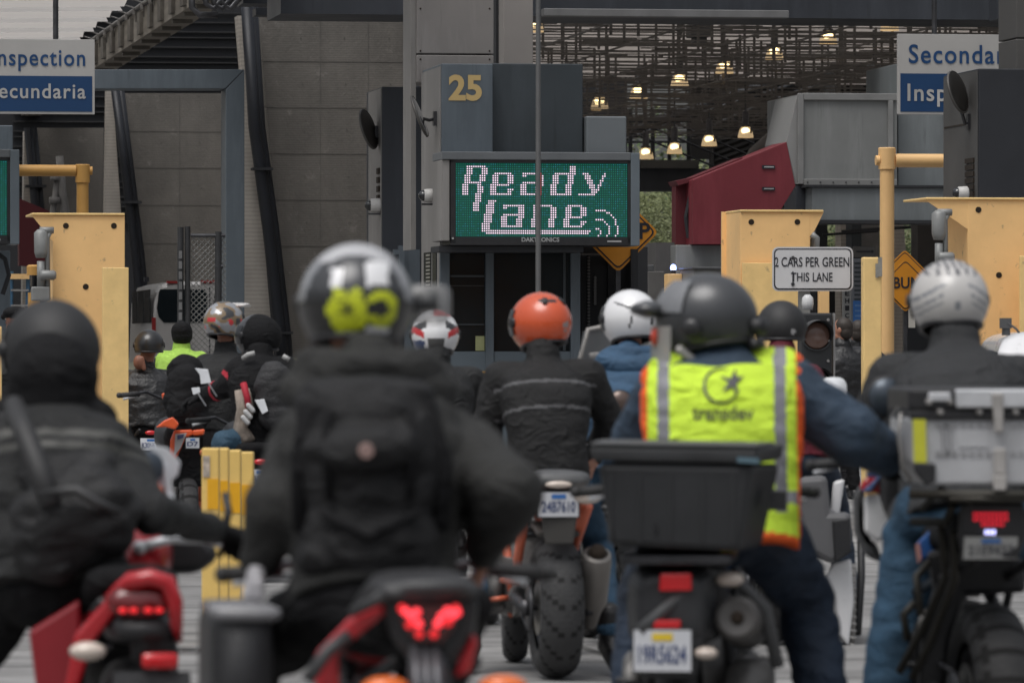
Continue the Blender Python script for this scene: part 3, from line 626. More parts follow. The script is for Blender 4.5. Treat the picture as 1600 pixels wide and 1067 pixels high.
def other_booths():
    T = 76
    t = sthing('inspection_booth', 'unnumbered charcoal booth standing left of and behind booth 25', 'booth', 620, T)
    s0 = Q(597, 135, T)[0]; s1 = Q(668, 135, T)[0]; zt = Q(625, 136, T)[1]
    m = S(); m.box(s0, s1, T, T+1.7, .1, zt); m.build('front_panel', CHARP, t, bevel=.01)
    m = S(); m.box(s0-.012, s0-.002, T+.02, T+1.4, .1, zt-.02); m.build('side_wall', WARMG, t)
    m = S()
    for k in range(5): m.box(s0-.035, s0-.013, T+.12, T+.36, Q(590, 262+k*14, T)[1]-.08, Q(590, 262+k*14, T)[1])
    m.build('vent', HOLE, t)
    m = S(); m.sbox(623, 632, 384, 480, T-.3, .1); m.sbox(615, 623, 390, 398, T-.3, .1); m.sbox(632, 656, 390, 560, T-.1, .05); m.build('gate_post', BGREY, t)
    # booth at the far left under the second screen
    t = sthing('inspection_booth', 'slate booth top at the left edge above the cut off screen', 'booth', 0, T0)
    m = S(); m.sbox(-80, 20, 196, 250, T0, 1.4); m.sbox(-80, 16, 392, 740, T0+.3, 1.2); m.build('front_panel', BGREY, t, bevel=.01)
    m = S(); m.tube([sph(-4, 396, T0-.2), sph(8, 405, T0-.2), sph(14, 430, T0-.2), sph(4, 460, T0-.2)], .025, 8); m.build('bracket', NEARBLK, t)
    # right booth
    T = 57
    t = sthing('inspection_booth', 'near black booth at the right edge with vents and a dark round mirror', 'booth', 1560, T)
    s0 = Q(1529, 108, T)[0]; s1 = Q(1700, 108, T)[0]; zt = Q(1600, 108, T)[1]
    m = S(); m.box(s0, s1, T, T+1.6, .1, zt); m.build('front_panel', M('booth_black', (.019,.021,.026), .5, 0, .2, 1.2), t, bevel=.01)
    m = S(); m.box(s0-.014, s0-.002, T+.02, T+1.55, .1, zt-.02); m.build('side_wall', M('booth_side', (.075,.073,.070), .6, 0, .16, 1.5), t)
    m = S()
    for k in range(6): m.box(s0-.03, s0-.014, T+.12, T+.5, Q(1524, 246+k*10.5, T)[1]-.05, Q(1524, 246+k*10.5, T)[1])
    m.box(s0-.02, s0-.0145, T+.5, T+1.5, Q(1500, 190, T)[1]-.015, Q(1500, 190, T)[1]); m.build('vent', HOLE, t)
    t = sthing('clad_column', 'dark clad column above the right booth', 'column', 1590, T+.8)
    m = S(); m.sbox(1588, 1700, -60, 60, T+.6, .8); m.sbox(1588, 1700, 61.5, 112, T+.6, .8); m.build('cladding', M('clad_dark', (.075,.072,.068), .6, 0, .1, 1), t, bevel=.01)
other_booths()
# mirrors and cameras on the booths
def convex_mirror(px, py, T, rx, ry, tilt, face, label, arm):
    t = sthing('convex_mirror', label, 'mirror', px, T)
    c = sph(px, py, T); r = ry/F*T; q = math.acos(min(rx/ry, 1))
    A = Matrix.Rotation(tilt, 3, 'Y') @ Matrix.Rotation(q, 3, 'Z')
    def ring(y, rad): return [c+A@Vector((rad*math.cos(k*math.pi/14), y, rad*math.sin(k*math.pi/14))) for k in range(28)]
    prof = [(-.0, .02)]; 
    m = S(); m.rings([ring(-.11*r*math.cos(i*math.pi/14)-.0, r*.96*math.sin(max(i, .1)*math.pi/14)) for i in range(8)][0:8], 0); m.build('mirror_face', face, t, True)
    m = S(); m.rings([ring(-.02*r, r*.93), ring(-.05*r, r*.97), ring(-.02*r, r*1.0), ring(.06*r, r*1.0), ring(.09*r, r*.9), ring(.12*r, .05*r)], 0, False); m.build('rim', M('mirror_rim', (.09,.085,.08), .5, .3), t, True)
    m = S(); m.tube([c+A@Vector((0, .1*r, 0)), c+Vector((arm[0]*.6, .1, arm[1]-.02)), c+Vector((arm[0], .15, arm[1]))], .018, 8); m.box(c.x+arm[0]-.03, c.x+arm[0]+.02, c.y+.1, c.y+.2, c.z+arm[1]-.08, c.z+arm[1]+.08); m.build('bracket', DSTEEL, t)
convex_mirror(656, 182, T0+.2, 8, 35, R_(-22), MIRR, 'tilted convex mirror with bright rim on booth 25', (.2, -.02))
convex_mirror(576, 202, 76.2, 14, 33, R_(-18), M('mirror_back', (.03,.026,.023), .5, 0, .2, 6), 'dark round mirror on the booth behind, left of booth 25', (.13, -.03))
convex_mirror(1497, 144, 57.2, 20, 36, R_(-20), M('mirror_back_dark', (.018,.016,.014), .45, 0, .2, 6), 'dark round mirror on the right black booth', (.16, -.3))
def dome_cam(px, py, T, label):
    t = sthing('security_camera', label, 'camera', px, T); c = sph(px, py, T); r = 12/F*T
    m = S(); m.lathe(c, (1,0,0), [(-.3*r,r*.7),(-.25*r,r*.85),(.9*r,r*.95),(1.1*r,r*.8)], 16); m.build('housing', M('camera_white', (.5,.49,.47), .5, 0, .1, 4), t, True)
    m = S(); m.ell(c+Vector((-.3*r,0,0)), (.75*r,r*.72,r*.72), 14); m.build('dome', GLASS_D, t, True)
    m = S(); m.box(c.x-.6*r, c.x+2*r, c.y-.3*r, c.y+.3*r, c.z-1.25*r, c.z-1.0*r); m.build('bracket', DSTEEL, t)
dome_cam(666, 306, T0+.15, 'white dome camera on the side of booth 25'); dome_cam(582, 321, 76.1, 'white dome camera on the booth behind, below its round mirror'); dome_cam(1500, 302, 57.1, 'grey dome camera low on the right black booth')
# ------------------------------------------------------------------ overhead blue and white signs
def overhead(x0, label, T, top, bot, l1, l2, r1, r2, right=False):
    t = sthing('overhead_sign', label, 'sign', x0[0], T)
    a, b = x0; mid = (top+bot)/2
    m = S(); m.sbox(a, b, top, bot, T, .06); m.build('panel', SIGNW, t, bevel=.004)
    m = S(); m.sbox(a+4, b-4, mid-1, bot-4, T-.006, .005); m.build('blue_field', SIGNB, t)
    m = S(); stext(m, l1[0], l1[1], l1[2], l1[3], l1[4], T-.008, .012, 0, 1.12); m.build('top_lettering', SIGNT, t)
    m = S(); stext(m, l2[0], l2[1], l2[2], l2[3], l2[4], T-.012, .014, 0, 1.12); m.build('bottom_lettering', SIGNL, t)
    m = S(); s0 = Q(a+60, 0, T)[0]; s1 = Q(b-60, 0, T)[0]; zt = Q((a+b)/2, top, T)[1]
    for s_ in (s0, s1): m.tube([(s_, T+.1, zt-.05), (s_, T+.1, 7.0)], .03, 8)
    m.build('hanger', DSTEEL, t)
overhead((-190, 148), 'blue and white sign ending in nspection and ecundaria at the upper left', 61.5, 61, 178, ('Secondary Inspection', -176, 133, 76, 111), ('Inspección Secundaria', -180, 134, 130, 161), 0, 0)
overhead((1403, 1792), 'blue and white sign starting with Secondar at the upper right', 61.5, 55, 180, ('Secondary Inspection', 1420, 1770, 71, 110), ('Inspección Secundaria', 1418, 1775, 132, 168), 0, 0)
# ------------------------------------------------------------------ red wedge, grey container, right background
def right_side():
    t = sthing('red_wedge', 'dark red angular steel wedge enclosure above the grey plinth', 'enclosure', 1150, 78)
    m = S(); m.spoly([(1083,281),(1229,222),(1243,291),(1219,330),(1150,382),(1083,382)], 72, .9); m.build('front_panel', REDP, t, bevel=.006)
    m = S(); m.spoly([(1056,283),(1084,277),(1160,246),(1160,250),(1084,283),(1060,290)], 72.3, .6); m.spoly([(1056,288),(1082,281),(1082,382),(1056,382)], 72.5, .3); m.build('edge_panel', REDPD, t)
    m = S(); m.tube([sph(1076,372,72.35), sph(1072,340,72.35), sph(1080,300,72.35)], .03, 8); m.build('cable', NEARBLK, t)
    m = S()
    for y in (261, 295): m.sbox(1191, 1211, y-2.5, y+3, 71.98, .012)
    m.build('label_plate', INK, t)
    m = S()
    for y in (261, 295): stext(m, 'SERVICE' if y < 270 else 'EXIT ONLY', 1194, 1209, y-1.2, y+1.6, 77.97, .03) if False else m.sbox(1194, 1209, y-.8, y+1, 71.972, .004)
    m.build('label_mark', TEXT_G, t)
    t = sthing('grey_plinth', 'grey steel plinth below the red wedge', 'plinth', 1100, 77)
    m = S(); m.sbox(1056, 1140, 383, 760, 72.2, 1.1); m.build('front_panel', CONTG, t, bevel=.01)
    m = S(); m.sbox(1025, 1055.8, 379, 760, 72.6, 1); m.build('side_panel', M('plinth_side', (.085,.082,.08), .6), t)
    t = sthing('control_cabinet', 'small dark control cabinet below the warning diamond', 'cabinet', 1020, 70)
    m = S(); m.sbox(1012, 1038, 424, 760, 70, .5); m.sbox(1006, 1012, 432, 760, 70.1, .4); m.build('box', M('cabinet_brown', (.10,.095,.09), .6, 0, .2, 3), t, bevel=.01)
    m = S(); m.sbox(1012, 1022, 414, 424, 70.1, .3); m.build('cap', GPLAST, t, bevel=.01)
    m = S(); m.lathe(sph(1009,440,70.05), (0,1,0), [(-.02,.022),(0,.026)], 10); m.build('button', PLBLU, t)
    t = sthing('beacon', 'lit blue white beacon on a yellow box beside the plinth', 'beacon', 1052, 72)
    m = S(); m.sbox(1044, 1066, 428, 760, 71.8, .3); m.build('box', YEL, t, bevel=.01)
    m = S(); m.ell(sph(1052, 419, 71.95), (.04,.04,.05), 12); m.build('lamp', M('beacon_lamp', (.3,.4,1), .3, emit=(.30,.42,1), es=5), t, True)
    m = S(); m.tube([sph(1052, 429, 71.95), sph(1052, 422, 71.95)], .035, 10); m.build('socket', DSTEEL, t)
    t = sthing('pale_counter', 'pale grey counter top behind the grey helmet and yellow cabinet', 'counter', 1110, 71)
    m = S(); m.sbox(1084, 1160, 420, 760, 71, 1); m.build('box', M('counter_grey', (.24,.235,.225), .6, 0, .1, 3), t, bevel=.015)
    m = S(); m.sbox(1082, 1160, 417, 421, 70.95, 1.1); m.build('counter_top', GPLAST, t, bevel=.01)
    # grey container box
    T = 73.4
    t = sthing('grey_container', 'large framed grey container box beside the right blue sign', 'container', 1330, T)
    m = S(); m.sbox(1249, 1402, 148, 288, T, 2.2); m.build('body', CONTG, t, bevel=.01)
    m = S(); m.spoly([(1246,150),(1249,150),(1249,288),(1244,288),(1229.5,222)], T+.03, 1.5); m.build('chamfer', M('container_side', (.25,.25,.245), .55, 0, .1, 1.4), t)
    m = S()
    for a, b, c, d in ((1247,1256,146,288),(1388,1396,157.2,279.8),(1256.2,1402,146,157),(1256.2,1402,280,290)): m.sbox(a, b, c, d, T-.05, .06)
    m.build('frame', M('container_frame', (.20,.20,.195), .5, 0, .14, 3), t, bevel=.008)
    m = S(); m.sbox(1403, 1560, 100, 291, T+.2, 2); m.build('rear_panel', CONTB, t, bevel=.01)
    m = S()
    for k in range(7): m.lathe(sph(1262+k*20, 285, T-.06), (0,1,0), [(-.006,.008),(0,.012)], 8)
    m.build('bolt', DSTEEL, t)
    t = sthing('steel_lintel', 'blue grey steel lintel under the grey container', 'lintel', 1370, 73)
    m = S(); m.sbox(1268, 1480, 293, 345, 73, .8); m.build('web', CONTB, t, bevel=.01)
    m = S(); m.sbox(1262, 1484, 344, 349, 72.9, 1); m.sbox(1262, 1484, 289.5, 293, 72.95, .9); m.build('flange_and_dark_gap', NEARBLK, t)  # upper near-black strip stands in for the shaded gap over the lintel
    m = S(); m.sbox(1244, 1267, 290, 345, 73.4, .8); m.build('end_plate', CHARP, t)
    # pillars and signs seen under the lintel
    for lab, pts, T, mt in [('slanted pale concrete pillar seen under the lintel', [(1391,340),(1411,340),(1418,420),(1418,560),(1391,560)], 96, CONCL), ('straight pale pillar seen under the lintel', [(1314,345),(1330,345),(1330,560),(1314,560)], 98, CONCL), ('dark slate pillar between the two pale pillars', [(1331,345),(1346,345),(1346,560),(1331,560)], 97, BDARK), ('pale grey pillar left of the slanted one', [(1347,345),(1374,345),(1374,560),(1347,560)], 97.5, M('pillar_grey', (.22,.215,.21), .7)), ('dark brown pillar behind the right yellow housing', [(1434,345),(1482,345),(1482,600),(1434,600)], 90, M('pillar_brown', (.055,.05,.047), .8)), ('black pillar behind the lane sign', [(1276,345),(1293,345),(1293,560),(1276,560)], 94, NEARBLK)]:
        m = S(); m.spoly(pts, T, .5); tag(m.build('pillar', mt), lab, 'pillar')
    t = sthing('cable_bundle', 'thin dark cables strung below the lintel', 'cable', 1360, 92)
    m = S(); m.tube([sph(1285,367,92), sph(1330,364,92), sph(1372,361,92)], .025, 6); m.tube([sph(1315,362,92.3), sph(1372,358,92.3), sph(1440,354,92.3)], .03, 6); m.build('cable', NEARBLK, t)
    t = sthing('notice_board', 'grey notice strip above the blue information board', 'sign', 1352, 80)
    m = S(); m.sbox(1334, 1368, 385, 402, 80, .08); m.build('panel', M('notice_grey', (.10,.095,.09), .6), t)
    m = S(); m.sbox(1338, 1360, 392, 394, 79.99, .005); m.lathe(sph(1363,393,79.99), (0,1,0), [(0,.02),(.005,.02)], 8); m.build('marking', INK, t)
    t = sthing('information_board', 'tall information board of small lines with a blue lower panel', 'sign', 1343, 79)
    m = S(); m.sbox(1332, 1362, 404, 640, 79, .08); m.build('panel', M('board_grey', (.16,.17,.19), .5), t)
    m = S(); m.sbox(1333, 1361, 470, 530, 78.99, .008); m.build('blue_panel', PLBLU, t)
    m = S()
    for k in range(9): m.sbox(1335, 1358-(k%3)*3, 410+k*7, 413+k*7, 78.992, .006)
    m.build('text_line', BDARK, t)
    m = S()
    for k in range(5): m.sbox(1336, 1352-(k%2)*3, 476+k*8, 479+k*8, 78.985, .004)
    m.build('blue_text_line', M('board_text', (.12,.25,.5), .5), t)
    t = sthing('vertical_sign', 'narrow white board with letters stacked downwards', 'sign', 1323, 77)
    m = S(); m.sbox(1317, 1330, 440, 620, 77, .05); m.build('panel', M('stack_white', (.36,.36,.35), .5), t)
    m = S()
    for k, ch in enumerate('VEHICLE'): stext(m, ch, 1320.5, 1327, 443+k*11.5, 451+k*11.5, 76.99, .03)
    m.build('lettering', INK, t)
    m = S(); m.sbox(1250, 1314, 440, 640, 99, .3); tag(m.build('dark_partition', NEARBLK), 'dark partition behind the traffic signal', 'partition')
    m = S(); m.sbox(1418, 1480, 470, 640, 88, .3); tag(m.build('dark_partition', CHARP), 'dark partition behind the bump sign', 'partition')
    m = S(); m.sbox(1280, 1296, 400, 600, 66, .1); tag(m.build('yellow_post', YEL, bevel=.01), 'slim yellow post just right of the lane sign pole', 'post')
    m = S(); m.sbox(1420, 1430, 478, 512, 66, .02); tag(m.build('paper_notice', M('paper', (.42,.40,.36), .8)), 'pale paper notice below the bump sign', 'notice')
    d = 39.5; c = P(1722, YH, d); t = thing('white_car', 'white car whose roof shows beside the right pale helmet', 'car', (c.x, d, 0)); x = c.x
    m = MB(); m.loft([(d,x,.66,.78,.24,7),(d+.06,x,.68,.86,.36,7),(d+.25,x,.68,.90,.40,7),(d+1.0,x,.66,.91,.42,7),(d+3.2,x,.64,.91,.40,7),(d+4.2,x,.58,.86,.30,6),(d+4.45,x,.55,.76,.2,5)], 40); m.build('body', WHITE, t, True)
    m = MB(); m.loft([(d+.12,x,1.02,.80,.10,6),(d+.42,x,1.26,.70,.32,6),(d+.62,x,1.29,.67,.34,6),(d+2.2,x,1.29,.67,.34,6),(d+3.2,x,1.02,.76,.08,6)], 36); m.build('cabin', WHITE, t, True)
    m = MB(); m.loft([(d+.215,x,1.20,.62,.15,6),(d+.40,x,1.30,.62,.20,6)], 24); m.build('rear_window', DGLASS, t, True)
    for sx in (-1, 1):
        for yy in (.8, 3.5): m = MB(); m.lathe((x+sx*.82-.1, d+yy, .32), (1,0,0), [(0,.28),(.03,.32),(.17,.32),(.2,.28)], 24); m.build('wheel', RUBBER, t, True)
        m = MB(); m.loft([(d-.01,x+sx*.72,.80,.12,.09,4),(d+.1,x+sx*.74,.80,.13,.1,4)], 16); m.build('tail_light', REDL, t, True)
    m = MB(); m.box(x-.26, x+.26, d-.02, d+.02, .66, .78); m.build('number_plate', PLATE, t)
    m = MB(); m.loft([(d-.05,x,.42,.80,.12,6),(d+.1,x,.42,.88,.13,6)], 24); m.build('bumper', PLAST, t, True)
    for sx in (-1, 1): m = MB(); m.loft([(d+.65,x+sx*.665,1.32,.02,.16,4),(d+1.25,x+sx*.675,1.30,.02,.20,4),(d+2.3,x+sx*.68,1.26,.02,.18,4),(d+2.7,x+sx*.69,1.18,.02,.10,4)], 14); m.build('side_glass', DGLASS, t, True)
    m = MB(); q = P(1572,522,40.2); m.box(q.x-.04, q.x+.04, 40.2, 40.28, P(0,513,40.2).z, P(0,497,40.2).z); m.tube([P(1572,524,40.24), P(1572,512,40.24)], .03, 8); m.tube([P(1575,505,40.2), P(1588,514,40.2), P(1606,540,40.2)], .009, 6); m.build('roof_aerial', GPLAST, t)
right_side()
# ------------------------------------------------------------------ warning diamonds
def diamond(px, py, half, T, label, txt=None, tw=None):
    t = sthing('warning_sign', label, 'sign', px, T)
    def rr(h): return [(px, py-h), (px+h, py), (px, py+h), (px-h, py)]
    def rp(h, T_, dpt, mb, mi):
        q = []; P4 = rr(h)
        for k in range(4):
            a, b, c = P4[k-1], P4[k], P4[(k+1)%4]; f = .10
            p1 = (b[0]+(a[0]-b[0])*f, b[1]+(a[1]-b[1])*f); p2 = (b[0]+(c[0]-b[0])*f, b[1]+(c[1]-b[1])*f)
            for u in (0, .33, .66, 1): q.append(((1-u)**2*p1[0]+2*u*(1-u)*b[0]+u*u*p2[0], (1-u)**2*p1[1]+2*u*(1-u)*b[1]+u*u*p2[1]))
        mb.spoly(q, T_, dpt, mi)
    m = S(); rp(half, T, .012, m, 0); rp(half*.93, T-.006, .005, m, 1); rp(half*.88, T-.012, .005, m, 0); m.build('panel', [WARN, INK], t)
    if txt:
        m = S(); stext(m, txt, tw[0], tw[1], tw[2], tw[3], T-.018, .02); m.build('lettering', INK, t)
    m = S(); m.sbox(px-half*.06, px+half*.06, py+half*.9, 745, T+.02, .05); m.build('post', DSTEEL, t)
diamond(966, 363, 63, 63.35, 'orange diamond bump sign half hidden behind the lane screen', 'BUMP', (926, 1016, 348, 374))
diamond(1415, 446, 42, 62, 'orange diamond sign lettered BUMP partly hidden by the pale helmet', 'BUMP', (1396, 1450, 433, 451))
diamond(1414, 430, 40, 64, 'second orange diamond sign peeking above the bump sign')
# ------------------------------------------------------------------ yellow steel housings
def housing(face, side, label, T, mirror=False, low=None, holes=(), lowlabel=None):
    x0, x1, y0 = face
    t = sthing('yellow_housing', label, 'housing', (x0+x1)/2, T)
    m = S(); m.sbox(x0, x1, y0, 760, T, .03); m.build('front_plate', YEL, t, bevel=.006)
    m = S(); m.sbox(min(x0, side[0]), max(x1, side[0]), y0-4, y0-.5, T-.02, .9); m.build('top_plate', YELP, t, bevel=.006)
    m = S(); q = side
    m.spoly([(q[0], y0), (q[1], y0), (q[1], y0+q[2])], T+.003, .02); m.build('gusset', YEL, t)
    s0 = Q(x0, 400, T)[0]; s1 = Q(x1, 400, T)[0]; zt = Q((x0+x1)/2, y0, T)[1]
    m = S(); m.box(s0, s0+.02, T+.035, T+.85, 0, zt); m.box(s1-.02, s1, T+.035, T+.85, 0, zt); m.build('side_plate', YEL, t)
    m = S(); 
    for hx, hy in holes: m.lathe(sph(hx, hy, T-.004), (0,1,0), [(0,.026),(.006,.026)], 14)
    m.build('bolt_hole', HOLE, t)
    return t
def conduit(px, py0, py1, T, label):
    t = sthing('conduit_box', label, 'electrical box', px, T)
    m = S(); m.lathe(sph(px-8, py0+45, T), (0,0,1), [(0,.045),(.05,.06),(.22,.062),(.25,.03)], 12); m.tube([sph(px-8,py0+50,T), sph(px-8,py0+90,T)], .035, 10)
    m.tube([sph(px+6,py0+5,T), sph(px+2,py0+14,T), sph(px+3,py0+110,T)], .022, 8); m.tube([sph(px-10,py0+2,T),sph(px+12,py0+2,T)], .03, 8); m.build('conduit', BOX_G, t, True)
    m = S(); m.sbox(px-22, px+6, py0+90, py1, T-.05, .16); m.build('box', BOX_G, t, bevel=.01)
    m = S(); m.lathe(sph(px+5,py0+72,T-.04), (1,0,0), [(-.08,.03),(-.06,.045),(.04,.045),(.06,.03)], 12); m.build('fitting', BOX_G, t, True)
TH_ = 50.0
housing((83, 195, 337), (50, 84, 42), 'tall yellow steel housing left, with a pale plate at its right corner', TH_, holes=((103,353),(178,353),(134,448)))
m = S(); m.sbox(160, 201, 418, 760, TH_-.7, .05); tag(m.build('pale_guard_plate', YELP, bevel=.006), 'pale yellow guard plate in front of the left housing', 'plate')
conduit(72, 358, 470, TH_-.1, 'grey conduit and box on the left side of the left yellow housing')
housing((1157, 1266, 332), (1287, 1265, 44), 'yellow steel housing behind the two cars lane sign', TH_, holes=((1174,347),(1246,347)))
m = S(); m.spoly([(1128,331),(1156,331),(1156,760),(1128,760)], TH_+.7, .04); tag(m.build('housing_cheek', YEL), 'yellow cheek plate seen in the open left side of the central housing', 'plate')
m = S(); m.sbox(1160, 1266, 411, 760, TH_-.06, .02); tag(m.build('patch_plate', YELP, bevel=.004), 'scuffed lower plate on the front of the central housing', 'plate')
m = S(); m.sbox(1266, 1274, 355, 400, TH_+.1, .1); m.tube([sph(1268,366,TH_), sph(1276,372,TH_), sph(1275,400,TH_)], .03, 8); tag(m.build('conduit_elbow', BOX_G, smooth=True), 'grey conduit elbow on the right of the central housing', 'conduit')
housing((1512, 1700, 313), (1447, 1513, 46), 'large yellow steel housing at the right edge', TH_-3, holes=((1529,328),(1561,430)))
m = S(); m.sbox(1594, 1700, 400, 760, TH_-3.4, .04); tag(m.build('pale_guard_plate', YELP, bevel=.006), 'pale guard plate at the right border', 'plate')
conduit(1475, 330, 440, TH_-3.1, 'grey conduit and box on the left side of the right yellow housing')
# yellow pipe gantries
def gantry(xv, wv, yt, T, xh, yh, label, lamp=False, mt=None):
    t = sthing('pipe_gantry', label, 'gantry', xv, T); r = wv/2/F*T; mt = mt or YEL
    z = Q(xv, yt, T)[1]; s, _ = Q(xv, yt, T); zh = Q(xv, yh, T)[1]; se = Q(xh, yh, T)[0]
    m = S(); m.lathe((s,T,0), (0,0,1), [(0,r),(z-.02,r)], 20); m.build('post', mt, t, 2)
    m = S(); m.lathe((s,T,z-r*2.9), (0,0,1), [(0,r*1.2),(r*2.9,r*1.22),(r*3.0,r*1.1)], 20); m.build('cap', mt, t, 2)
    m = S(); m.lathe((s,T,zh), (1 if se > s else -1,0,0), [(r*1.1 if True else 0,r*.95),(abs(se-s),r*.95)], 18); m.lathe((s,T,zh), (-1 if se > s else 1,0,0), [(r*1.1,r*.7),(r*1.6,r*.7)], 14); m.build('crossbar', mt, t, 2)
gantry(1386, 23, 232, 60, 1560, 251, 'pale yellow pipe gantry joining the right booth', mt=M('pale_pipe_yellow', (.80,.50,.22), .5, 0, .08, 2))
gantry(129, 19, 258, 64, -60, 267, 'ochre yellow pipe gantry at the left edge', mt=M('ochre_pipe', (.50,.27,.07), .55, 0, .12, 2))
m = S(); m.lathe(sph(53, 745, 66), (0,0,1), [(0,.07),(Q(53,420,66)[1]-.3,.07)], 16); m.lathe(sph(53,430,66), (0,0,1), [(0,.085),(.1,.085),(.12,.06)], 16); tag(m.build('yellow_post', M('ochre_pipe', (.5,.27,.07)), smooth=2), 'short ochre pipe post behind the left conduit box', 'post')
m = S(); m.sbox(-12, 3, 510, 745, 47, .1); tag(m.build('yellow_post', YELP, bevel=.01), 'yellow post cut by the left border', 'post')
m = S(); m.sbox(1349, 1378, 402, 745, 47, .1); tag(m.build('yellow_post', YELP, bevel=.012), 'flat chipped yellow post left of the pale pipe', 'post')
m = S(); m.sbox(1372, 1378.5, 402, 432, 46.98, .005); m.sbox(1368, 1373, 412, 434, 46.985, .005); tag(m.build('paint_chip', M('bare_steel', (.30,.29,.26), .6, .2, .3, 9)), 'bare steel patch at the top of the flat yellow post', 'patch')
# step ladder and tripod lamp in the left background
t = sthing('step_ladder', 'blue step ladder with grey treads behind the left post', 'ladder', 30, 82)
for q in (18, 44): m = S(); m.tube([sph(q, 424, 82), sph(q-3, 640, 82)], .03, 6); m.build('rail', M('ladder_blue', (.05,.13,.22), .5), t)
m = S()
for k in range(6): m.sbox(17, 45, 452+k*24, 455+k*24, 81.95, .15)
m.build('tread', ALUD, t); m = S(); m.sbox(16, 46, 428, 436, 81.9, .2); m.build('top_step', YEL, t)
t = sthing('mast', 'grey slim equipment mast behind the ochre gantry', 'mast', 95, 90)
m = S(); m.tube([sph(93,244,90), sph(97,300,90), sph(104,350,90), sph(108,500,90)], [.06,.07,.075,.08], 8); m.tube([sph(90,280,90), sph(80,350,90), sph(74,500,90)], .05, 8); m.sbox(78, 94, 308, 318, 89.9, .2); m.sbox(80, 93, 276, 282, 89.9, .2); m.build('frame', M('mast_grey', (.17,.165,.16), .6), t, True)
m = S(); m.spoly([(30,310),(82,332),(110,400),(110,420),(30,415)], 92, .4); tag(m.build('red_wedge', REDPD), 'dark red wedge end behind the ochre gantry', 'enclosure')
# ------------------------------------------------------------------ lane sign and signal
def lane_sign():
    T = 47.5
    t = sthing('lane_sign', 'white rounded sign reading 2 cars per green this lane', 'sign', 1270, T)
    def rr(x0, x1, y0, y1, r):
        q = []
        for cx, cy, a in ((x1-r,y0+r,-90),(x1-r,y1-r,0),(x0+r,y1-r,90),(x0+r,y0+r,180)):
            for k in range(5): b = R_(a+k*22.5); q.append((cx+r*math.cos(b), cy+r*math.sin(b)))
        return q
    m = S(); m.spoly(rr(1207,1333,386,455,9), T, .01, 0); m.spoly(rr(1209.5,1330.5,388.5,452.5,7), T-.006, .005, 1); m.spoly(rr(1211.5,1328.5,390.5,450.5,6), T-.012, .005, 0); m.build('panel', [LANEW, INK], t)
    m = S()
    for wd, a, b in (('2',1211,1216.5),('CARS',1221,1254),('PER',1259,1280.5),('GREEN',1285,1327)): stext(m, wd, a, b, 402, 417, T-.016, .012)
    for wd, a, b in (('THIS',1236,1264.5),('LANE',1270,1301)): stext(m, wd, a, b, 426, 440, T-.016, .012)
    m.build('lettering', INK, t)
    m = S()
    for y in (403, 444): m.lathe(sph(1239, y, T-.02), (0,1,0), [(-.008,.012),(0,.017)], 10)
    m.sbox(1238, 1240, 424, 444, T-.014, .003); m.build('bolt', DSTEEL, t)
    m = S(); m.sbox(1249, 1266, 455, 745, T+.03, .06); m.build('post', BOX_G, t)
lane_sign()
t = sthing('traffic_signal', 'black two lens lane signal with dull unlit lenses below the lane sign', 'traffic signal', 1277, 46)
m = S(); m.sbox(1253, 1301, 489, 640, 46, .2); m.build('housing', M('signal_black', (.022,.023,.025), .5, 0, .2, 4), t, bevel=.015)
for y, lb in ((524, 0), (598, 1)):
    m = S(); m.lathe(sph(1276, y, 45.985), (0,1,0), [(-.03,.005),(-.025,.06),(-.012,.10),(0,.115)], 24); o = m.build('lens', M('dull_lens', (.15,.085,.065), .25, 0, .1, 9, coat=.4) if not lb else M('dark_lens', (.03,.035,.03), .25, coat=.4), t, True)
    m = S(); c = sph(1276, y, 46); m.grid(lambda i, j: c+Vector((.124*math.cos(R_(-20+i*220/24)), -.0-.16*j/3*(.55+.45*math.sin(R_(-20+i*220/24)))-.002, .124*math.sin(R_(-20+i*220/24)))), 25, 4); m.lathe(c, (0,1,0), [(-.02,.118),(-.02,.13),(0,.13)], 28, capped=False); m.build('visor', M('signal_visor', (.05,.052,.055), .5), t, True)
m = S()
for k in range(4): m.lathe(sph(1294, 500+k*32, 45.99), (0,1,0), [(-.01,.01),(0,.014)], 8)
m.sbox(1302, 1305, 489, 640, 46.05, .04); m.build('hinge', ALUD, t)
m = S(); m.lathe(sph(1262, 484, 46.1), (0,0,1), [(0,.04),(.05,.05),(.10,.045),(.125,.02)], 14); m.build('finial', M('cap_white', (.55,.55,.55), .4), t, True)
m = S(); m.lathe(sph(1277, 745, 46.1), (0,0,1), [(0,.05),(.6,.05)], 14); m.build('post', DSTEEL, t)
# thin pole
m = MB(); b = P(841, YH, 46); m.lathe((b.x, 46, 0), (0,0,1), [(0,.03),(.02,.024),(4.6,.02),(4.7,.004)], 12); tag(m.build('thin_pole', M('pole_grey', (.12,.12,.12), .5, .4, .1, 5), smooth=2), 'thin grey pole standing in front of the lane screen', 'pole')
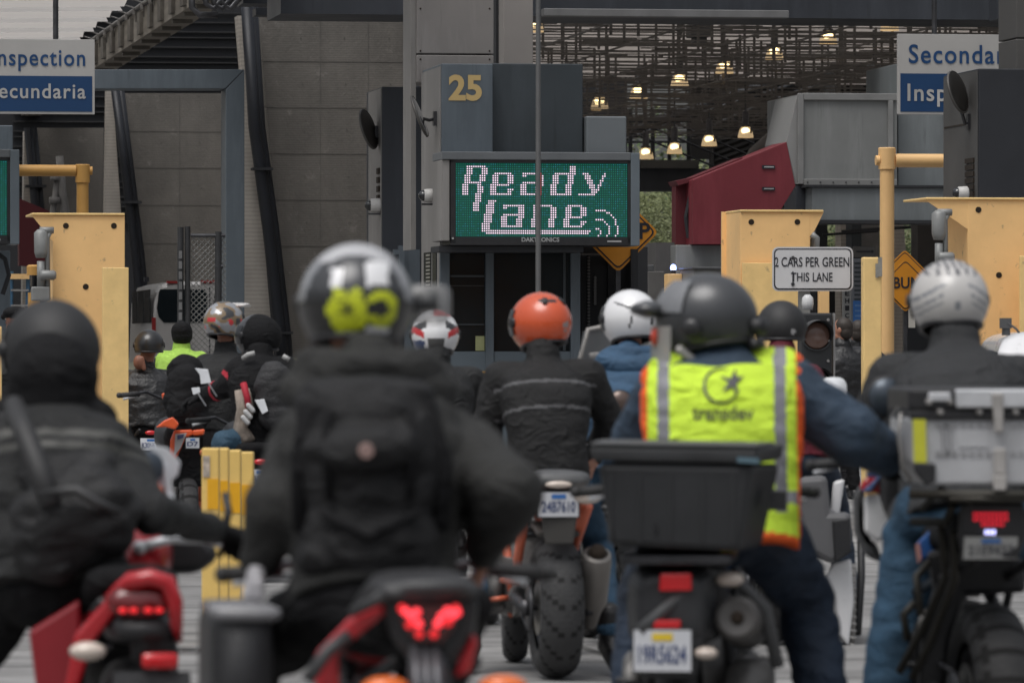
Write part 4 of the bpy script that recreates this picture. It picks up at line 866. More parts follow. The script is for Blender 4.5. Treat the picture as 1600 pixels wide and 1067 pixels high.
# yellow square bollards in the lane island
for k, (x0, x1, y0, d, w, lb) in enumerate([(315,342,700,29.0,.1,'front yellow bollard with a sticker at its top, beside the central rider'),(336,357,700,29.7,.1,'second yellow bollard in the row beside the central rider'),(356,376,703,30.4,.1,'third yellow bollard in the row beside the central rider'),(373,396,706,31.2,.1,'rear yellow bollard in the row, next to the central rider')]):
    a = P(x0, y0, d); b = P(x1, y0, d); t = thing('bollard', lb, 'bollard', ((a.x+b.x)/2, d, 0), 'yellow bollards on the lane island')
    zb = a.z; m = MB(); m.box(a.x, b.x, d, d+.12, 0, zb); m.build('post', YELB, t, bevel=.008)
    m = MB(); z1 = P(0, 748+k*3, d).z; z0 = P(0, 795+k*3, d).z; m.box(a.x+(.03 if k == 0 else 0.004), b.x-.002, d-.004, d-.001, z0, z1); m.build('reflective_band', YELO, t)
    if k == 0:
        m = MB(); m.box(a.x+.006, a.x+.042, d-.006, d-.002, P(0,745,d).z, P(0,712,d).z); m.build('sticker', M('sticker', (.42,.36,.30), .5, 0, .5, 40), t)
m = MB(); a = P(300, YH, 28.6); m.box(a.x+.02, a.x+.40, 28.85, 33, 0, .004); tag(m.build('island_kerb', concrete('kerb_concrete', (.34,.33,.31), False)), 'pale concrete pad under the yellow bollards', 'pad')
t = sthing('traffic_cone', 'yellow marker top peeking left of the orange helmeted rider', 'marker', 752, 40)
m = S(); m.spoly([(738,580),(764,580),(756,604),(756,745),(748,745),(748,604)], 40, .08); m.build('marker', YELO, t)
# ------------------------------------------------------------------ van and mesh fence
def van():
    T = 100; t = sthing('white_van', 'white passenger van parked behind the mesh fence', 'van', 300, T); W = M('van_white', (.36,.355,.35), .35, 0, .06, 2, coat=.4)
    x0 = Q(238, 440, T)[0]; x1 = x0+2.05; zt = Q(290, 440, T)[1]
    m = S()
    rs = []
    for y, ins, dz in ((T,.10,-.06),(T+.06,.03,0),(T+5.2,.03,0),(T+5.4,.2,-.4)):
        a, b = x0+ins*.3, x1-ins*.3
        rs.append([(a,y,.35),(b,y,.35),(b,y,1.2),(b-.05,y,zt-.35+dz),(b-.16,y,zt-.06+dz),(b-.35,y,zt+dz),(a+.35,y,zt+dz),(a+.16,y,zt-.06+dz),(a+.05,y,zt-.35+dz),(a,y,1.2)])
    m.rings(rs); m.build('body', W, t, 2)
    za, zb = Q(250,452,T)[1], Q(250,504,T)[1]
    for a, b in ((238.5, 277), (281, 336), (340, 420)):
        pass
    def rw(xa, xb):
        q = []
        for cx, cz, an in ((xb-.1,za-.1,90),(xa+.1,za-.1,180),(xa+.14,zb+.14,270-90+90),(xb-.14,zb+.14,0)): pass
        return [(xa+.06,za),(xb-.04,za),(xb,za-.08),(xb,zb+.1),(xb-.08,zb),(xa+.12,zb),(xa+.03,zb+.1),(xa,zb+.25),(xa+.03,za-.06)]
    for xa, xb in ((x0+.08,x0+.97),(x0+1.07,x1-.08)):
        m = S(); m.prism(rw(xa,xb), T-.012, T-.002); m.build('rear_window', DGLASS, t)
    m = S(); sw = x0-.012
    for ya, yb in ((T+.35,T+1.6),(T+1.75,T+3.0),(T+3.15,T+4.2)): m.box(sw, sw+.01, ya, yb, zb, za)
    m.build('side_window', DGLASS, t)
    for y in (506, ): 
        m = S(); m.box(x0-.01, x0+.06, T-.02, T-.003, 1.45, Q(0,496,T)[1]); m.box(x1-.06, x1+.01, T-.02, T-.003, 1.45, Q(0,496,T)[1]); m.build('tail_light', M('van_lens', (.25,.02,.02), .3), t)
    m = S(); m.box(x0+.25, x0+.55, T-.02, T+.05, zt-.03, zt+.01); m.box(x0+.85, x0+1.2, T-.02, T+.05, zt-.02, zt+.02); m.build('stop_lamp', M('van_lens', (.25,.02,.02), .3), t)
    m = S(); m.box(x0+1.0, x0+1.02, T-.02, T-.004, .4, zt-.1); m.build('door_seam', INK, t)
    m = S(); m.box(x0+.05, x1-.05, T-.12, T-.005, .32, .52); m.build('bumper', PLAST, t, bevel=.02)
    for yy in (T+.9, T+4.3):
        for xx in (x0+.02, x1-.25): m = S(); m.lathe((xx,yy,.34), (1,0,0), [(0,.3),(.02,.34),(.2,.34),(.23,.3)], 24); m.build('wheel', RUBBER, t, True)
    m = S(); m.sbox(226, 233, 433, 440, T+1, .2); m.build('roof_lamp', INK, t)
van()
def fence():
    T = 74; t = sthing('mesh_fence', 'chain link fence gate with dark posts in front of the van', 'fence', 310, T)
    for x, w, y in ((282, 10, 355), (293, 9, 354), (341, 11, 362)):
        m = S(); m.lathe(sph(x, 745, T), (0,0,1), [(0,w/2/F*T),(Q(x,y,T)[1]-Q(x,745,T)[1],w/2/F*T)], 12); m.build('post', M('fence_post', (.055,.056,.058), .5, .5, .2, 4), t, 2)
    m = S(); m.tube([sph(298,368,T), sph(352,368,T)], .025, 8); m.tube([sph(336,416,T), sph(348,416,T)], .03, 8); m.build('rail', DSTEEL, t)
    m = S(); x0, z1 = Q(298, 370, T); x1, z0 = Q(353, 640, T); st = .075; n = int((x1-x0+z1-z0)/st)
    for k in range(n):
        for sg in (1, -1):
            c = k*st-(z1-z0)
            a, b = max(0, c), min(x1-x0, c+(z1-z0))
            if b <= a: continue
            if sg > 0: p, q = (x0+a, z0+(a-c)), (x0+b, z0+(b-c))
            else: p, q = (x0+a, z1-(a-c)), (x0+b, z1-(b-c))
            m.tube([(p[0], T+.004*sg, p[1]), (q[0], T+.004*sg, q[1])], .0055, 4)
    m.build('wire_mesh', M('wire', (.24,.24,.23), .5, .6, .2, 8), t)
    m = S()
    for k in range(8): m.sbox(279.5, 284.5, 392+k*16, 404+k*16, T-.1, .02)
    m.build('latch_plate', M('latch_grey', (.18,.18,.18), .5, .4), t)
fence()
# ------------------------------------------------------------------ motorcycles
def chev(i, j): return 1 if (i+abs(j-7)) % 5 == 0 and 1 <= j <= 13 and j not in (7,) else 0
def knob(i, j): return 1 if (i % 4 == 0 and 1 < j < 13) or (j in (4, 10) and i % 2) else 0
class Bike:
    def __init__(s, label, px, d, yaw, group='motorcycles waiting in the queue'):
        b = P(px, YH, d); b.z = 0; s.b = b; s.yaw = yaw; s.M = Matrix.Translation(b) @ Matrix.Rotation(yaw, 4, 'Z'); s.inv = s.M.inverted()
        s.t = thing('motorcycle', label, 'motorcycle', b, group)
    def mb(s): return MB(s.M)
    def L(s, px, py, y):        # photo pixel at a local depth -> local point
        q = s.inv @ P(px, py, s.b.y+y); return q
    def part(s, m, name, mat, smooth=True, bevel=0, parent=None): return m.build(name, mat, parent or s.t, smooth, bevel)
    def wheel(s, y, R, w, tread, rim=DSTEEL, steer=0.0, x=0):
        m = s.mb(); N = 80; A = Matrix.Rotation(steer, 3, 'Z'); c = Vector((x, y, R))
        def fn(i, j):
            a = R_(-125+250*j/14); r = R-w*.42*(1-math.cos(a)); q = 2*math.pi*i/N
            return c+A@Vector((w/2*math.sin(a)*(1.0 if abs(a) < 1.6 else .98), r*math.cos(q), r*math.sin(q)))
        m.grid(fn, N, 15, True, False, 0, tread); ty = s.part(m, 'tyre', [RUBBER, GROOVE])
        m = s.mb(); ax = A@Vector((1,0,0))
        m.lathe(c, ax, [(-w*.36,R-w*.78),(-w*.3,R-w*.9),(0,R-w*1.0),(w*.3,R-w*.9),(w*.36,R-w*.78)], 40, capped=False); m.lathe(c, ax, [(-.07,.035),(-.05,.05),(.05,.05),(.07,.035)], 16)
        for k in range(10):
            q = 2*math.pi*k/10; v = A@Vector((0, math.cos(q), math.sin(q))); m.tube([c+v*.045, c+v*(R-w*.95)], .012, 6)
        s.part(m, 'rim', rim, True, 0, ty)
        m = s.mb(); m.lathe(c+ax*(-w*.42), ax, [(0,.06),(0,.125),(.006,.125),(.006,.06)], 28); s.part(m, 'brake_disc', STEEL, 2, 0, ty)
    def chassis(s, R=.32, wb=1.42, w=.17, fw=.12, tread=chev, frame=PLAST, tank=PLAST, seat_z=.80, seat_y=(.05,.72), bar_w=.39, bar_z=1.02, bar_y=.92, mirrors=True, engine=CAST, steer=0.0, grips=True, mirror_shape='oval', mirror_up=.22, tank_seat=True, mirror_mat=PLAST):
        s.wheel(0, R, w, tread); s.wheel(wb, R*.98, fw, tread, steer=steer)
        m = s.mb()
        for x in (-1, 1): m.tube([(x*(w*.5+.045), -.04, R), (x*(w*.5+.04), .3, R+.03), (x*.10, .52, R+.08)], [.026,.032,.03], 8); m.box(x*(w*.5+.045)-.018, x*(w*.5+.045)+.018, -.07, .05, R-.035, R+.035)
        m.tube([(-.16,0,R),(.16,0,R)], .014, 8); s.part(m, 'swingarm', DSTEEL)
        m = s.mb(); m.lathe((-w*.5-.03, 0, R), (1,0,0), [(0,.10),(.008,.105),(.016,.10)], 30); m.tube([(-w*.5-.025,.0,R+.1),(-w*.5-.02,.5,R+.13)], .009, 6); m.tube([(-w*.5-.025,.0,R-.1),(-w*.5-.02,.5,R+.02)], .009, 6); s.part(m, 'chain_drive', DSTEEL)
        m = s.mb()
        m.loft([(.55,0,.46,.13,.14,5),(.62,0,.45,.17,.18,5),(.86,0,.42,.18,.18,5),(.98,0,.42,.13,.15,5)], 20)
        for k in range(6): m.box(-.14, .14, .80+k*.0, 1.02, .52+k*.03, .537+k*.03)
        for x in (-1, 1): m.lathe((x*.17,.68,.40), (x,0,0), [(0,.11),(.04,.11),(.055,.09),(.06,.03)], 20); m.lathe((x*.16,.88,.44), (x,0,0), [(0,.075),(.03,.07),(.04,.03)], 16)
        m.tube([(0.06,1.0,.56),(.08,1.1,.45),(.08,1.05,.26),(.10,.7,.22),(.14,.35,.25)], .024, 8); s.part(m, 'engine', engine)
        m = s.mb()
        for x in (-1, 1):
            m.tube([(x*.05,1.06,.92),(x*.13,.9,.78),(x*.15,.6,.62),(x*.13,.5,.36)], .022, 8); m.tube([(x*.14,.62,.66),(x*.11,.2,.74),(x*.09,-.2,.80)], .016, 8); m.tube([(x*.13,.52,.45),(x*.12,.22,.70)], .015, 8)
            m.tube([(x*.05,1.1,.80),(x*.10,1.0,.5),(x*.11,.7,.26)], .018, 8); m.tube([(x*.15,.50,.35),(x*.24,.48,.34)], .013, 6); m.tube([(x*.13,.28,.42),(x*.22,.26,.44)], .012, 6)
        s.part(m, 'frame', frame)
        m = s.mb()
        for x in (-1, 1): m.tube([(x*.10, wb, R*.98), (x*.10, wb-.16, .62)], .030, 10); m.tube([(x*.10, wb-.16, .62), (x*.10, wb-.36, 1.0)], .022, 10)
        m.box(-.13, .13, wb-.40, wb-.30, .92, .95); m.box(-.13, .13, wb-.33, wb-.22, .74, .77); s.part(m, 'fork', DSTEEL)
        m = s.mb(); m.loft([(wb-.30,0,R*.98+.20,.055,.02,3),(wb-.16,0,R*1.98-.02,.075,.02,3),(wb,0,R*1.98+.04,.08,.02,3),(wb+.18,0,R*1.98-.03,.07,.02,3)], 14); s.part(m, 'front_fender', tank)
        if tank_seat:
            m = s.mb(); m.loft([(.62,0,.84,.09,.08,3),(.70,0,.86,.14,.12,3),(.85,0,.90,.17,.14,2.6),(.98,0,.90,.15,.12,2.6),(1.06,0,.88,.08,.08,2.5)], 22); s.part(m, 'fuel_tank', tank)
            a, b = seat_y; m = s.mb(); m.loft([(a,0,seat_z+.06,.08,.03,3),(a+.06,0,seat_z+.05,.13,.05,3),(a+.28,0,seat_z,.14,.055,3),(b-.12,0,seat_z-.03,.12,.06,3),(b,0,seat_z,.07,.04,3)], 20); s.part(m, 'seat', BLACK)
        m = s.mb(); m.tube([(-bar_w,bar_y-.08,bar_z-.02),(-bar_w*.55,bar_y,bar_z),(-.10,bar_y+.10,bar_z-.05),(.10,bar_y+.10,bar_z-.05),(bar_w*.55,bar_y,bar_z),(bar_w,bar_y-.08,bar_z-.02)], .012, 8); s.part(m, 'handlebar', DSTEEL)
        for x in (-1, 1):
            m = s.mb(); m.tube([(x*(bar_w+.01),bar_y-.085,bar_z-.022),(x*(bar_w-.13),bar_y-.045,bar_z-.012)], .019, 10); m.ell((x*(bar_w+.015),bar_y-.087,bar_z-.022), .021, 8); s.part(m, 'grip', RUBBER)
            m = s.mb(); m.tube([(x*(bar_w-.02),bar_y+.03,bar_z-.05),(x*(bar_w-.14),bar_y+.05,bar_z-.02)], [.009,.008], 8); s.part(m, 'lever', ALU)
            if mirrors:
                mx = x*(bar_w+.03); my = bar_y+.05; mz = bar_z+mirror_up
                m = s.mb(); m.tube([(x*(bar_w-.14),bar_y,bar_z),(x*(bar_w-.08),bar_y+.03,bar_z+mirror_up*.6),(mx-x*.02,my+.02,mz)], .007, 6); rx, rz = (.075,.048) if mirror_shape == 'oval' else (.058,.058)
                m.rings([[(mx+rx*f*math.cos(k*math.pi/10), my+yy, mz+rz*f*math.sin(k*math.pi/10)) for k in range(20)] for yy, f in ((.0,.96),(.0,1.02),(.02,1.02),(.045,.7),(.055,.2))]); o = s.part(m, 'mirror', mirror_mat)
                m = s.mb(); m.rings([[(mx+rx*f*math.cos(k*math.pi/10), my-.004+yy, mz+rz*f*math.sin(k*math.pi/10)) for k in range(20)] for yy, f in ((-.001,.05),(.0,.92),(.003,.93))]); s.part(m, 'mirror_glass', MIRR if mirror_shape == 'oval' else M('mirror_skin_reflection', (.14,.10,.085), .25, .3), True, 0, o)  # round glass gets a brown colour painted in for reflected skin
    def plate(s, c, w=.178, h=.105, txt='B17K492', header=PLBLU, tilt=.15, mat=PLATE, ink=PLTXT, tab=None):
        c = Vector(c); m = s.mb(); A = Matrix.Rotation(-tilt, 3, 'X')
        def q(x, z, y=0): return c+A@Vector((x, y, z))
        def panel(x0,x1,z0,z1,y0,y1): m.rings([[q(x0,z0,y),q(x1,z0,y),q(x1,z1,y),q(x0,z1,y)] for y in (y0,y1)])
        panel(-w/2,w/2,-h/2,h/2,0,.003); o = s.part(m, 'number_plate', mat, False)
        m = s.mb(); add_text(m, txt, -w*.42, w*.42, -h*.32, h*.14, lambda x, z: q(x, z, -.003), .02); s.part(m, 'lettering', ink, False, 0, o)
        m = s.mb(); panel(-w*.18,w*.18,h*.24,h*.42,-.003,-.001); s.part(m, 'header', header, False, 0, o)
        m = s.mb(); panel(-w/2-.006,w/2+.006,-h/2-.006,h/2+.006,.004,.012); s.part(m, 'plate_holder', PLAST, False)
    def signal(s, a, b, mat, r=.022):
        a, b = Vector(a), Vector(b); m = s.mb(); m.tube([a, b], .008, 6); o = s.part(m, 'signal_stalk', PLAST)
        m = s.mb(); m.ell(b, (r*1.9, r*1.3, r), 10); s.part(m, 'turn_signal', mat, True, 0, o)
BK = {}
# --- the near left sport bike
def bike_left():
    k = BK['A'] = Bike('red motorcycle with a hooped red tail at the lower left corner', 205, 15.95, .12)
    k.chassis(tank=RED, mirror_mat=M('mirror_white_shell', (.78,.80,.83), .3, coat=.4), bar_w=.37, bar_z=.96, seat_z=.80, mirrors=False, seat_y=(-.1,.7))
    L = k.L; y = -.33
    # tail hoop
    m = k.mb(); a = [L(x, py, y+dy) for x, py, dy in ((120,985,.55),(160,955,.25),(186,925,.06),(205,907,.0),(235,902,0),(262,910,0),(274,940,0),(276,975,0),(280,1000,.05))]; m.tube(a, [.02,.022,.026,.026,.026,.026,.022,.018,.01], 10); k.part(m, 'tail_hoop', RED)
    m = k.mb(); m.rings([[L(x, py, dy) for x, py in ((45,985),(125,935),(128,1000),(100,1110),(62,1120))] for dy in (-.02, .02)]); k.part(m, 'side_fairing', M('red_panel_dark', (.24,.006,.013), .35, 0, .08, 6, coat=.4), False, .012)
    m = k.mb(); m.rings([[L(x, py, dy) for x, py in ((116,992),(186,912),(206,926),(146,1004),(116,1095),(98,1095))] for dy in (-.22, -.14)]); k.part(m, 'tail_arm', RED, False, .012)
    m = k.mb(); c = L(220, 945, y-.01); m.loft([(c.y,c.x,c.z,.075,.028,3),(c.y+.03,c.x,c.z+.01,.085,.05,2.5),(c.y+.12,c.x,c.z+.02,.08,.04,2.5)], 22); k.part(m, 'tail_light', M('dark_red_lens', (.14,.004,.006), .2, 0, .05, coat=.4))
    m = k.mb()
    for q in (-.05,-.02,.02,.05): m.ell((c.x+q, c.y-.004, c.z-.014), (.012,.005,.007), 8)
    k.part(m, 'lamp_element', REDLON)
    m = k.mb(); c = L(225, 985, y); m.loft([(c.y,c.x,c.z,.07,.03,3),(c.y+.3,c.x-.0,c.z,.10,.05,3)], 18); c = L(240,1005,y+.03); m.loft([(c.y,c.x,c.z,.06,.05,4),(c.y+.06,c.x,c.z,.06,.06,4)], 14); k.part(m, 'undertail', PLAST)
    m = k.mb(); c = L(250, 1032, y-.03); m.loft([(c.y,c.x,c.z,.048,.02,6),(c.y+.02,c.x,c.z,.05,.022,6)], 20); k.part(m, 'reflector', REDL)
    k.signal(L(175, 1010, y), L(137, 1017, y-.02), CREAM, .027); k.signal(L(280, 1015, y), L(335, 1015, y), PLAST, .018)
    m = k.mb(); m.rings([[L(x, py, .45+dy) for x, py in ((-25,868),(14,882),(27,920),(4,958),(-25,975))] for dy in (0,.1)]); k.part(m, 'lower_fairing', RED, False, .015)
    k.plate(L(238, 1082, y-.02), .20, .11, '8K41207', PLAST, .3, PLAST, M('plate_gold_letter', (.55,.42,.16), .5))
    m = k.mb(); m.loft([(.75,-.40,.86,.03,.05,3),(.9,-.42,.84,.04,.08,3),(1.2,-.38,.86,.04,.08,3)], 16); k.part(m, 'front_fairing', RED)
    m = k.mb(); m.loft([(1.0,0,.88,.15,.14,2.6),(1.25,0,.86,.15,.16,2.6),(1.45,0,.82,.08,.08,2.4)], 22); k.part(m, 'nose_fairing', PLAST)
    m = k.mb(); m.rings([[L(x, py, 1.1+dy) for x, py in ((150,800),(250,800),(330,845),(344,870),(310,896),(160,900))] for dy in (0,.2)]); k.part(m, 'fairing_side', PLAST, False, .03)
    m = k.mb(); a = L(218, 855, .62); b = L(316, 842, .72); m.tube([a, (a+b)/2+Vector((0,0,.012)), b], [.016,.014,.016], 10); m.ell(a, .021, 8); k.part(m, 'clutch_lever', ALU)
    m = k.mb(); m.tube([L(300,830,.75), L(345,828,.75), L(385,838,.75), L(398,832,.75)], [.02,.024,.02,.012], 10); m.tube([L(352,770,.8), L(357,800,.78), L(350,830,.75)], .012, 6); m.tube([L(342,870,.75), L(352,850,.75), L(346,835,.75)], .01, 6); k.part(m, 'bar_end', PLAST)
    m = k.mb(); c = L(256, 724, 1.05); m.rings([[L(x, py, 1.05+dy) for x, py in ((232,694),(262,700),(282,722),(278,742),(254,762),(240,745),(244,720))] for dy in (0,.05)]); m.tube([c, L(266,775,1.05), L(272,830,.85)], .012, 8); o = k.part(m, 'mirror_shell', M('mirror_pale_shell', (.55,.57,.60), .3), False, .012)
    m = k.mb(); m.ell(L(228, 730, 1.035), (.055,.02,.052), 14); k.part(m, 'mirror_glass', M('mirror_dim', (.06,.075,.095), .3, .4), True, 0, o)
    m = k.mb(); m.lathe((.23,.1,.40), (0.05,-1,.18), [(0,.04),(.05,.055),(.4,.055),(.45,.035)], 18); k.part(m, 'muffler', DSTEEL)
bike_left()
# --- the near central bike with lit tail lamp
def bike_centre():
    k = BK['B'] = Bike('red and black sport motorcycle with a lit V shaped tail lamp', 664, 12.95, .13)
    k.chassis(tank=RED, bar_w=.38, bar_z=.98, seat_z=.88, seat_y=(-.28,.7), mirrors=False, w=.19)
    L = k.L; y = -.36
    # dark tail cowl
    m = k.mb(); c = L(672, 928, y)
    m.loft([(c.y,c.x,c.z,.095,.016,3),(c.y+.04,c.x,c.z+.006,.115,.028,3),(c.y+.18,c.x-.005,c.z,.12,.05,3),(c.y+.55,c.x-.01,c.z-.10,.13,.07,3)], 22); k.part(m, 'tail_cowl', M('cowl_dark', (.028,.028,.03), .5, 0, .2, 5))
    m = k.mb(); q = [(600,938),(625,925),(718,925),(745,940),(738,985),(712,1030),(640,1030),(612,990)]
    m.rings([[L(x, py, y+.03) for x, py in q], [L(668+(x-668)*1.06, py, y+.12) for x, py in q], [L(668+(x-668)*1.0, py+8, y+.35) for x, py in q]]); k.part(m, 'tail_body', PLAST, False, .01)
    # red side sweeps
    m = k.mb(); m.rings([[L(x, py, y+dy) for x, py in ((602,940),(607,955),(528,1020),(532,1090),(492,1090),(492,1020),(545,965))] for dy in (.05,.09)]); m.rings([[L(x, py, y+dy) for x, py in ((738,985),(748,1000),(735,1052),(708,1060),(716,1030))] for dy in (.05,.09)]); k.part(m, 'side_fairing', RED, False, .012)
    m = k.mb(); m.tube([L(548,957,y+.03), L(600,930,y+.02), L(640,918,y), L(720,916,y), L(742,930,y+.02)], [.012,.016,.018,.018,.012], 10); m.tube([L(480,1062,y), L(512,1016,y+.02), L(545,992,y+.04)], .016, 8); k.part(m, 'grab_rail', M('rail_dark', (.045,.045,.047), .5))
    m = k.mb(); m.rings([[L(x, py, y+dy) for x, py in ((618,945),(722,945),(712,978),(690,1003),(650,1003),(630,978))] for dy in (.0,.03)]); k.part(m, 'lamp_housing', M('lamp_dark_red', (.05,.004,.005), .15, coat=.6), False)
    m = k.mb(); m2 = k.mb()
    for x, py in ((634,955),(643,963),(651,956),(654,974),(690,963),(699,954),(707,961),(714,956),(684,974)): m.ell(L(x, py, y-.01), (.009,.005,.009), 10)
    for x, py in ((655,990),(678,990),(628,950),(712,950),(640,976),(700,972)): m2.ell(L(x, py, y-.008), (.009,.005,.009), 10)
    k.part(m, 'tail_light', REDHOT); k.part(m2, 'dim_lamp', REDLON)
    m = k.mb()
    for x in (648,664,680): m.tube([L(x,1010,y+.02), L(x+4,1066,y-.02), L(x+8,1110,y-.05)], .012, 8)
    m.rings([[L(x, py, y+dy) for x, py in ((640,1008),(690,1008),(712,1080),(634,1080))] for dy in (.03,.08)]); k.part(m, 'plate_bracket', M('bracket_grey', (.11,.11,.12), .4, .4))
    k.signal(L(630,1078,y), L(602,1076,y-.02), AMBER, .030); k.signal(L(730,1078,y), L(786,1074,y-.02), AMBER, .030)
    k.plate(L(668,1160,y-.04), .178, .105, 'L52T308')
    m = k.mb(); m.loft([(1.0,0,.90,.15,.14,2.6),(1.3,0,.86,.16,.18,2.6),(1.5,0,.82,.08,.08,2.4)], 22); k.part(m, 'nose_fairing', PLAST)
    # left pannier
    m = k.mb(); c = L(378, 1040, -.0); m.loft([(c.y-.02,c.x,c.z,.06,.115,6),(c.y,c.x,c.z,.07,.125,6),(c.y+.4,c.x,c.z,.07,.125,6),(c.y+.42,c.x,c.z,.06,.115,6)], 24); o = k.part(m, 'pannier', PLAST)
    m = k.mb(); c = L(386, 958, -.0); m.loft([(c.y-.03,c.x,c.z,.075,.016,5),(c.y+.42,c.x,c.z,.075,.016,5)], 18); k.part(m, 'pannier_lid', M('lid_grey', (.20,.20,.21), .4, coat=.3), True, 0, o)
    m = k.mb(); m.tube([(-.12,.1,.62),(-.30,.12,.62)], .014, 8); m.tube([(-.12,.25,.60),(-.30,.25,.60)], .014, 8); k.part(m, 'pannier_rack', DSTEEL)
    m = k.mb(); m.lathe((.22,.15,.34), (0.08,-1,.2), [(0,.04),(.05,.06),(.42,.06),(.46,.04)], 18); k.part(m, 'muffler', DSTEEL)
bike_centre()
# --- orange framed naked bike
def bike_orange_frame():
    k = BK['C'] = Bike('naked motorcycle with an orange frame and upswept grey muffler', 868, 25.95, .13)
    k.chassis(tank=PLAST, frame=ORFRAME, w=.20, fw=.12, R=.325, bar_w=.42, bar_z=1.05, seat_z=.84, seat_y=(-.12,.7), mirror_shape='round', mirror_up=.20, bar_y=.95, steer=-.1)
    L = k.L; y = -.28
    m = k.mb(); c = L(880, 752, y); m.loft([(c.y,c.x,c.z,.10,.025,3),(c.y+.05,c.x,c.z+.01,.13,.04,3),(c.y+.35,c.x,c.z+.0,.12,.05,3)], 22); k.part(m, 'tail_cowl', GPLAST)
    m = k.mb(); c = L(873, 757, y-.015); m.ell(c, (.062,.02,.017), 12); k.part(m, 'tail_light', CREAM)
    k.plate(L(873, 788, y-.02), .18, .11, '24B7610', PLBLU, -.05)
    m = k.mb(); m.rings([[L(x, py, y+dy) for x, py in ((845,803),(902,803),(896,850),(852,850))] for dy in (.0,.04)]); m.loft([(-.1,0,.66,.10,.02,3),(.12,0,.70,.10,.02,3)], 14); k.part(m, 'rear_fender', M('fender_brown', (.05,.047,.043), .5), False, .008)
    k.signal(L(893, 770, y+.02), L(918, 776, y), CREAM, .034); k.signal(L(850, 770, y+.02), L(826, 776, y), CREAM, .034)
    m = k.mb(); m.tube([L(918,790,-.15), L(896,850,.05), L(890,880,.3)], [.026,.03,.03], 10); m.tube([L(822,800,-.15), L(810,870,.05), L(806,900,.3)], .022, 10); k.part(m, 'tail_frame', ORFRAME)
    m = k.mb(); a = L(933, 866, -.16); b = L(924, 950, .02); ax = (b-a).normalized(); Lg = (b-a).length
    m.lathe(a, ax, [(.03,.035),(-.01,.05),(.0,.064),(.03,.069),(Lg*.85,.069),(Lg,.05),(Lg+.1,.03)], 24); mu = k.part(m, 'muffler', M('muffler_grey', (.23,.215,.20), .5, .5, .12, 6), 2)
    m = k.mb(); m.lathe(a+Vector((0,-.02,.015)), ax, [(-.02,.03),(.004,.042),(.02,.036),(.03,.02)], 18); k.part(m, 'outlet', HOLE, True, 0, mu)
    m = k.mb(); m.tube([b, L(905,975,.25), L(880,985,.5), (.1,.75,.25)], .024, 8); k.part(m, 'exhaust_pipe', M('pipe_brown', (.22,.13,.08), .45, .6, .3, 8))
    m = k.mb()   # left side linkage and foot rest hardware
    m.rings([[L(x, py, .4+dy) for x, py in ((782,868),(812,872),(826,905),(822,950),(800,965),(806,915),(785,905))] for dy in (0,.04)]); m.rings([[L(x, py, .6+dy) for x, py in ((762,905),(782,900),(788,955),(765,962))] for dy in (0,.04)])
    m.lathe(L(812,930,.38), (0,1,0), [(0,.05),(.05,.05)], 14); k.part(m, 'foot_hanger', CAST, False, .006)
bike_orange_frame()
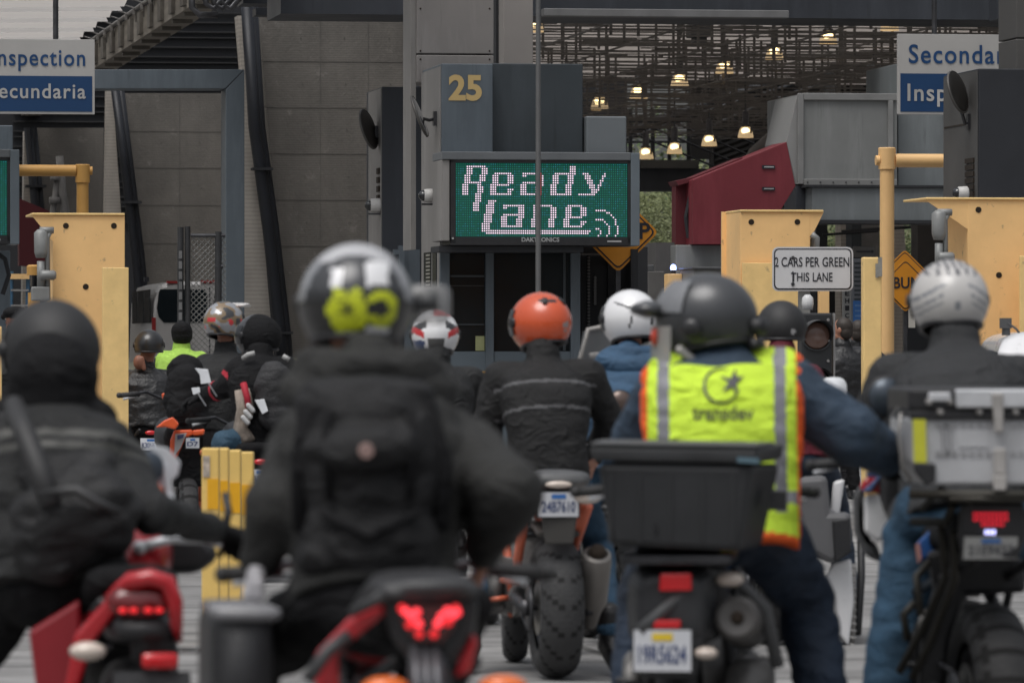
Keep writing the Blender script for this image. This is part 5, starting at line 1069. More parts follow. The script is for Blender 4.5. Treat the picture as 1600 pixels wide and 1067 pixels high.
# --- scooter with large black top case
def bike_case():
    k = BK['E'] = Bike('dark commuter motorcycle with a big black top case and round muffler', 1062, 18.0, -.09)
    k.chassis(tank=BLUEP, bar_w=.38, bar_z=1.05, seat_z=.82, w=.13, R=.29, seat_y=(-.2,.7), mirrors=False)
    L = k.L; y = -.42
    def box(q0, q1, dp): m = k.mb(); m.rings([[L(x, py, dy) for x, py in q] for q, dy in ((q0, y), (q1, y+dp))]); return m
    m = k.mb(); f = [(934,722),(1178,726),(1158,862),(952,852)]
    m.rings([[L(x, py, y) for x, py in f], [L(x+(38 if py < 800 else 24), 690+(py-690)*.98, y+.42) for x, py in [(930,722),(1182,724),(1166,858),(950,850)]]]); o = k.part(m, 'top_case', M('case_black', (.020,.021,.023), .5, 0, .25, 4, .1, 70), False, .02)
    m = k.mb(); m.rings([[L(x, py, y-.015) for x, py in [(920,696),(1186,700),(1184,725),(924,721)]], [L(x, py, y+.43) for x, py in [(957,688),(1226,692),(1222,718),(960,714)]]]); k.part(m, 'lid', M('case_lid', (.035,.036,.038), .5, 0, .3, 5), False, .014, o)
    m = k.mb(); m.rings([[L(x, py, y-.02) for x, py in [(924,690),(1184,694),(1184,700),(922,696)]], [L(x, py, y+.3) for x, py in [(940,686),(1210,690),(1210,697),(940,693)]]]); k.part(m, 'lid_ridge', GPLAST, False, .006, o)
    m = k.mb()
    for x in (955, 1000, 1048, 1098, 1146): m.rings([[L(x-2, 740, y-.006), L(x+2, 740, y-.006), L(x+1, 848, y-.006), L(x-2, 848, y-.006)], [L(x-4, 740, y+.01), L(x+4, 740, y+.01), L(x+3, 848, y+.01), L(x-4, 848, y+.01)]])
    k.part(m, 'case_rib', M('case_rib', (.026,.027,.029), .55), False, 0, o)
    m = k.mb(); m.rings([[L(x, py, y-.016+dy) for x, py in [(1152,714),(1186,716),(1186,724),(1152,722)]] for dy in (-.004,.0)]); k.part(m, 'lid_badge', M('badge_blue', (.10,.17,.21), .4), False, 0, o)
    m = k.mb(); c = L(1212, 772, y+.2); m.box(c.x-.02, c.x+.035, c.y-.03, c.y+.03, c.z-.05, c.z+.01); m.tube([L(1024,818,y-.003), L(1026,832,y-.003)], .006, 6); k.part(m, 'latch', PLAST, False, 0, o)
    m = k.mb(); m.box(-.16, .18, -.38, .1, L(1060,868,y).z-.03, L(1060,868,y).z); k.part(m, 'case_rack', DSTEEL, False, .008)
    m = k.mb(); m.loft([(-.33,-.01,.70,.10,.10,4),(-.25,-.01,.70,.14,.13,4),(.1,0,.70,.15,.13,4)], 20); m.rings([[L(x, py, -.32+dy) for x, py in ((1012,905),(1100,905),(1108,960),(1088,1060),(1000,1060),(995,960))] for dy in (0,.06)]); k.part(m, 'tail_body', M('tail_dark', (.032,.033,.036), .45, 0, .3, 6), False, .02)
    for q, nm in ((((1032,896),(1080,895),(1081,922),(1030,923)), 'tail_light'), (((1021,968),(1064,968),(1063,983),(1020,984)), 'reflector')):
        m = k.mb(); m.rings([[L(x, py, -.35) for x, py in q], [L(x, py, -.31) for x, py in q]]); k.part(m, nm, REDL, False, .006)
    k.plate(L(1035, 1016, -.36), .178, .128, '19R5624', PLYEL, .05)
    m = k.mb(); m.tube([L(1092,905,-.30), L(1030,958,-.33), L(1000,985,-.34)], .02, 8); m.tube([L(1100,890,-.25), L(1150,905,-.2), L(1195,950,-.15), L(1215,1040,-.1)], .022, 8); k.part(m, 'side_trim', GPLAST)
    m = k.mb(); a = L(1152, 965, -.30); m.lathe(a, (0.02,1,-.12), [(-.005,.018),(-.012,.055),(0,.068),(.03,.072),(.40,.072),(.46,.04)], 26); mu = k.part(m, 'muffler', M('muffler_dark', (.10,.095,.092), .5, .4, .15, 8), 2)
    m = k.mb(); m.lathe(a, (0.02,1,-.12), [(-.014,.005),(-.013,.02),(-.006,.022)], 14); k.part(m, 'outlet', HOLE, True, 0, mu)
    m = k.mb(); m.loft([(-.1,.22,.42,.07,.10,4),(.3,.22,.42,.07,.10,4)], 18); m.loft([(-.15,.2,.30,.05,.05,3),(.4,.18,.30,.06,.06,3)], 14); k.part(m, 'engine_side', CAST)
    k.signal(L(1108, 908, -.2), L(1140, 905, -.25), CREAM, .024); k.signal(L(1101, 1020, -.3), L(1103, 1020, -.35), CREAM, .02)
    m = k.mb(); m.loft([(.95,0,1.0,.16,.14,3),(1.1,0,.98,.18,.15,3),(1.22,0,.94,.1,.1,2.5)], 18); k.part(m, 'headlamp_cowl', PLAST)
bike_case()
# --- white motorcycle ahead of it
def bike_white():
    k = BK['F'] = Bike('white and grey motorcycle behind the arm of the hi vis rider', 1205, 29.0, .10)
    k.chassis(tank=WHITE, bar_w=.40, bar_z=1.15, mirrors=False, seat_z=.84, w=.16)
    L = k.L
    m = k.mb(); m.rings([[L(x, py, -.2+dy) for x, py in ((1248,745),(1292,742),(1298,800),(1330,800),(1330,860),(1300,882),(1262,862),(1246,800))] for dy in (0,.3)]); k.part(m, 'side_case', M('case_grey', (.12,.12,.125), .5, 0, .1, 4), False, .03)
    m = k.mb(); m.rings([[L(x, py, -.22+dy) for x, py in ((1300,812),(1328,808),(1330,862),(1304,880))] for dy in (0,.03)]); k.part(m, 'case_cover', PLAST, False, .01)
    m = k.mb(); m.rings([[L(x, py, .1+dy) for x, py in ((1302,752),(1320,748),(1310,812),(1296,812))] for dy in (0,.06)]); m.rings([[L(x, py, -.1+dy) for x, py in ((1276,932),(1300,880),(1330,872),(1334,940),(1326,1010),(1310,990),(1304,930),(1280,946))] for dy in (0,.25)]); k.part(m, 'side_fairing', WHITE, False, .015)
    m = k.mb(); m.rings([[L(x, py, -.05+dy) for x, py in ((1326,880),(1338,880),(1336,1030),(1326,1030))] for dy in (0,.05)])
    for q in range(12): m.tube([L(1326,885+q*11,-.07), L(1338,887+q*11,-.07)], .008, 6)
    k.part(m, 'shock_spring', ALUD)
    m = k.mb(); c = L(1302, 614, .2); m.loft([(c.y,c.x,c.z,.072,.082,3.2),(c.y+.03,c.x,c.z,.07,.078,3),(c.y+.08,c.x,c.z,.03,.03,2)], 20); m.tube([c, L(1300,650,.3), L(1296,690,.6), L(1284,700,.95)], .012, 8); k.part(m, 'mirror_shell', M('mirror_white_shell', (.62,.64,.67)))
    m = k.mb(); c = L(1280,602,.22); m.loft([(c.y,c.x,c.z,.05,.05,2.4),(c.y+.05,c.x,c.z,.03,.03,2)], 16); k.part(m, 'grey_mirror', GPLAST)
    m = k.mb(); m.tube([L(1344,760,.4), L(1346,900,.3), L(1340,990,.1)], .02, 8); k.part(m, 'dark_brace', PLAST)
    k.plate((0,-.3,.60), .178, .105, 'T82M901')
    m = k.mb(); m.ell((0,-.3,.70), (.05,.02,.02), 10); k.part(m, 'tail_light', REDL)
bike_white()
# --- adventure bike at the right edge
def bike_adv():
    k = BK['G'] = Bike('black adventure motorcycle with a silver aluminium top case', 1546, 18.95, .13)
    k.chassis(tank=PLAST, w=.20, R=.33, tread=knob, bar_w=.43, bar_z=1.12, seat_z=.88, mirrors=False, seat_y=(-.1,.7), bar_y=.96)
    L = k.L; y = -.42
    D = .40
    m = k.mb(); f = [(1424,652),(1694,652),(1694,722),(1672,758),(1448,758),(1424,722)]
    m.rings([[L(x, py, y) for x, py in f], [L(x-34, 546+(py-546)*.972, y+D) for x, py in f]]); o = k.part(m, 'top_case', M('case_aluminium', (.50,.505,.52), .45, .3, .12, 5), False, .012)
    m = k.mb()
    def strip(q, dy0, dy1): m.rings([[L(x, py, y+dy0) for x, py in q], [L(x, py, y+dy1) for x, py in q]])
    lid = [(1420,606),(1698,606),(1698,642),(1420,642)]
    m.rings([[L(x, py, y-.012) for x, py in lid], [L(x-34, 546+(py-546)*.96, y+D+.01) for x, py in lid]]); k.part(m, 'lid', PLAST, False, .012, o)
    m = k.mb(); strip([(1492,608),(1700,608),(1700,637),(1494,637)], -.03, -.011); strip([(1450,613),(1486,613),(1486,627),(1450,627)], -.022, -.011); k.part(m, 'lid_panel', ALU, False, .006, o)
    m = k.mb(); strip([(1422,642),(1698,642),(1698,655),(1422,655)], -.016, .05); k.part(m, 'seal_band', PLAST, False, .004, o)
    m = k.mb(); strip([(1426,649),(1446,649),(1448,723),(1428,722)], -.014, -.002); k.part(m, 'reflective_strip', M('strip_yellow', (.62,.62,.05), .4), False, 0, o)
    m = k.mb(); strip([(1428,722),(1462,724),(1462,752),(1446,758),(1428,735)], -.02, .02); k.part(m, 'corner_guard', PLAST, False, .006, o)
    m = k.mb(); strip([(1549,614),(1568,614),(1568,675),(1554,675)], -.042, -.012); strip([(1553,700),(1572,700),(1572,742),(1553,742)], -.03, -.002); strip([(1551,742),(1574,742),(1572,766),(1552,766)], -.028, -.004); k.part(m, 'latch', M('latch_metal', (.46,.44,.42), .4, .5, .2, 8), False, .005, o)
    m = k.mb()
    for a, b in ((660, 668), (704, 712)):
        for q in range(18):
            x = 1462+q*13
            if 1545 < x < 1575: continue
            strip([(x,a),(x+8,a),(x+8,b),(x,b)], -.006, .0)
    for q in range(3):
        x = 1470+q*7; strip([(x,662),(x+3,662),(x+5,712),(x+2,712)], -.006, 0)
    k.part(m, 'embossed_rib', M('rib_grey', (.33,.33,.34), .5, .3), False, 0, o)
    m = k.mb(); strip([(1494,672),(1544,672),(1544,698),(1498,698)], -.005, 0); k.part(m, 'front_pressing', M('pressing', (.54,.545,.56), .42, .35), False, 0, o)
    m = k.mb()
    for x, py in ((1452,628),(1486,628),(1470,644),(1531,644),(1588,644)): m.lathe(L(x, py, y-.03), (0,1,0), [(-.006,.007),(0,.010),(.02,.010)], 10)
    k.part(m, 'rivet', ALUD, False, 0, o)
    m = k.mb(); m.tube([L(1408,645,y+.1), L(1404,680,y+.1), L(1410,730,y+.1), L(1424,752,y+.1)], .006, 8); m.tube([L(1396,650,y+.3), L(1422,615,y+.05)], .008, 8); k.part(m, 'case_side_rail', ALUD)
    m = k.mb(); z = L(1550,775,y).z; m.box(-.22, .24, -.42, .05, z-.02, z); m.tube([L(1420,772,y), L(1690,772,y)], .014, 8); m.tube([L(1440,795,-.2), L(1470,765,-.3), L(1520,790,-.35)], .013, 8); m.tube([L(1425,815,-.1), L(1478,815,-.2), L(1490,790,-.3)], .015, 8); k.part(m, 'case_rack', M('rack_dark', (.05,.047,.04), .5, .5))
    m = k.mb(); m.rings([[L(x, py, -.36+dy) for x, py in ((1500,785),(1600,785),(1604,838),(1590,872),(1505,872),(1496,838))] for dy in (0,.25)]); k.part(m, 'tail_body', PLAST, False, .012)
    m = k.mb()
    for r in range(3):
        for q in range(9):
            if r == 2 and q in (0,1,8): continue
            m.ell(L(1523+q*6.2, 803+r*8, -.368), (.0055,.004,.0065), 6)
    k.part(m, 'tail_light', M('led_cluster', (.5,.01,.01), .3, emit=(1,.03,.06), es=.6))
    m = k.mb(); 
    for q in range(3): m.ell(L(1541+q*6, 832, -.368), (.005,.004,.011), 8)
    k.part(m, 'plate_lamp', M('plate_lamp_on', (.6,.6,1), .3, emit=(.55,.55,1), es=2.2))
    k.plate(L(1548, 856, -.37), .178, .075, '21E9437', PLBLU, -.25, M('plate_dim', (.36,.36,.35), .5), M('plate_ink_dim', (.10,.10,.11), .5))
    m = k.mb()
    for pts in ([(1470,820,-.1),(1478,900,.0),(1440,985,.15),(1405,1050,.2)], [(1490,830,-.15),(1492,905,-.05),(1455,1000,.1),(1425,1060,.15)], [(1438,960,.1),(1432,900,.15),(1450,880,.2)], [(1418,1000,.2),(1412,960,.2),(1430,940,.2)]): m.tube([L(*p) for p in pts], .014, 8)
    k.part(m, 'pannier_rack', M('rack_dark', (.05,.047,.04)))
    m = k.mb(); m.rings([[L(x, py, .22+dy) for x, py in ((1446,862),(1500,852),(1600,872),(1604,925),(1510,930),(1486,1000),(1476,1090),(1432,1090),(1440,980),(1458,920))] for dy in (0,.25)]); k.part(m, 'dark_filler', PLAST, False, .02)  # dark sheet added for the darkness between leg and tyre
    m = k.mb(); m.rings([[L(x, py, .35+dy) for x, py in ((1430,850),(1455,826),(1474,830),(1470,860),(1436,880))] for dy in (0,.05)]); k.part(m, 'side_panel', BLUEP, False, .01)
    m = k.mb(); m.rings([[L(x, py, .34+dy) for x, py in ((1430,852),(1436,846),(1440,872),(1434,880))] for dy in (0,.02)]); k.part(m, 'tricolour_flash', M('flash', (.5,.25,.22), .4), False)
    m = k.mb(); m.rings([[L(x, py, 1.15+dy) for x, py in ((1350,772),(1388,770),(1408,795),(1396,835),(1370,848),(1350,830))] for dy in (0,.2)]); k.part(m, 'radiator_shroud', WHITE, False, .015)
    m = k.mb(); m.rings([[L(x, py, 1.14+dy) for x, py in ((1342,760),(1352,745),(1402,748),(1406,792),(1388,769),(1350,771))] for dy in (0,.2)]); k.part(m, 'shroud_top', RED, False, .012)
    m = k.mb(); m.rings([[L(x, py, 1.13+dy) for x, py in ((1346,768),(1374,742),(1382,738),(1360,768))] for dy in (-.01,.02)]); m.rings([[L(x, py, 1.2+dy) for x, py in ((1352,738),(1380,732),(1378,746),(1356,750))] for dy in (-.01,.1)]); k.part(m, 'blue_flash', M('flash_blue', (.10,.16,.33), .4), False, .004)
    m = k.mb(); m.rings([[L(x, py, 1.2+dy) for x, py in ((1332,772),(1350,752),(1350,835),(1372,850),(1378,880),(1352,868),(1334,830))] for dy in (0,.2)]); k.part(m, 'shroud_side', GPLAST, False, .02)
    m = k.mb(); c = L(1386, 620, .9); m.lathe(c, (0,1,0), [(-.004,.05),(-.006,.068),(.0,.074),(.02,.074),(.05,.05),(.06,.01)], 26); m.tube([c, L(1392,670,.9), L(1388,720,.9)], .012, 8); o2 = k.part(m, 'mirror', PLAST)
    m = k.mb(); m.lathe(c, (0,1,0), [(-.012,.004),(-.010,.064),(.0,.066)], 24); k.part(m, 'mirror_glass', M('mirror_dim', (.06,.075,.095), .3, .4), True, 0, o2)
    m = k.mb(); m.tube([L(1390,650,.95), L(1388,700,.95), L(1392,740,.95)], .02, 8); m.box(L(1386,712,.9).x-.04, L(1386,712,.9).x+.05, .86, .94, L(1386,716,.9).z, L(1386,704,.9).z); k.part(m, 'clutch_perch', PLAST)
    m = k.mb(); m.ell(L(1392,722,.86), .014, 10); k.part(m, 'bar_end', ALU)
    m = k.mb(); m.loft([(1.0,0,1.0,.15,.14,2.6),(1.25,0,1.05,.14,.18,2.6),(1.45,0,1.0,.08,.08,2.4)], 22); k.part(m, 'nose_fairing', PLAST)
    m = k.mb(); m.lathe((.24,.2,.42), (0.03,-1,.25), [(0,.04),(.05,.06),(.45,.06),(.5,.04)], 18); k.part(m, 'muffler', DSTEEL)
bike_adv()
# --- touring bike with clear screen (navy jacket) and the bikes farther ahead
def bike_screen():
    k = BK['D'] = Bike('motorcycle with a clear windscreen under the rider in the blue hooded jacket', 985, 28.3, .13)
    k.chassis(tank=PLAST, bar_w=.37, bar_z=1.05, mirror_up=.18)
    m = k.mb()
    def fn(i, j):
        u = (i/11-.5)*2; v = j/8; return (u*.24*(1-.25*v*v), 1.15+.10*u*u*-1+v*-.12, 1.02+v*.48*(1-.12*u*u))
    L = k.L; c = L(935, 550, 1.2)
    def fn2(i, j):
        u = (i/11-.5)*2; v = j/8; return (c.x+.07+u*.21*(1-.12*v), 1.2-.12*u*u-.10*v, c.z-.22+v*.36*(1-.1*u*u))
    m.grid(fn2, 12, 9); k.part(m, 'windscreen', CLEAR)
    m = k.mb(); m.tube([fn2(0, 0), fn2(0, 4), fn2(1, 8), fn2(5, 8), fn2(10, 8), fn2(11, 4), fn2(11, 0)], .012, 6); m.tube([(c.x-.05,1.18,c.z-.02),(c.x+.1,1.15,c.z+.0),(c.x+.12,1.1,c.z-.2)], .018, 6); k.part(m, 'screen_edge', M('screen_edge', (.34,.32,.30), .4))
    k.plate((0,-.3,.68), .178, .105, 'K30N618')
    m = k.mb(); m.ell((0,-.3,.78), (.05,.02,.02), 10); k.part(m, 'tail_light', REDL)
bike_screen()
def bike_dirt():
    k = BK['I'] = Bike('orange off road motorcycle with a small plate, far left of the queue', 292, 39.2, .13)
    k.chassis(tank=PLAST, frame=ORFRAME, w=.13, fw=.1, tread=knob, seat_z=.9, bar_w=.40, bar_z=1.2, mirrors=False, mirror_up=.12, mirror_mat=M('mirror_white_shell', (.62,.64,.67)))
    L = k.L
    m = k.mb(); m.rings([[L(x, py, dy) for x, py in ((243,668),(256,657),(270,651),(280,662),(274,671),(258,667))] for dy in (-.35,-.2)]); m.rings([[L(x, py, dy) for x, py in ((300,672),(320,670),(319,679),(302,681))] for dy in (-.2,.3)]); k.part(m, 'rear_fender', ORANGE, False, .01)
    m = k.mb(); m.rings([[L(x, py, -.2+dy) for x, py in ((266,688),(272,672),(300,671),(302,679),(290,684),(276,716),(264,722))] for dy in (0,.06)]); m.rings([[L(x, py, .2+dy) for x, py in ((252,615),(262,612),(264,636),(256,634))] for dy in (0,.1)]); k.part(m, 'side_panel', ORANGE, False, .01)
    m = k.mb(); m.rings([[L(x, py, -.22+dy) for x, py in ((274,678),(292,676),(282,700),(272,712))] for dy in (0,.01)]); k.part(m, 'white_panel', M('panel_offwhite', (.45,.43,.42), .5), False)
    m = k.mb(); m.rings([[L(x, py, -.235+dy) for x, py in ((277,680),(288,678),(286,684),(277,687))] for dy in (0,.008)]); k.part(m, 'blue_mark', M('mark_blue', (.05,.06,.14), .5), False)
    k.plate(L(301, 692, -.3), .09, .07, 'D7', PLBLU, 0)
    m = k.mb(); m.rings([[L(x, py, -.1+dy) for x, py in ((282,690),(318,682),(316,760),(270,760))] for dy in (0,.2)]); k.part(m, 'mudguard', BLACK, False, .01)
bike_dirt()
for nm, px, d, lb in (('J', 402, 36.8, 'dark motorcycle carrying the rider in black and red near the bollards'), ('K', 684, 30.6, 'motorcycle hidden behind the central rider below the red and white helmet'), ('M', 232, 49.6, 'dark motorcycle behind the tall yellow housing under the leather jacket rider'), ('N', 285, 52, 'dark motorcycle under the rider in the lime green jacket')):
    b = P(px, YH, d); b.z = 0; BK[nm] = dup(BK['D'].t, b, lb)
    for ch in list(BK[nm].children):
        if ch.name.split('.')[0] in ('windscreen', 'screen_edge', 'mirror'):
            for g_ in list(ch.children): bpy.data.objects.remove(g_)
            bpy.data.objects.remove(ch)
# ------------------------------------------------------------------ people
UP = Vector((0,0,1))
def hand(mb, w, d, nrm, curl=.5, r=.0095, side=1):
    d = d.normalized(); nrm = (nrm-d*nrm.dot(d)).normalized(); sx = d.cross(nrm)*side
    mb.cap(w-d*.02, w+d*.02, .026, .026)
    for q, L in ((-.031,.92),(-.010,1.05),(.011,1.0),(.031,.82)):
        k0 = w+sx*q*.6+d*.015; k1 = w+sx*q+d*(.088 if abs(q) < .02 else .082); mb.cap(k0, k1, r*1.5, r*1.25, 10)
        p = k1; a = 0
        for sg, f in ((.040,.8),(.026,1.1),(.021,.8)):
            a += curl*f; v = d*math.cos(a)-nrm*math.sin(a)*-1 if False else d*math.cos(a)+nrm*math.sin(a); n = p+v*sg*L; mb.cap(p, n, r*1.02, r*.9, 8); p = n
    b = w-sx*.030+d*.02; t1 = b+(d*.7-sx*.6+nrm*.3).normalized()*.045; t2 = t1+(d*.9-sx*.1+nrm*.5*curl).normalized()*.030
    mb.cap(w+d*.01, b, r*1.6, r*1.4, 10); mb.cap(b, t1, r*1.45, r*1.15, 10); mb.cap(t1, t2, r*1.12, r*.9, 10)
TAB = [(-.10,.185,.150),(0,.185,.150),(.2,.175,.145),(.45,.195,.150),(.68,.212,.150),(.84,.190,.132),(.95,.115,.100),(1.02,.075,.078)]
class Person:
    def __init__(s, label, d, yaw=.13, bulk=1.0, group='riders waiting in the queue', skin=SKIN, stand=False, **px):
        s.yaw = yaw; s.d = d; s.bulk = bulk; s.Rv = Vector((math.cos(yaw), math.sin(yaw), 0)); s.Fv = Vector((-math.sin(yaw), math.cos(yaw), 0))
        J = {}
        def g(k): 
            v = px[k]; return P(v[0], v[1], v[2] if len(v) > 2 else d)
        J['neck'] = g('neck'); J['pelvis'] = g('pelvis'); Rv, Fv = s.Rv, s.Fv; b = bulk
        J['head'] = g('head') if 'head' in px else J['neck']+UP*.17+Fv*.03
        for sd, q in (('L',-1),('R',1)):
            J['sh'+sd] = g('sh'+sd) if 'sh'+sd in px else J['neck']+Rv*q*.19*b-UP*.085
            J['el'+sd] = g('el'+sd) if 'el'+sd in px else J['sh'+sd]+Rv*q*.11+Fv*.10-UP*.27
            J['wr'+sd] = g('wr'+sd) if 'wr'+sd in px else J['el'+sd]+Rv*q*-.02+Fv*.25-UP*.06
            J['hip'+sd] = J['pelvis']+Rv*q*.095*b-UP*.02
            if stand:
                J['kn'+sd] = J['hip'+sd]+Fv*.03; J['kn'+sd].z = .50; J['an'+sd] = J['hip'+sd]+Rv*q*.03; J['an'+sd].z = .10
            else:
                J['kn'+sd] = g('kn'+sd) if 'kn'+sd in px else J['hip'+sd]+Rv*q*.16+Fv*.34-UP*.28
                J['an'+sd] = g('an'+sd) if 'an'+sd in px else J['hip'+sd]+Rv*q*.20+Fv*.10
                if 'an'+sd not in px: J['an'+sd].z = .10
            J['to'+sd] = g('to'+sd) if 'to'+sd in px else J['an'+sd]+Fv*.19+Rv*q*.03
            if 'to'+sd not in px: J['to'+sd].z = .045
        s.J = J; base = Vector((J['pelvis'].x, J['pelvis'].y, 0)); s.base = base
        m = MB(); s.torso(m, .80*b, -.05, .93)
        for sd, q in (('L',-1),('R',1)):
            m.cap(J['neck']-UP*.08, J['sh'+sd], .06, .05); m.cap(J['sh'+sd], J['el'+sd], .052, .040); m.cap(J['el'+sd], J['wr'+sd], .040, .027)
            m.cap(J['hip'+sd], J['kn'+sd], .078, .052); m.cap(J['kn'+sd], J['an'+sd], .052, .036); m.cap(J['an'+sd], J['to'+sd], .036, .028)
            dv = px.get('hd'+sd); dv = (P(*dv)-J['wr'+sd]) if dv else (J['wr'+sd]-J['el'+sd])
            nr = px.get('hn'+sd); nr = Vector(nr) if nr else (-UP if not stand else -q*Rv)
            s.hd = getattr(s, 'hd', {}); s.hd[sd] = (dv, nr, px.get('curl', .55)); hand(m, J['wr'+sd]+dv.normalized()*.02, dv, nr, px.get('curl', .55), .0095, q)
        m.cap(J['neck']-UP*.06, J['head']-UP*.05, .058, .055)
        h = J['head']; hy = px.get('head_yaw', yaw); A = Matrix.Rotation(hy, 3, 'Z'); s.A = A; s.hy = hy
        m.ell(h+UP*.015, (.074,.095,.105), 18, A=A); m.ell(h+A@Vector((0,.035,-.055)), (.056,.058,.062), 14, A=A)
        m.cap(h+A@Vector((0,.094,.01)), h+A@Vector((0,.112,-.022)), .010, .014, 8)
        m.cap(h+A@Vector((-.03,.083,.028)), h+A@Vector((.03,.083,.028)), .012, .012, 8); m.cap(h+A@Vector((-.02,.09,-.058)), h+A@Vector((.02,.09,-.058)), .009, .009, 8)
        for q in (-1, 1): m.ell(h+A@Vector((q*.078,-.005,.0)), (.010,.020,.032), 10, A=A)
        s.o = melt(m, 'person', skin, None, .0065, 2, base=base); tag(s.o, label, 'person', group)
        e = MB()
        for q in (-1, 1): e.ell(h+A@Vector((q*.031,.086,.008)), (.013,.009,.009), 8, A=A)
        e.build('eyes', M('eye', (.5,.48,.45), .2), s.o, True)
    def torso(s, m, b, t0, t1, n=24, tab=None, ex=2.5):
        J = s.J; sp = J['neck']-J['pelvis']; u = sp.normalized(); Fw = (s.Fv-u*s.Fv.dot(u)).normalized(); rs = []
        tab = tab or TAB
        for i in range(15):
            t = t0+(t1-t0)*i/14
            for a, c in zip(tab, tab[1:]):
                if a[0] <= t <= c[0] or (a is tab[0] and t < a[0]) or (c is tab[-1] and t > c[0]):
                    f = min(max((t-a[0])/(c[0]-a[0]), 0), 1); hw = a[1]+(c[1]-a[1])*f; hd = a[2]+(c[2]-a[2])*f; break
            c = J['pelvis']+sp*t-Fw*.035*math.sin(min(max(t,0),1)*math.pi)
            r = []
            for k in range(n):
                q = 2*math.pi*k/n; cs, sn = math.cos(q), math.sin(q)
                r.append(c+s.Rv*hw*b*math.copysign(abs(cs)**(2/ex), cs)+Fw*hd*b*math.copysign(abs(sn)**(2/ex), sn))
            rs.append(r)
        m.rings(rs)
    def lat(s, c):       # sideways and along-spine coordinates on the back
        J = s.J; sp = J['neck']-J['pelvis']; v = c-J['pelvis']; t = v.dot(sp)/sp.length_squared; return v.dot(s.Rv)-(sp*t).dot(s.Rv), t
    def jacket(s, mats, r=1.0, fold=.012, pick=None, collar=True, hem=-.10, name='jacket', seed=1, voxel=.010, arm=1.0, fk=(6,6,12)):
        J = s.J; b = s.bulk; m = MB(); s.torso(m, b*r, hem, 1.0); q_ = r; r = r*arm
        for sd in 'LR':
            m.cap(J['neck']-UP*.10, J['sh'+sd], .105*q_*b, .088*q_*b); m.cap(J['sh'+sd], J['el'+sd], .088*q_*b*(1+(arm-1)*.25), .070*r*b); m.cap(J['el'+sd], J['wr'+sd], .070*r*b, .047*r*b)
        if collar: m.cap(J['neck']-UP*.03, J['neck']+UP*.055+s.Fv*.01, .085*b, .078*b)
        s.jk = melt(m, name, mats, s.o, voxel, 4, fold, fk, pick=pick, seed=seed); return s.jk
    def trousers(s, mat, r=1.0, fold=.009, seed=3):
        J = s.J; m = MB(); m.ell(J['pelvis']-UP*.02, (.175*s.bulk,.15*s.bulk,.13), 16, A=Matrix.Rotation(s.yaw, 3, 'Z'))
        for sd in 'LR': m.cap(J['hip'+sd], J['kn'+sd], .098*r, .075*r); m.cap(J['kn'+sd], J['an'+sd]+UP*.03, .075*r, .062*r)
        return melt(m, 'trousers', mat, s.o, .011, 4, fold, pick=None, seed=seed)
    def boots(s, mat=LEATH):
        J = s.J
        for sd in 'LR':
            m = MB(); a, t = J['an'+sd], J['to'+sd]; f = (t-a); f.z = 0; f = f.normalized()
            m.cap(a+UP*.10, a-UP*.02, .055, .050); m.cap(a-UP*.045-f*.03, t-UP*.005, .045, .042); m.cap(a-UP*.01, t, .045, .035); melt(m, 'boot', mat, s.o, .009, 3, .002)
    def gloves(s, mat, sides='LR', px=None):
        for sd in sides:
            q = -1 if sd == 'L' else 1; J = s.J; dv, nr, cu = s.hd[sd]; m = MB(); d = dv.normalized()
            hand(m, J['wr'+sd]+d*.02, dv, nr, cu, .0145, q); m.cap(J['wr'+sd]-d*.04, J['wr'+sd]+d*.03, .042, .036); melt(m, 'glove', mat, s.o, .007, 2)
    def helmet(s, mats, pick=None, size=1.0, yaw=None, pitch=0.0, full=True, c=None, bottom=1.0, visor=True, vmat=GLASS_D, trim=PLAST, roll=0.0, wide=1.0, vents=False):
        hy = s.hy if yaw is None else yaw; A = Matrix.Rotation(hy, 3, 'Z') @ Matrix.Rotation(roll, 3, 'Y') @ Matrix.Rotation(pitch, 3, 'X'); c = s.J['head']+UP*.02 if c is None else c
        rx, ry, rz = .131*size*wide, .155*size, .142*size
        NU, NV = 84, 44
        def vmax(u):
            f = .5+.5*math.cos(u); return R_((122 if full else 112)*bottom+(30 if full else 0)*f**1.5)
        def shell(k, off=0):
            def fn(i, j):
                u = 2*math.pi*i/NU; v = max(vmax(u)*j/(NV-1), .01); sn = math.sin(v)
                fl = 1.0 if math.cos(v) > 0 else 1-.10*(-math.cos(v))
                return c+A@Vector((rx*k*math.sin(u)*sn*fl, ry*k*math.cos(u)*sn*(1.05 if math.cos(u) > 0 and v > 1.4 and full else 1), rz*k*math.cos(v)))
            return fn
        def mf(i, j):
            u = 2*math.pi*(i+.5)/NU; v = vmax(u)*(j+.5)/(NV-1)
            return pick(math.sin(u)*math.sin(v), math.cos(u)*math.sin(v), math.cos(v)) if pick else 0
        m = MB(); m.grid(shell(1), NU, NV, True, False, 0, mf); inn = len(mats); m.grid(shell(.90), NU, NV, True, False, inn)
        f0, f1 = shell(1), shell(.90); m.grid(lambda i, j: f0(i, NV-1) if j == 0 else f1(i, NV-1), NU, 2, True, False, inn)
        o = m.build('helmet', list(mats)+[BLACK], s.o, True)
        m = MB(); rr = [shell(1.012)(i, NV-1) for i in range(NU)]; m.tube(rr+[rr[0]], .009, 8, 0, False); m.build('edge_trim', trim, o, True)
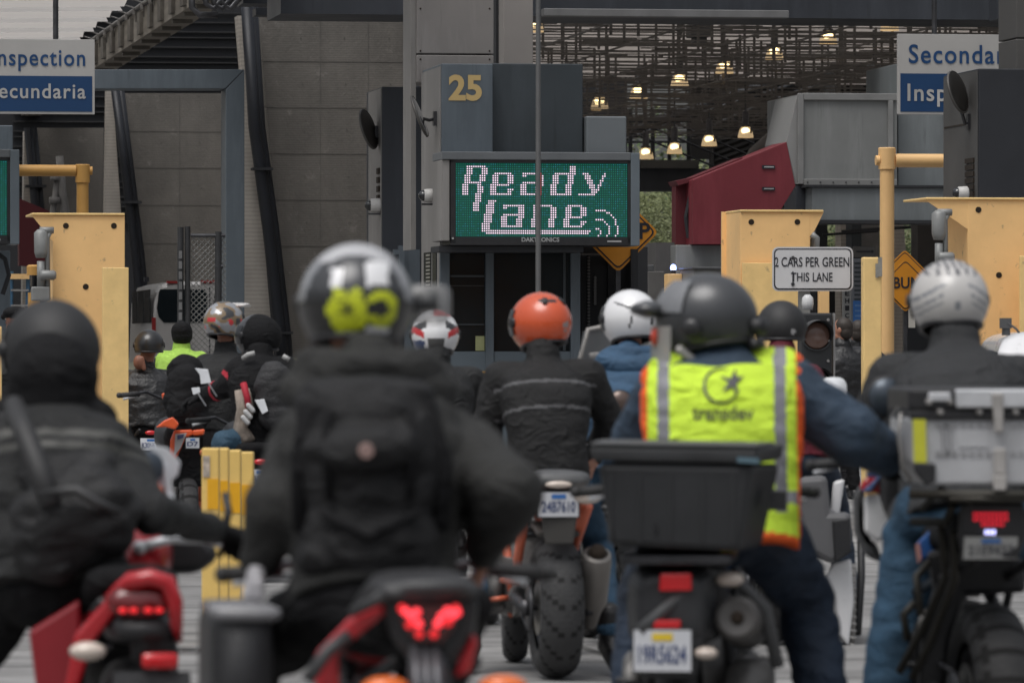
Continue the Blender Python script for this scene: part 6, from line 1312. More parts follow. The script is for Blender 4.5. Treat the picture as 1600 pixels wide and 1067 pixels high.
        if visor:
            m = MB()
            def vf(k): return lambda i, j: c+A@Vector((rx*k*math.sin(R_(-78+156*i/23))*math.sin(R_(64+48*j/9)), ry*k*math.cos(R_(-78+156*i/23))*math.sin(R_(64+48*j/9))*1.03, rz*k*math.cos(R_(64+48*j/9))))
            m.grid(vf(1.035), 24, 10); m.build('visor', vmat, o, True)
            m = MB()
            for q in (-1, 1): m.lathe(c+A@Vector((q*rx*1.0, .035*size, .005)), A@Vector((q,0,0)), [(-.02,.024),(.006,.024),(.010,.016)], 16)
            m.build('visor_pivot', trim, o, True)
            for q in ((-1, 1) if vents else ()):
                m = MB(); m.loft([(-.022,0,0,.010,.004,2.5),(0,0,.003,.016,.007,2.5),(.022,0,0,.012,.004,2.5)], 12); e = Vector((q*.36, -.62, .70)).normalized(); B_ = e.to_track_quat('Z', 'Y').to_matrix()
                m.v = [c+A@(Vector((e.x*rx, e.y*ry, e.z*rz))+B_@v) for v in m.v]; m.build('vent', mats[0] if len(mats) < 3 else trim, o, True)
        s.hc, s.hA, s.hr = c, A, (rx, ry, rz)
        return o
def project(mb, o, off=.004):      # lay a print on the back of a garment: a smooth curved sheet fitted to the cloth
    import numpy as np
    me = o.data; l = rootloc(o); bv = BVHTree.FromPolygons([v.co+l for v in me.vertices], [p.vertices[:] for p in me.polygons]); hits = []
    def cast(v): return bv.ray_cast(Vector((v.x*(v.y-2)/v.y, v.y-2, H+(v.z-H)*(v.y-2)/v.y)), Vector((v.x/v.y, 1, (v.z-H)/v.y)).normalized())[0]
    for v in mb.v:
        h = cast(v)
        if h is not None: hits.append(h)
    a = np.array([[h.x, h.y, h.z] for h in hits]); c = a.mean(0); X = a[:,0]-c[0]; Z = a[:,2]-c[2]
    B = np.stack([np.ones_like(X), X, Z, X*X, X*Z, Z*Z], 1); q = np.linalg.lstsq(B, a[:,1], rcond=None)[0]; e = float((a[:,1]-B@q).min())
    for i, v in enumerate(mb.v):
        x, z = v.x-c[0], v.z-c[2]; y = float(q@np.array([1, x, z, x*x, x*z, z*z]))+e-off; mb.v[i] = Vector((v.x*y/v.y, y, H+(v.z-H)*y/v.y))
def blob(name, label, cat, parts, mat, voxel=.009, fold=.008, group=None, seed=0, smooth=5):
    m = MB()
    for p in parts:
        if len(p) == 2: m.ell(p[0], p[1])
        else: m.cap(*p)
    xs = [v for v in m.v]; c = sum(xs, Vector())/len(xs); c.z = min(v.z for v in xs)
    o = melt(m, name, mat, None, voxel, smooth, fold, base=c, seed=seed); return tag(o, label, cat, group)
HB = M('helmet_black', (.016,.016,.017), .35, 0, .1, 4, coat=.3); HMAT = M('helmet_matt', (.020,.020,.021), .6, 0, .15, 4); HGREY = M('helmet_gunmetal', (.050,.052,.056), .32, .2, .1, 5, coat=.3); HW = M('helmet_white', (.78,.78,.79), .25, 0, .05, 4, coat=.5); HSILV = M('helmet_silver', (.34,.345,.36), .25, .3, .08, 4, coat=.5)
HYEL = M('helmet_yellow', (.52,.58,.02), .4, 0, .15, 20); HYELD = M('helmet_olive', (.18,.20,.01), .4, 0, .2, 30); HOR = M('helmet_orange', (.60,.085,.022), .28, 0, .08, 4, coat=.6); HRED = M('helmet_red', (.55,.035,.04), .3, coat=.5); HBLU = M('helmet_blue', (.03,.06,.16), .3, coat=.5); HTAN = M('helmet_tan', (.20,.14,.08), .4, 0, .2, 8, coat=.3)
HPALE = M('helmet_pale', (.50,.485,.47), .35, 0, .08, 5, coat=.4)
# ---- A: hooded rider at the left edge
p = Person('person in black hooded jacket leaning on the red motorcycle at the left edge', 16.4, .10, 1.12, neck=(82,640,16.4), pelvis=(85,905,16.2), head=(80,560,16.5), shL=(-25,700), shR=(158,706), elR=(232,802,16.1), wrR=(330,826,16.55), hdR=(365,835,16.65), elL=(-85,810,16.4), wrL=(-60,850,16.8), head_yaw=.5)
def pA(c, n):
    x, t = p.lat(c)
    if n.y < .3 and abs(x) < .36 and (.62 < t+.25*x*x < .665 or .70 < t+.25*x*x < .75): return 1
    return 0
p.jacket([CHAR, M('dull_band', (.045,.045,.04), .5)], 1.05, .022, pA, seed=2, fk=(5,5,9), arm=.86); p.trousers(BLACK); p.boots(); p.gloves(BLACK)
p.helmet([HMAT, M('hood_band', (.035,.036,.035), .6)], lambda x, y, z: 1 if -.50 < z < -.36 else 0, 1.07, .5, 0, True, None, 1.02)
m = MB(); m.cap(p.J['neck']-UP*.02, p.J['neck']+UP*.10, .125, .135); m.cap(p.J['neck']-s_*0 if False else p.J['neck']-UP*.04-p.Rv*.1, p.J['neck']-UP*.04+p.Rv*.1, .09, .09); melt(m, 'neck_warmer', BLACK, p.o, .01, 4, .008)
blob('shoulder_bag', 'black soft shoulder bag on the lower back of the left rider', 'bag', [(P(128,805,16.0), (.17,.10,.15)), (P(80,835,16.0), (.12,.10,.14)), (P(70,745,16.1), P(150,745,16.05), .07, .07)], wrinkle(M('bag_charcoal', (.016,.016,.017), .6, 0, .3, 3, .4, 90, spec=.35), 7, .6, .04), .011, .024, seed=4)
m = MB(); m.tube([P(22,632,16.2), P(40,680,16.0), P(62,735,15.95), P(80,790,15.9)], [.03,.034,.034,.03], 8); tag(m.build('bag_strap', M('strap', (.026,.026,.027), .6), smooth=True), 'dark strap running down the back of the left rider', 'strap')
m = MB(); m.tube([P(60,770,15.9), P(120,765,15.86), P(150,785,15.86), P(190,800,15.88)], [.008,.014,.014,.008], 8); tag(m.build('bag_seam', M('seam', (.035,.035,.036), .5), smooth=True), 'raised seam across the bag of the left rider', 'seam')
# ---- B: central rider
p = Person('person with chequered yellow marked helmet in a charcoal hoodie, central foreground', 13.3, .13, 1.07, skin=SKIN, neck=(575,612,13.35), pelvis=(585,925,13.15), head=(556,500,13.5), shL=(482,708,13.35), shR=(716,702,13.35), elR=(793,772,13.1), wrR=(756,858,13.3), hdR=(740,935,13.4), hnR=(-1,0,0), elL=(432,800,13.2), wrL=(410,862,13.25), hdL=(388,935,13.25), hnL=(1,0,0), knL=(390,1035,13.75), anL=(372,1300,13.6), knR=(680,1060,13.8), anR=(700,1300,13.6), curl=.75)
p.jacket([wrinkle(M('hoodie', (.027,.027,.026), .72, 0, .3, 5, .5, 130, spec=.3))], 1.02, .020, hem=-.06, seed=5, arm=1.06, fk=(5,5,9)); p.trousers(BLACK, 1.05, .014); p.boots()
p.gloves(M('glove_white', (.45,.44,.46), .7, 0, .1, 8, .3, 90), 'L')
m = MB(); N = p.J['neck']
for k in range(9):
    a = math.pi*(.04+.92*k/8); b = math.pi*(.04+.92*(k+1)/8)
    if k < 8: m.cap(N+p.Rv*math.cos(a)*.155-p.Fv*math.sin(a)*.10+UP*(.005-.02*math.sin(a)), N+p.Rv*math.cos(b)*.155-p.Fv*math.sin(b)*.10+UP*(.005-.02*math.sin(b)), .060, .060)
    if k < 8: m.cap(N+p.Rv*math.cos(a)*.13-p.Fv*math.sin(a)*.10+UP*.05, N+p.Rv*math.cos(b)*.13-p.Fv*math.sin(b)*.10+UP*.05, .055, .055)
melt(m, 'hood', M('hoodie', (.02,.02,.0195)), p.o, .009, 4, .010, seed=3)
def pB(x, y, z):
    if y > .25: return 0
    if z > .66 and x*x+z*z > .62 and abs(x) < .62: return 7  # top band: pale colour painted in as the sky's highlight
    if z > .82: return 1
    if (x+.12)**2+(z+.10)**2 < .010: return 4 if (x+.12)**2+(z+.10)**2 > .0025 else 0
    r = math.hypot(x+.12, z+.10)
    if r < .36+.10*noise.noise(Vector((x*5, z*5, 3)))+.025*math.cos(6*math.atan2(z+.1, x+.12)): return 4 if noise.noise(Vector((x*11, z*11, 1))) > .38 else 2
    r = math.hypot(x-.46, z+.08)
    if r < .29 and x > .24: return 3 if r > .14 and not (x < .42 and abs(z+.08) < .09) else 0
    if .18 < x < .58 and .28 < z < .66: return 5
    if -.40 < x < -.20 and .26 < z < .58: return 5
    if -.20 < x < .18 and .30 < z < .60: return 6
    if -.36 < x < .02 and -.70 < z < -.45: return 6
    if .18 < x < .62 and -.72 < z < -.36: return 5
    if math.hypot(x, z) > .86 and z > .05: return 1
    if z > .70: return 1 if abs(x) > .3 else 6
    if z > .22: return 6
    return 0
p.helmet([HB, HSILV, HYEL, HYEL, HYELD, HW, HGREY, M('helmet_sky_highlight', (.50,.50,.51), .25, .1, .08, 4, coat=.5)], pB, 1.05, .0, -.03, True, P(556,478,13.5), .98, vmat=CLEAR)
m = MB(); q = P(668,476,13.65); m.loft([(q.y-.01,q.x,q.z,.052,.048,4),(q.y+.012,q.x+.004,q.z,.054,.05,4)], 20); m.build('raised_visor', M('visor_grey_clear', (.30,.30,.30), .2, 0, .1, alpha=.55), p.o, True)
m = MB(); q = P(668,470,13.62); m.loft([(q.y-.012,q.x,q.z,.026,.022,6),(q.y+.004,q.x,q.z,.026,.022,6)], 16); m.build('visor_tab', GPLAST, p.o, True)
bp = [(P(578,735,13.06), (.165,.085,.215)), (P(578,840,13.06), (.17,.09,.12)), (P(510,640,13.1), P(640,640,13.1), .075, .075), (P(508,868,13.06), P(648,868,13.06), .07, .07), (P(540,700,13.0), P(616,700,13.0), .06, .06)]
blob('backpack', 'large plain black backpack with a small round pink patch, on the central rider', 'backpack', bp, wrinkle(M('pack_black', (.010,.010,.011), .62, 0, .3, 4, .5, 100, spec=.35), 8, .6, .04), .009, .015, seed=7)
m = MB()
for x0, x1 in ((495,470),(650,690)): m.tube([P(x0,600,13.25), P(x0*.6+x1*.4,640,13.05), P(x1,720,13.06), P(x1,830,13.05)], [.022,.026,.026,.02], 8)
m.tube([P(512,640,13.0), P(508,700,12.985), P(514,780,12.985)], .010, 8); m.tube([P(640,640,13.0), P(646,700,12.985), P(640,780,12.985)], .010, 8); m.tube([P(500,800,12.985), P(575,838,12.965), P(655,800,12.985)], .010, 8)
tag(m.build('pack_strap', BLACK, smooth=True), 'black straps and piping of the large central backpack', 'strap')
m = MB(); m.lathe(P(572,704,12.925), (0,1,0), [(-.004,.006),(-.003,.017),(.012,.018)], 18); tag(m.build('pack_patch', M('patch_pink', (.30,.20,.18), .6, 0, .3, 60)), 'small round dusty pink patch on the central backpack', 'patch')
# ---- C: orange helmet
p = Person('person in orange helmet and black jacket with two grey lines', 26.6, .10, 1.03, neck=(848,568,26.6), pelvis=(858,738,26.45), head=(845,514,26.7), shL=(783,592), shR=(918,590), elR=(952,655,26.7), wrR=(930,712,26.75), hdR=(920,748,26.7), hnR=(-1,0,0), elL=(760,665,26.6), wrL=(775,728,26.8), knR=(936,850,26.8), anR=(952,992,26.2), toR=(968,1043,26.1), knL=(772,850,26.9), anL=(736,992,26.4), toL=(728,1042,26.3), head_yaw=.42)
def pC(c, n):
    x, t = p.lat(c)
    if n.y < .2 and abs(x) < .24 and (.735 < t < .765 or .49 < t < .515): return 1
    return 0
p.jacket([CHAR if False else wrinkle(M('rider_black', (.013,.013,.0135), .66, 0, .2, 5, .5, 130, spec=.33)), GTAPE], 1.0, .009, pC, hem=-.06, seed=8); p.trousers(JEANS, .95); p.boots()
p.helmet([HOR, M('helmet_grey_mark', (.30,.26,.25), .4), HB], lambda x, y, z: (1 if y < 0 and .10 < x < .34 and -.12 < z < .06 else 1 if y < 0 and .17 < x < .27 and -.26 < z < -.16 else 2 if .66 < z < .76 and -.5 < x < .05 and y < .55 else 0), 1.05, .62, 0, True, P(845,506,26.7), vents=True)
# ---- D: white helmet, blue hooded jacket
p = Person('person in white helmet and blue hooded jacket beside the orange helmet', 28.0, .10, 1.05, neck=(985,574,28), pelvis=(980,725,27.9), head=(985,510,28.1), shL=(937,592), shR=(1045,592), elL=(925,670,28.1), head_yaw=.35)
p.jacket([BLUE], 1.12, .018, seed=9); p.trousers(JEANS); p.boots(); p.gloves(M('glove_pale', (.40,.40,.42), .7), 'L')
m = MB(); N = p.J['neck']
for k in range(8):
    a = math.pi*(.05+.9*k/8); b = math.pi*(.05+.9*(k+1)/8)
    m.cap(N+p.Rv*math.cos(a)*.12-p.Fv*math.sin(a)*.11+UP*(.05-.05*math.sin(a)), N+p.Rv*math.cos(b)*.12-p.Fv*math.sin(b)*.11+UP*(.05-.05*math.sin(b)), .055, .055)
    m.cap(N+p.Rv*math.cos(a)*.10-p.Fv*math.sin(a)*.07+UP*.075, N+p.Rv*math.cos(b)*.10-p.Fv*math.sin(b)*.07+UP*.075, .035, .035)
melt(m, 'hood', BLUE, p.o, .009, 4, .012, seed=2)
p.helmet([HW, HGREY], lambda x, y, z: (1 if y < .1 and .14 < x < .30 and -.14 < z < .06 else 1 if y < .2 and -.56+.3*z < x < -.50+.3*z and -.25 < z < .12 else 1 if -.8 < x < -.42 and .38 < z+.6*(x+.6) < .48 else 0), 1.06, .5, 0, True, P(985,500,28.1))
# ---- E: hi vis rider
p = Person('person in yellow hi vis vest and dark modular helmet looking left', 18.5, -.06, 1.2, neck=(1128,562,18.5), pelvis=(1132,815,18.4), head=(1112,508,18.5), shL=(1048,608), shR=(1222,604), elR=(1326,676,18.5), wrR=(1385,712,18.9), hdR=(1395,718,19.1), elL=(1000,690,18.7), wrL=(1005,735,19.1), knR=(1258,930,18.75), anR=(1300,1190,18.6), knL=(1010,930,18.9), anL=(985,1200,18.7), head_yaw=1.25)
p.J['neck'] += UP*.025; p.jacket([NAVY], .96, .014, seed=10, arm=1.30); p.J['neck'] -= UP*.025; p.trousers(DJEANS, 1.32, .014); p.boots(); p.gloves(BLACK)
def pE(c, n):
    x, t = p.lat(c); ax = abs(x)
    if t < -.13: return 2
    if ax > .264: return 3
    if ax > .240: return 2
    if n.y < .35 and .168 < ax < .207 and t > .0: return 1
    if .06 < t < .14: return 1
    return 0
m = MB(); p.torso(m, 1.21, -.17, .915, tab=[(-.2,.20,.185),(0,.205,.18),(.3,.205,.175),(.6,.222,.172),(.8,.225,.162),(.9,.19,.14),(.96,.12,.12)], ex=2.8)
for sd in 'LR': m.cap(p.J['neck']-UP*.095, p.J['sh'+sd]+UP*.012+p.Rv*(.015 if sd == 'L' else -.015), .135, .118)
vest = melt(m, 'hi_vis_vest', [HIVIS, REFL, ORTRIM, NAVY], p.o, .0075, 4, .011, pick=pE, seed=6)
mk = MB(); c0 = P(1131,602,18.2); R0 = 30/F*18.2; N_ = 48
def vp(x, y): return P(x, y, 18.2)
ring = [a for a in range(N_+1)]
def arcring(a0, a1, r0, r1, n=60):
    for k in range(n):
        A0 = R_(a0+(a1-a0)*k/n); A1 = R_(a0+(a1-a0)*(k+1)/n); f = math.sin(math.pi*k/n)
        mk.add([vp(1128+r0*math.cos(a), 602-r0*math.sin(a)) for a in (A0, A1)]+[vp(1128+(r0+(r1-r0)*(.35+.65*f))*math.cos(a), 602-(r0+(r1-r0)*(.35+.65*f))*math.sin(a)) for a in (A1, A0)], [(0,1,2,3)])
arcring(70, 350, 25.5, 30)
def tri_fill(pts, n=7):
    a, b, c = pts
    for i in range(n):
        for j in range(n-i):
            def q(u, v): w = 1-u-v; return vp(a[0]*w+b[0]*u+c[0]*v, a[1]*w+b[1]*u+c[1]*v)
            mk.add([q(i/n, j/n), q((i+1)/n, j/n), q(i/n, (j+1)/n)], [(0,1,2)])
            if i+j < n-1: mk.add([q((i+1)/n, j/n), q((i+1)/n, (j+1)/n), q(i/n, (j+1)/n)], [(0,1,2)])
ctr = (1146, 596)
for tp, l, r in (((1149,575),(1142,590),(1152,591)), ((1163,587),(1150,589),(1152,597)), ((1150,618),(1152,595),(1144,602)), ((1128,613),(1146,602),(1140,594)), ((1124,587),(1142,591),(1140,598))): tri_fill((tp, l, r), 6); tri_fill((ctr, l, r), 4)
project(mk, vest, .002); mk.build('emblem', INK, vest)
mk = MB(); vs, fs = text_poly('transdev', .03, 1.0); ax = min(v[0] for v in vs); bx = max(v[0] for v in vs); az = min(v[1] for v in vs); bz = max(v[1] for v in vs)
mk.add([vp(1081+(x-ax)/(bx-ax)*97, 656-(z-az)/(bz-az)*23) for x, z in vs], fs); project(mk, vest, .002); mk.build('vest_lettering', M('vest_print', (.10,.13,.02), .6), vest)
def pH(x, y, z): return 1 if z < -.52 else 0
ho = p.helmet([HGREY, HB], pH, 1.07, 1.30, .02, True, P(1106,500,18.5), .93, visor=False, wide=1.0)
A, c, (rx, ry, rz) = p.hA, p.hc, p.hr
m = MB(); m.grid(lambda i, j: c+A@Vector((rx*1.05*math.sin(R_(-72+144*i/23))*math.sin(R_(38+44*j/9)), ry*1.10*math.cos(R_(-72+144*i/23))*math.sin(R_(38+44*j/9)), rz*1.06*math.cos(R_(38+44*j/9)))), 24, 10); m.build('raised_visor', M('visor_silver', (.20,.205,.215), .25, .2, .05, coat=.3), ho, True)
m = MB(); m.loft([(-.03,0,0,.12,.02,3),(.03,0,0,.13,.03,3),(.07,0,0,.10,.018,3)], 18); m.v = [c+A@(v+Vector((0,ry*1.0,rz*.20))) for v in m.v]; m.build('peak', HGREY, ho, True)
m = MB(); m.lathe(c+A@Vector((-rx*1.0,.02,-.03)), A@Vector((-1,0,0)), [(-.01,.034),(.012,.034),(.02,.02)], 18); m.build('visor_pivot', HB, ho, True)
m = MB(); m.loft([(-.03,0,0,.05,.025,3),(.0,0,0,.06,.03,3),(.05,0,0,.03,.02,3)], 14); m.v = [c+A@(v+Vector((0,-ry*1.02,-rz*.12))) for v in m.v]; m.tube([c+A@Vector((-.05,-ry*1.0,-rz*.5)), c+A@Vector((.04,-ry*1.0,-rz*.5))], .02, 8); m.build('rear_vent', PLAST, ho, True)
m = MB(); m.cap(c+A@Vector((-rx*.9,.06,-rz*.65)), c+A@Vector((-rx*.75,.0,-rz*.98)), .016, .014); m.build('chin_strap', ALUD, ho, True)
m = MB(); m.grid(lambda i, j: c+A@Vector((rx*1.0*math.sin(R_(-60+120*i/15)), ry*1.12*math.cos(R_(-60+120*i/15)), -rz*(.15+.72*j/7))), 16, 8); m.build('face_shield', M('face_shield', (.46,.45,.43), .2, 0, .1, alpha=.6), ho, True)
m = MB(); m.ell(c+A@Vector((-rx*.55,ry*.95,-rz*.38)), (.03,.012,.03), 10, A=A); m.build('shield_sticker', M('sticker_red', (.6,.08,.05), .4), ho, True)
# ---- F: black helmet, maroon jacket
p = Person('person in black helmet and maroon jacket behind the hi vis rider', 29.5, .10, 1.0, skin=SKIN2, neck=(1222,562,29.5), shR=(1262,592), elR=(1276,655), pelvis=(1245,705,29.4), head=(1221,512,29.6), head_yaw=.15)
p.jacket([MAROON], 1.0, .010, seed=11); p.trousers(DJEANS); p.boots(); p.gloves(BLACK)
p.helmet([HMAT, M('helmet_badge', (.4,.4,.4), .3)], lambda x, y, z: 1 if y < 0 and (x-.3)**2+(z+.15)**2 < .012 else 0, 1.0, .1, 0, False, P(1221,512,29.6), 1.02)
# ---- G: pale helmet
p = Person('person in pale striped helmet and dark jacket on the right motorcycle', 20.0, .10, 1.17, skin=SKIN2, neck=(1492,556,20), pelvis=(1500,800,19.6), head=(1484,492,20.1), shL=(1400,596), shR=(1590,596), elL=(1358,662,20.1), wrL=(1385,705,20.4), hdL=(1395,722,20.5), knL=(1428,838,19.62), anL=(1374,1160,19.5), knR=(1640,868,20.3), anR=(1690,1150,20), head_yaw=.12)
p.jacket([wrinkle(M('jacket_slate', (.026,.027,.029), .66, 0, .2, 4, .5, 110, spec=.33))], 1.0, .010, seed=12); p.trousers(JEANS, 1.40, .010); p.boots(); p.gloves(BLACK)
def pG(x, y, z):
    if y > .3: return 0
    ax = abs(x)
    if z > .80: return 2 if math.sin(x*34+z*9) > .2 else 0
    if .62 < z < .78: return 2 if math.sin(x*26) > .55 else 0
    if ax > .30 and abs(z-(.42-.55*(ax-.3))) < .035: return 1
    if ax > .34 and abs(z-(.20-.55*(ax-.3))) < .03: return 1
    if ax > .38 and abs(z-(.02-.5*(ax-.3))) < .025: return 1
    if ax < .06 and -.18 < z < -.02: return 1
    return 0
p.helmet([HPALE, M('helmet_stripe', (.20,.21,.23), .35, coat=.3), M('helmet_dark_mark', (.07,.07,.08), .35, coat=.3)], pG, 1.06, .10, 0, True, P(1484,472,20.1), .96)
# ---- H: red white blue helmet
p = Person('person in white, red and blue helmet half hidden behind the central rider', 31.0, .10, 1.0, neck=(682,572,31), pelvis=(684,712,30.9), head=(680,528,31.1), head_yaw=.05)
p.jacket([CHAR], 1.0, .009, seed=13); p.trousers(BLACK); p.boots(); p.gloves(BLACK)
def pHh(x, y, z):
    if y > .5: return 3
    if abs(x) < .36 and -.55 < z < -.12 and abs(x) < .38+.3*(z+.2): return 4
    if z > .72 and x > -.1: return 1
    if abs(x) > .5 and abs(z-(.05+.5*(abs(x)-.6))) < .13: return 1
    if abs(x) > .4 and abs(z-(.45-.5*(abs(x)-.4))) < .14: return 3
    if x < -.5 and z < -.2: return 2
    return 0
p.helmet([HW, HRED, HBLU, HGREY, M('helmet_rear_grey', (.10,.10,.10), .4)], pHh, 1.0, .05, 0, True, P(680,524,31.1))
# ---- I1: camo helmet
p = Person('person in camouflage tan helmet with a black backpack, left part of the queue', 40, -.1, 1.05, skin=SKIN2, neck=(352,556,40), pelvis=(322,672,39.8), head=(352,512,40), shL=(322,572), shR=(388,570), elR=(392,618,40.1), wrR=(352,612,40.4), elL=(300,618,40), head_yaw=-.35)
p.jacket([CHAR], 1.0, .010, seed=14); p.trousers(DGREY); p.boots(); p.gloves(BLACK)
def pI(x, y, z):
    n = noise.noise(Vector((x*2.0+4, y*2.0, z*2.6))); n2 = noise.noise(Vector((x*2.4+9, y*2.4, z*3.2)))
    if abs(z-.12) < .1 and abs(x+.1) < .28 and y < 0: return 2
    if n2 > .44: return 2
    return 1 if n > .12 else (3 if n < -.28 else 0)
ho = p.helmet([HTAN, HSILV, HRED, HGREY], pI, 1.06, -.45, 0, True, P(350,504,40), 1.0)
m = MB(); A, c, (rx, ry, rz) = p.hA, p.hc, p.hr; m.loft([(-.02,0,0,.10,.012,3),(.06,0,.012,.11,.012,3),(.14,0,.0,.08,.008,3)], 16); m.v = [c+A@(v+Vector((0,ry*.72,rz*.78))) for v in m.v]; m.build('peak', HPALE, ho, True)
blob('backpack', 'bulky black backpack hanging behind the camouflage helmet rider', 'backpack', [(P(292,620,39.4), (.165,.15,.23)), (P(290,582,39.5), (.13,.12,.13)), (P(298,652,39.4), (.14,.13,.10)), (P(284,640,39.3), (.10,.1,.14))], BLACK, .012, .014, seed=15)
# ---- I2: hooded black rider with red sleeve
p = Person('person with grey helmet and black hood, red sleeve stripe, near the bollards', 37.3, .25, 1.05, skin=SKIN2, neck=(408,560,37.3), pelvis=(412,690,37.2), head=(408,522,37.4), shL=(375,578), shR=(445,578), elL=(352,606,37.3), wrL=(318,618,37.5), hdL=(306,622,37.5), elR=(455,640,37.3), knL=(352,692,37.0), anL=(350,770,37.5), toL=(338,800,37.6), head_yaw=.9)
def pJ(c, n):
    q = (c-p.J['elL']).length
    return 1 if .10 < q < .122 and c.x < p.J['elL'].x+.02 else 0
p.jacket([BLACK, M('sleeve_red', (.40,.012,.03), .7)], 1.05, .012, pJ, seed=16); p.trousers(wrinkle(M('blue_riding_jeans', (.03,.075,.12), .8, 0, .3, 5, .4, 110)), 1.25); p.boots(); p.gloves(BLACK)
p.helmet([HGREY, BLACK], lambda x, y, z: 1 if y < .15 else 0, 1.05, .9, .1, True, P(404,526,37.4), .97)
blob('backpack', 'black backpack with light strap tabs on the hooded rider near the bollards', 'backpack', [(P(428,610,37.0), (.13,.09,.20)), (P(432,650,37.0), (.12,.09,.10))], M('pack_dark', (.022,.022,.024), .7, 0, .25, 5, .4, 90), .011, .012, seed=17)
m = MB(); m.tube([P(380,560,37.15), P(388,554,37.12), P(398,552,37.12)], .018, 6); m.tube([P(442,556,37.1), P(452,562,37.1)], .018, 6); tag(m.build('strap_tab', M('tab_pale', (.40,.40,.39), .6), smooth=True), 'pale strap tabs on the shoulders of the hooded rider', 'strap')
m = MB(); m.tube([P(378,608,37.0), P(384,640,37.0), P(376,668,37.05), P(388,690,37.0)], [.05,.06,.05,.05], 10); tag(m.build('cargo_pouch', M('pouch_tan', (.30,.25,.21), .8, 0, .5, 14), smooth=True), 'tan and red patterned pouch at the side of the hooded rider', 'pouch')
m = MB(); m.tube([P(380,598,36.95), P(386,620,36.93), P(388,636,36.93)], .022, 6); tag(m.build('pouch_ribbon', M('sleeve_red', (.4,.012,.03)), smooth=True), 'red ribbon hanging over the tan pouch', 'ribbon')
m = MB()
for x, y in ((392,636),(388,646),(384,655)): m.cap(P(x-4,y-3,36.9), P(x+3,y+5,36.9), .016, .016)
tag(m.build('white_buckles', M('buckle_white', (.5,.5,.5), .5), smooth=True), 'white buckle strip below the red ribbon', 'buckle')
# ---- mirrors and plate glimpses near these riders
for poly, lb in (([(304,575),(325,577),(330,598),(314,600),(312,585)],'bright angular mirror between the camouflage rider and the hooded rider'),([(299,606),(312,605),(313,613),(302,617)],'small bright mirror at the glove of the hooded rider'),([(398,625),(413,623),(419,642),(410,647)],'bright flat mirror low beside the hooded rider')):
    m = MB(); m.rings([[P(x, y, 36.9+dy) for x, y in poly] for dy in (0, .025)]); q = P(poly[2][0]-6, poly[2][1]-3, 36.93); m.tube([q, q+Vector((.02,.06,-.04)), q+Vector((.05,.2,-.10))], .006, 6); tag(m.build('side_mirror', M('mirror_white_shell', (.62,.64,.67)), bevel=.006), lb, 'mirror')
# ---- I3: leather jacket rider
p = Person('person in round black helmet and black leather jacket behind the yellow housing', 50, .1, 1.1, skin=SKIN2, neck=(226,580,50), pelvis=(226,668,49.8), head=(232,545,50), head_yaw=.5)
p.jacket([LEATH], 1.08, .016, seed=18); p.trousers(BLACK); p.boots(); p.gloves(BLACK)
p.helmet([HB], None, 1.0, .1, 0, False, P(233,540,50), 1.0)
m = MB(); m.ell(P(217,566,49.82), (.05,.05,.065)); m.cap(P(222,560,49.8), P(225,576,49.8), .02, .02); melt(m, 'cheek', SKIN2, p.o, .008, 2)
# ---- I4: beanie and lime jacket
p = Person('person in black beanie and lime green jacket in front of the white van', 52, .2, 1.05, skin=SKIN2, neck=(284,550,52), pelvis=(282,640,51.8), head=(284,524,52), shL=(258,565), shR=(312,565), elR=(318,600,52), elL=(252,608,52), head_yaw=.3)
def pK(c, n):
    x, t = p.lat(c); return 0 if abs(x) < .235 and t > .2 else 1
p.jacket([HIGREEN, CHAR], 1.06, .012, pK, seed=19); p.trousers(BLACK); p.boots()
m = MB(); m.ell(p.J['head']+UP*.035, (.098,.112,.098)); m.cap(p.J['head']+UP*.0-p.Fv*.01, p.J['head']+UP*.03, .098, .098); melt(m, 'beanie', BLACK, p.o, .008, 3, .003)
# ---- J: officers on foot
HAIR = M('dark_hair', (.03,.022,.017), .6, 0, .3, 40)
for k, (x, yh, d, lb, hy) in enumerate([(1316,516,57,'person with short dark hair in a black leather jacket right of the traffic signal', .5), (1340,519,59,'person in dark uniform mostly hidden behind the flat yellow post', -.4)]):
    p = Person(lb, d, .3, 1.05, 'people on foot between the lanes', SKIN, True, neck=(x,yh+28,d), pelvis=(x,yh+112,d), head=(x,yh,d), head_yaw=hy+.6)
    p.jacket([LEATH], 1.05, .014, seed=20+k); p.trousers(BLACK); p.boots()
    m = MB(); h = p.J['head']; A = p.A; m.ell(h+A@Vector((0,-.018,.035)), (.082,.094,.095), 16, A=A); m.ell(h+A@Vector((0,-.04,-.02)), (.078,.07,.08), 14, A=A); melt(m, 'hair', HAIR, p.o, .007, 2, .003)
p = Person('person in dark cap seen between the left yellow post and the black hooded rider', 49, .2, 1.0, 'people on foot between the lanes', SKIN2, True, neck=(24,524,49), pelvis=(24,620,49), head=(24,500,49), head_yaw=.8)
p.jacket([CHAR], 1.0, .01, seed=30); p.trousers(BLACK); p.boots()
m = MB(); h = p.J['head']; m.ell(h+UP*.06, (.11,.12,.06)); m.cap(h+p.A@Vector((0,.08,.04)), h+p.A@Vector((0,.15,.03)), .05, .03); melt(m, 'cap', BLACK, p.o, .008, 3)
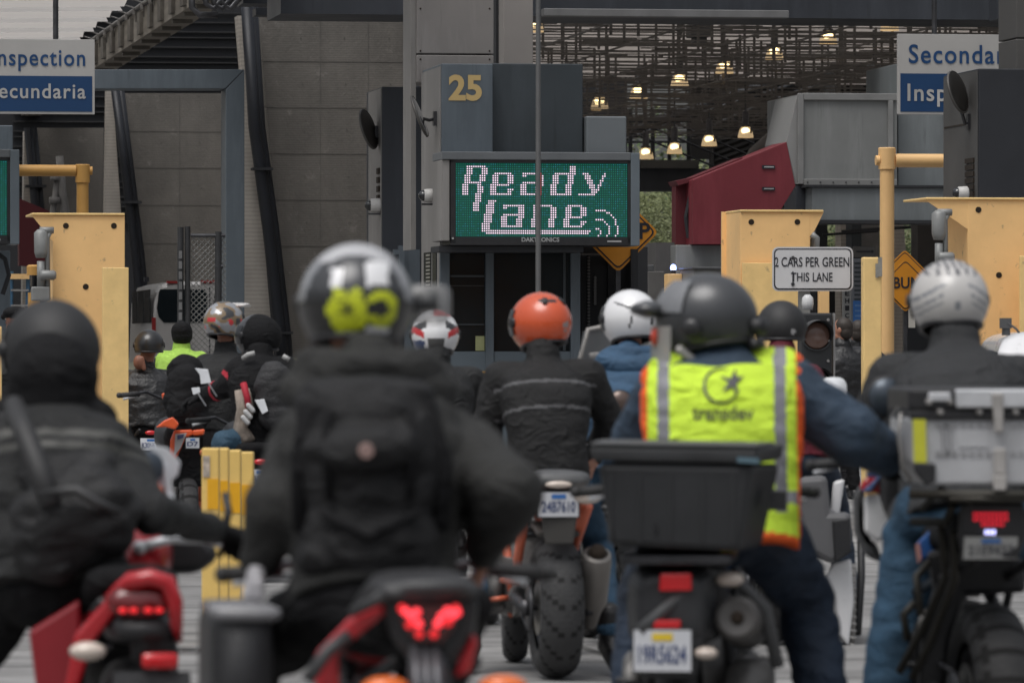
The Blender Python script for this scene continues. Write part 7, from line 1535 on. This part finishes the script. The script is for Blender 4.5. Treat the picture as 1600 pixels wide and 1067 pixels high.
# ------------------------------------------------------------------ separate pieces become parts of their own
def split_loose(o, lim):
    me = o.data; n = len(me.vertices); par = list(range(n))
    def find(a):
        while par[a] != a: par[a] = par[par[a]]; a = par[a]
        return a
    for e in me.edges:
        a, b = find(e.vertices[0]), find(e.vertices[1])
        if a != b: par[a] = b
    roots = sorted({find(i) for i in range(n)})
    if len(roots) < 2 or len(roots) > lim: return
    nm = o.name.split('.')[0]
    for r in roots[1:] + roots[:1]:
        idx = [i for i in range(n) if find(i) == r]; mp = {i: k for k, i in enumerate(idx)}
        fs = [p for p in me.polygons if p.vertices[0] in mp]
        m2 = bpy.data.meshes.new(nm); m2.from_pydata([me.vertices[i].co.copy() for i in idx], [], [[mp[v] for v in p.vertices] for p in fs])
        for x in me.materials: m2.materials.append(x)
        m2.polygons.foreach_set('material_index', [p.material_index for p in fs]); m2.polygons.foreach_set('use_smooth', [p.use_smooth for p in fs])
        c = o.copy(); c.data = m2; COL.objects.link(c); c.parent = o.parent
    for ch in list(o.children): ch.parent = c
    bpy.data.objects.remove(o)
SPL = {'annex_panel': 9, 'bracket': 90, 'side_fairing': 6, 'rear_fender': 6, 'hanger': 4, 'window_post': 9, 'base_panel': 9, 'glazing_bar': 9, 'side_window': 9, 'side_plate': 9, 'louvre': 40, 'louvre_support': 40, 'tread': 20, 'cladding': 9, 'stop_lamp': 5, 'tail_light': 2, 'tail_frame': 4, 'bolt_hole': 8, 'latch': 6, 'lid_panel': 5, 'side_panel': 5, 'rear_beam': 5, 'front_panel': 4, 'pipe_clamp': 6, 'roof_deck': 5, 'label_plate': 4, 'label_mark': 4, 'drain_pipe': 4, 'interior_wall': 4, 'gate_post': 6, 'shock_spring': 2, 'foot_hanger': 5, 'blue_flash': 4, 'arch_pipe': 4, 'edge_panel': 4, 'frame_bar': 5, 'cable': 4, 'bezel': 6, 'flange_and_dark_gap': 4, 'maker_plate': 4, 'side_trim': 4, 'rivet': 12, 'bolt': 12, 'ceiling_unit': 4, 'reflective_band': 2, 'box': 4, 'dim_lamp': 8, 'lamp_element': 8, 'plate_lamp': 4, 'chord': 4, 'window_grid': 20, 'front_fairing': 3, 'rail': 4, 'embossed_rib': 60}
for o in list(bpy.data.objects):
    if o.type == 'MESH' and o.name.split('.')[0] in SPL and o.data.users == 1: split_loose(o, SPL[o.name.split('.')[0]])
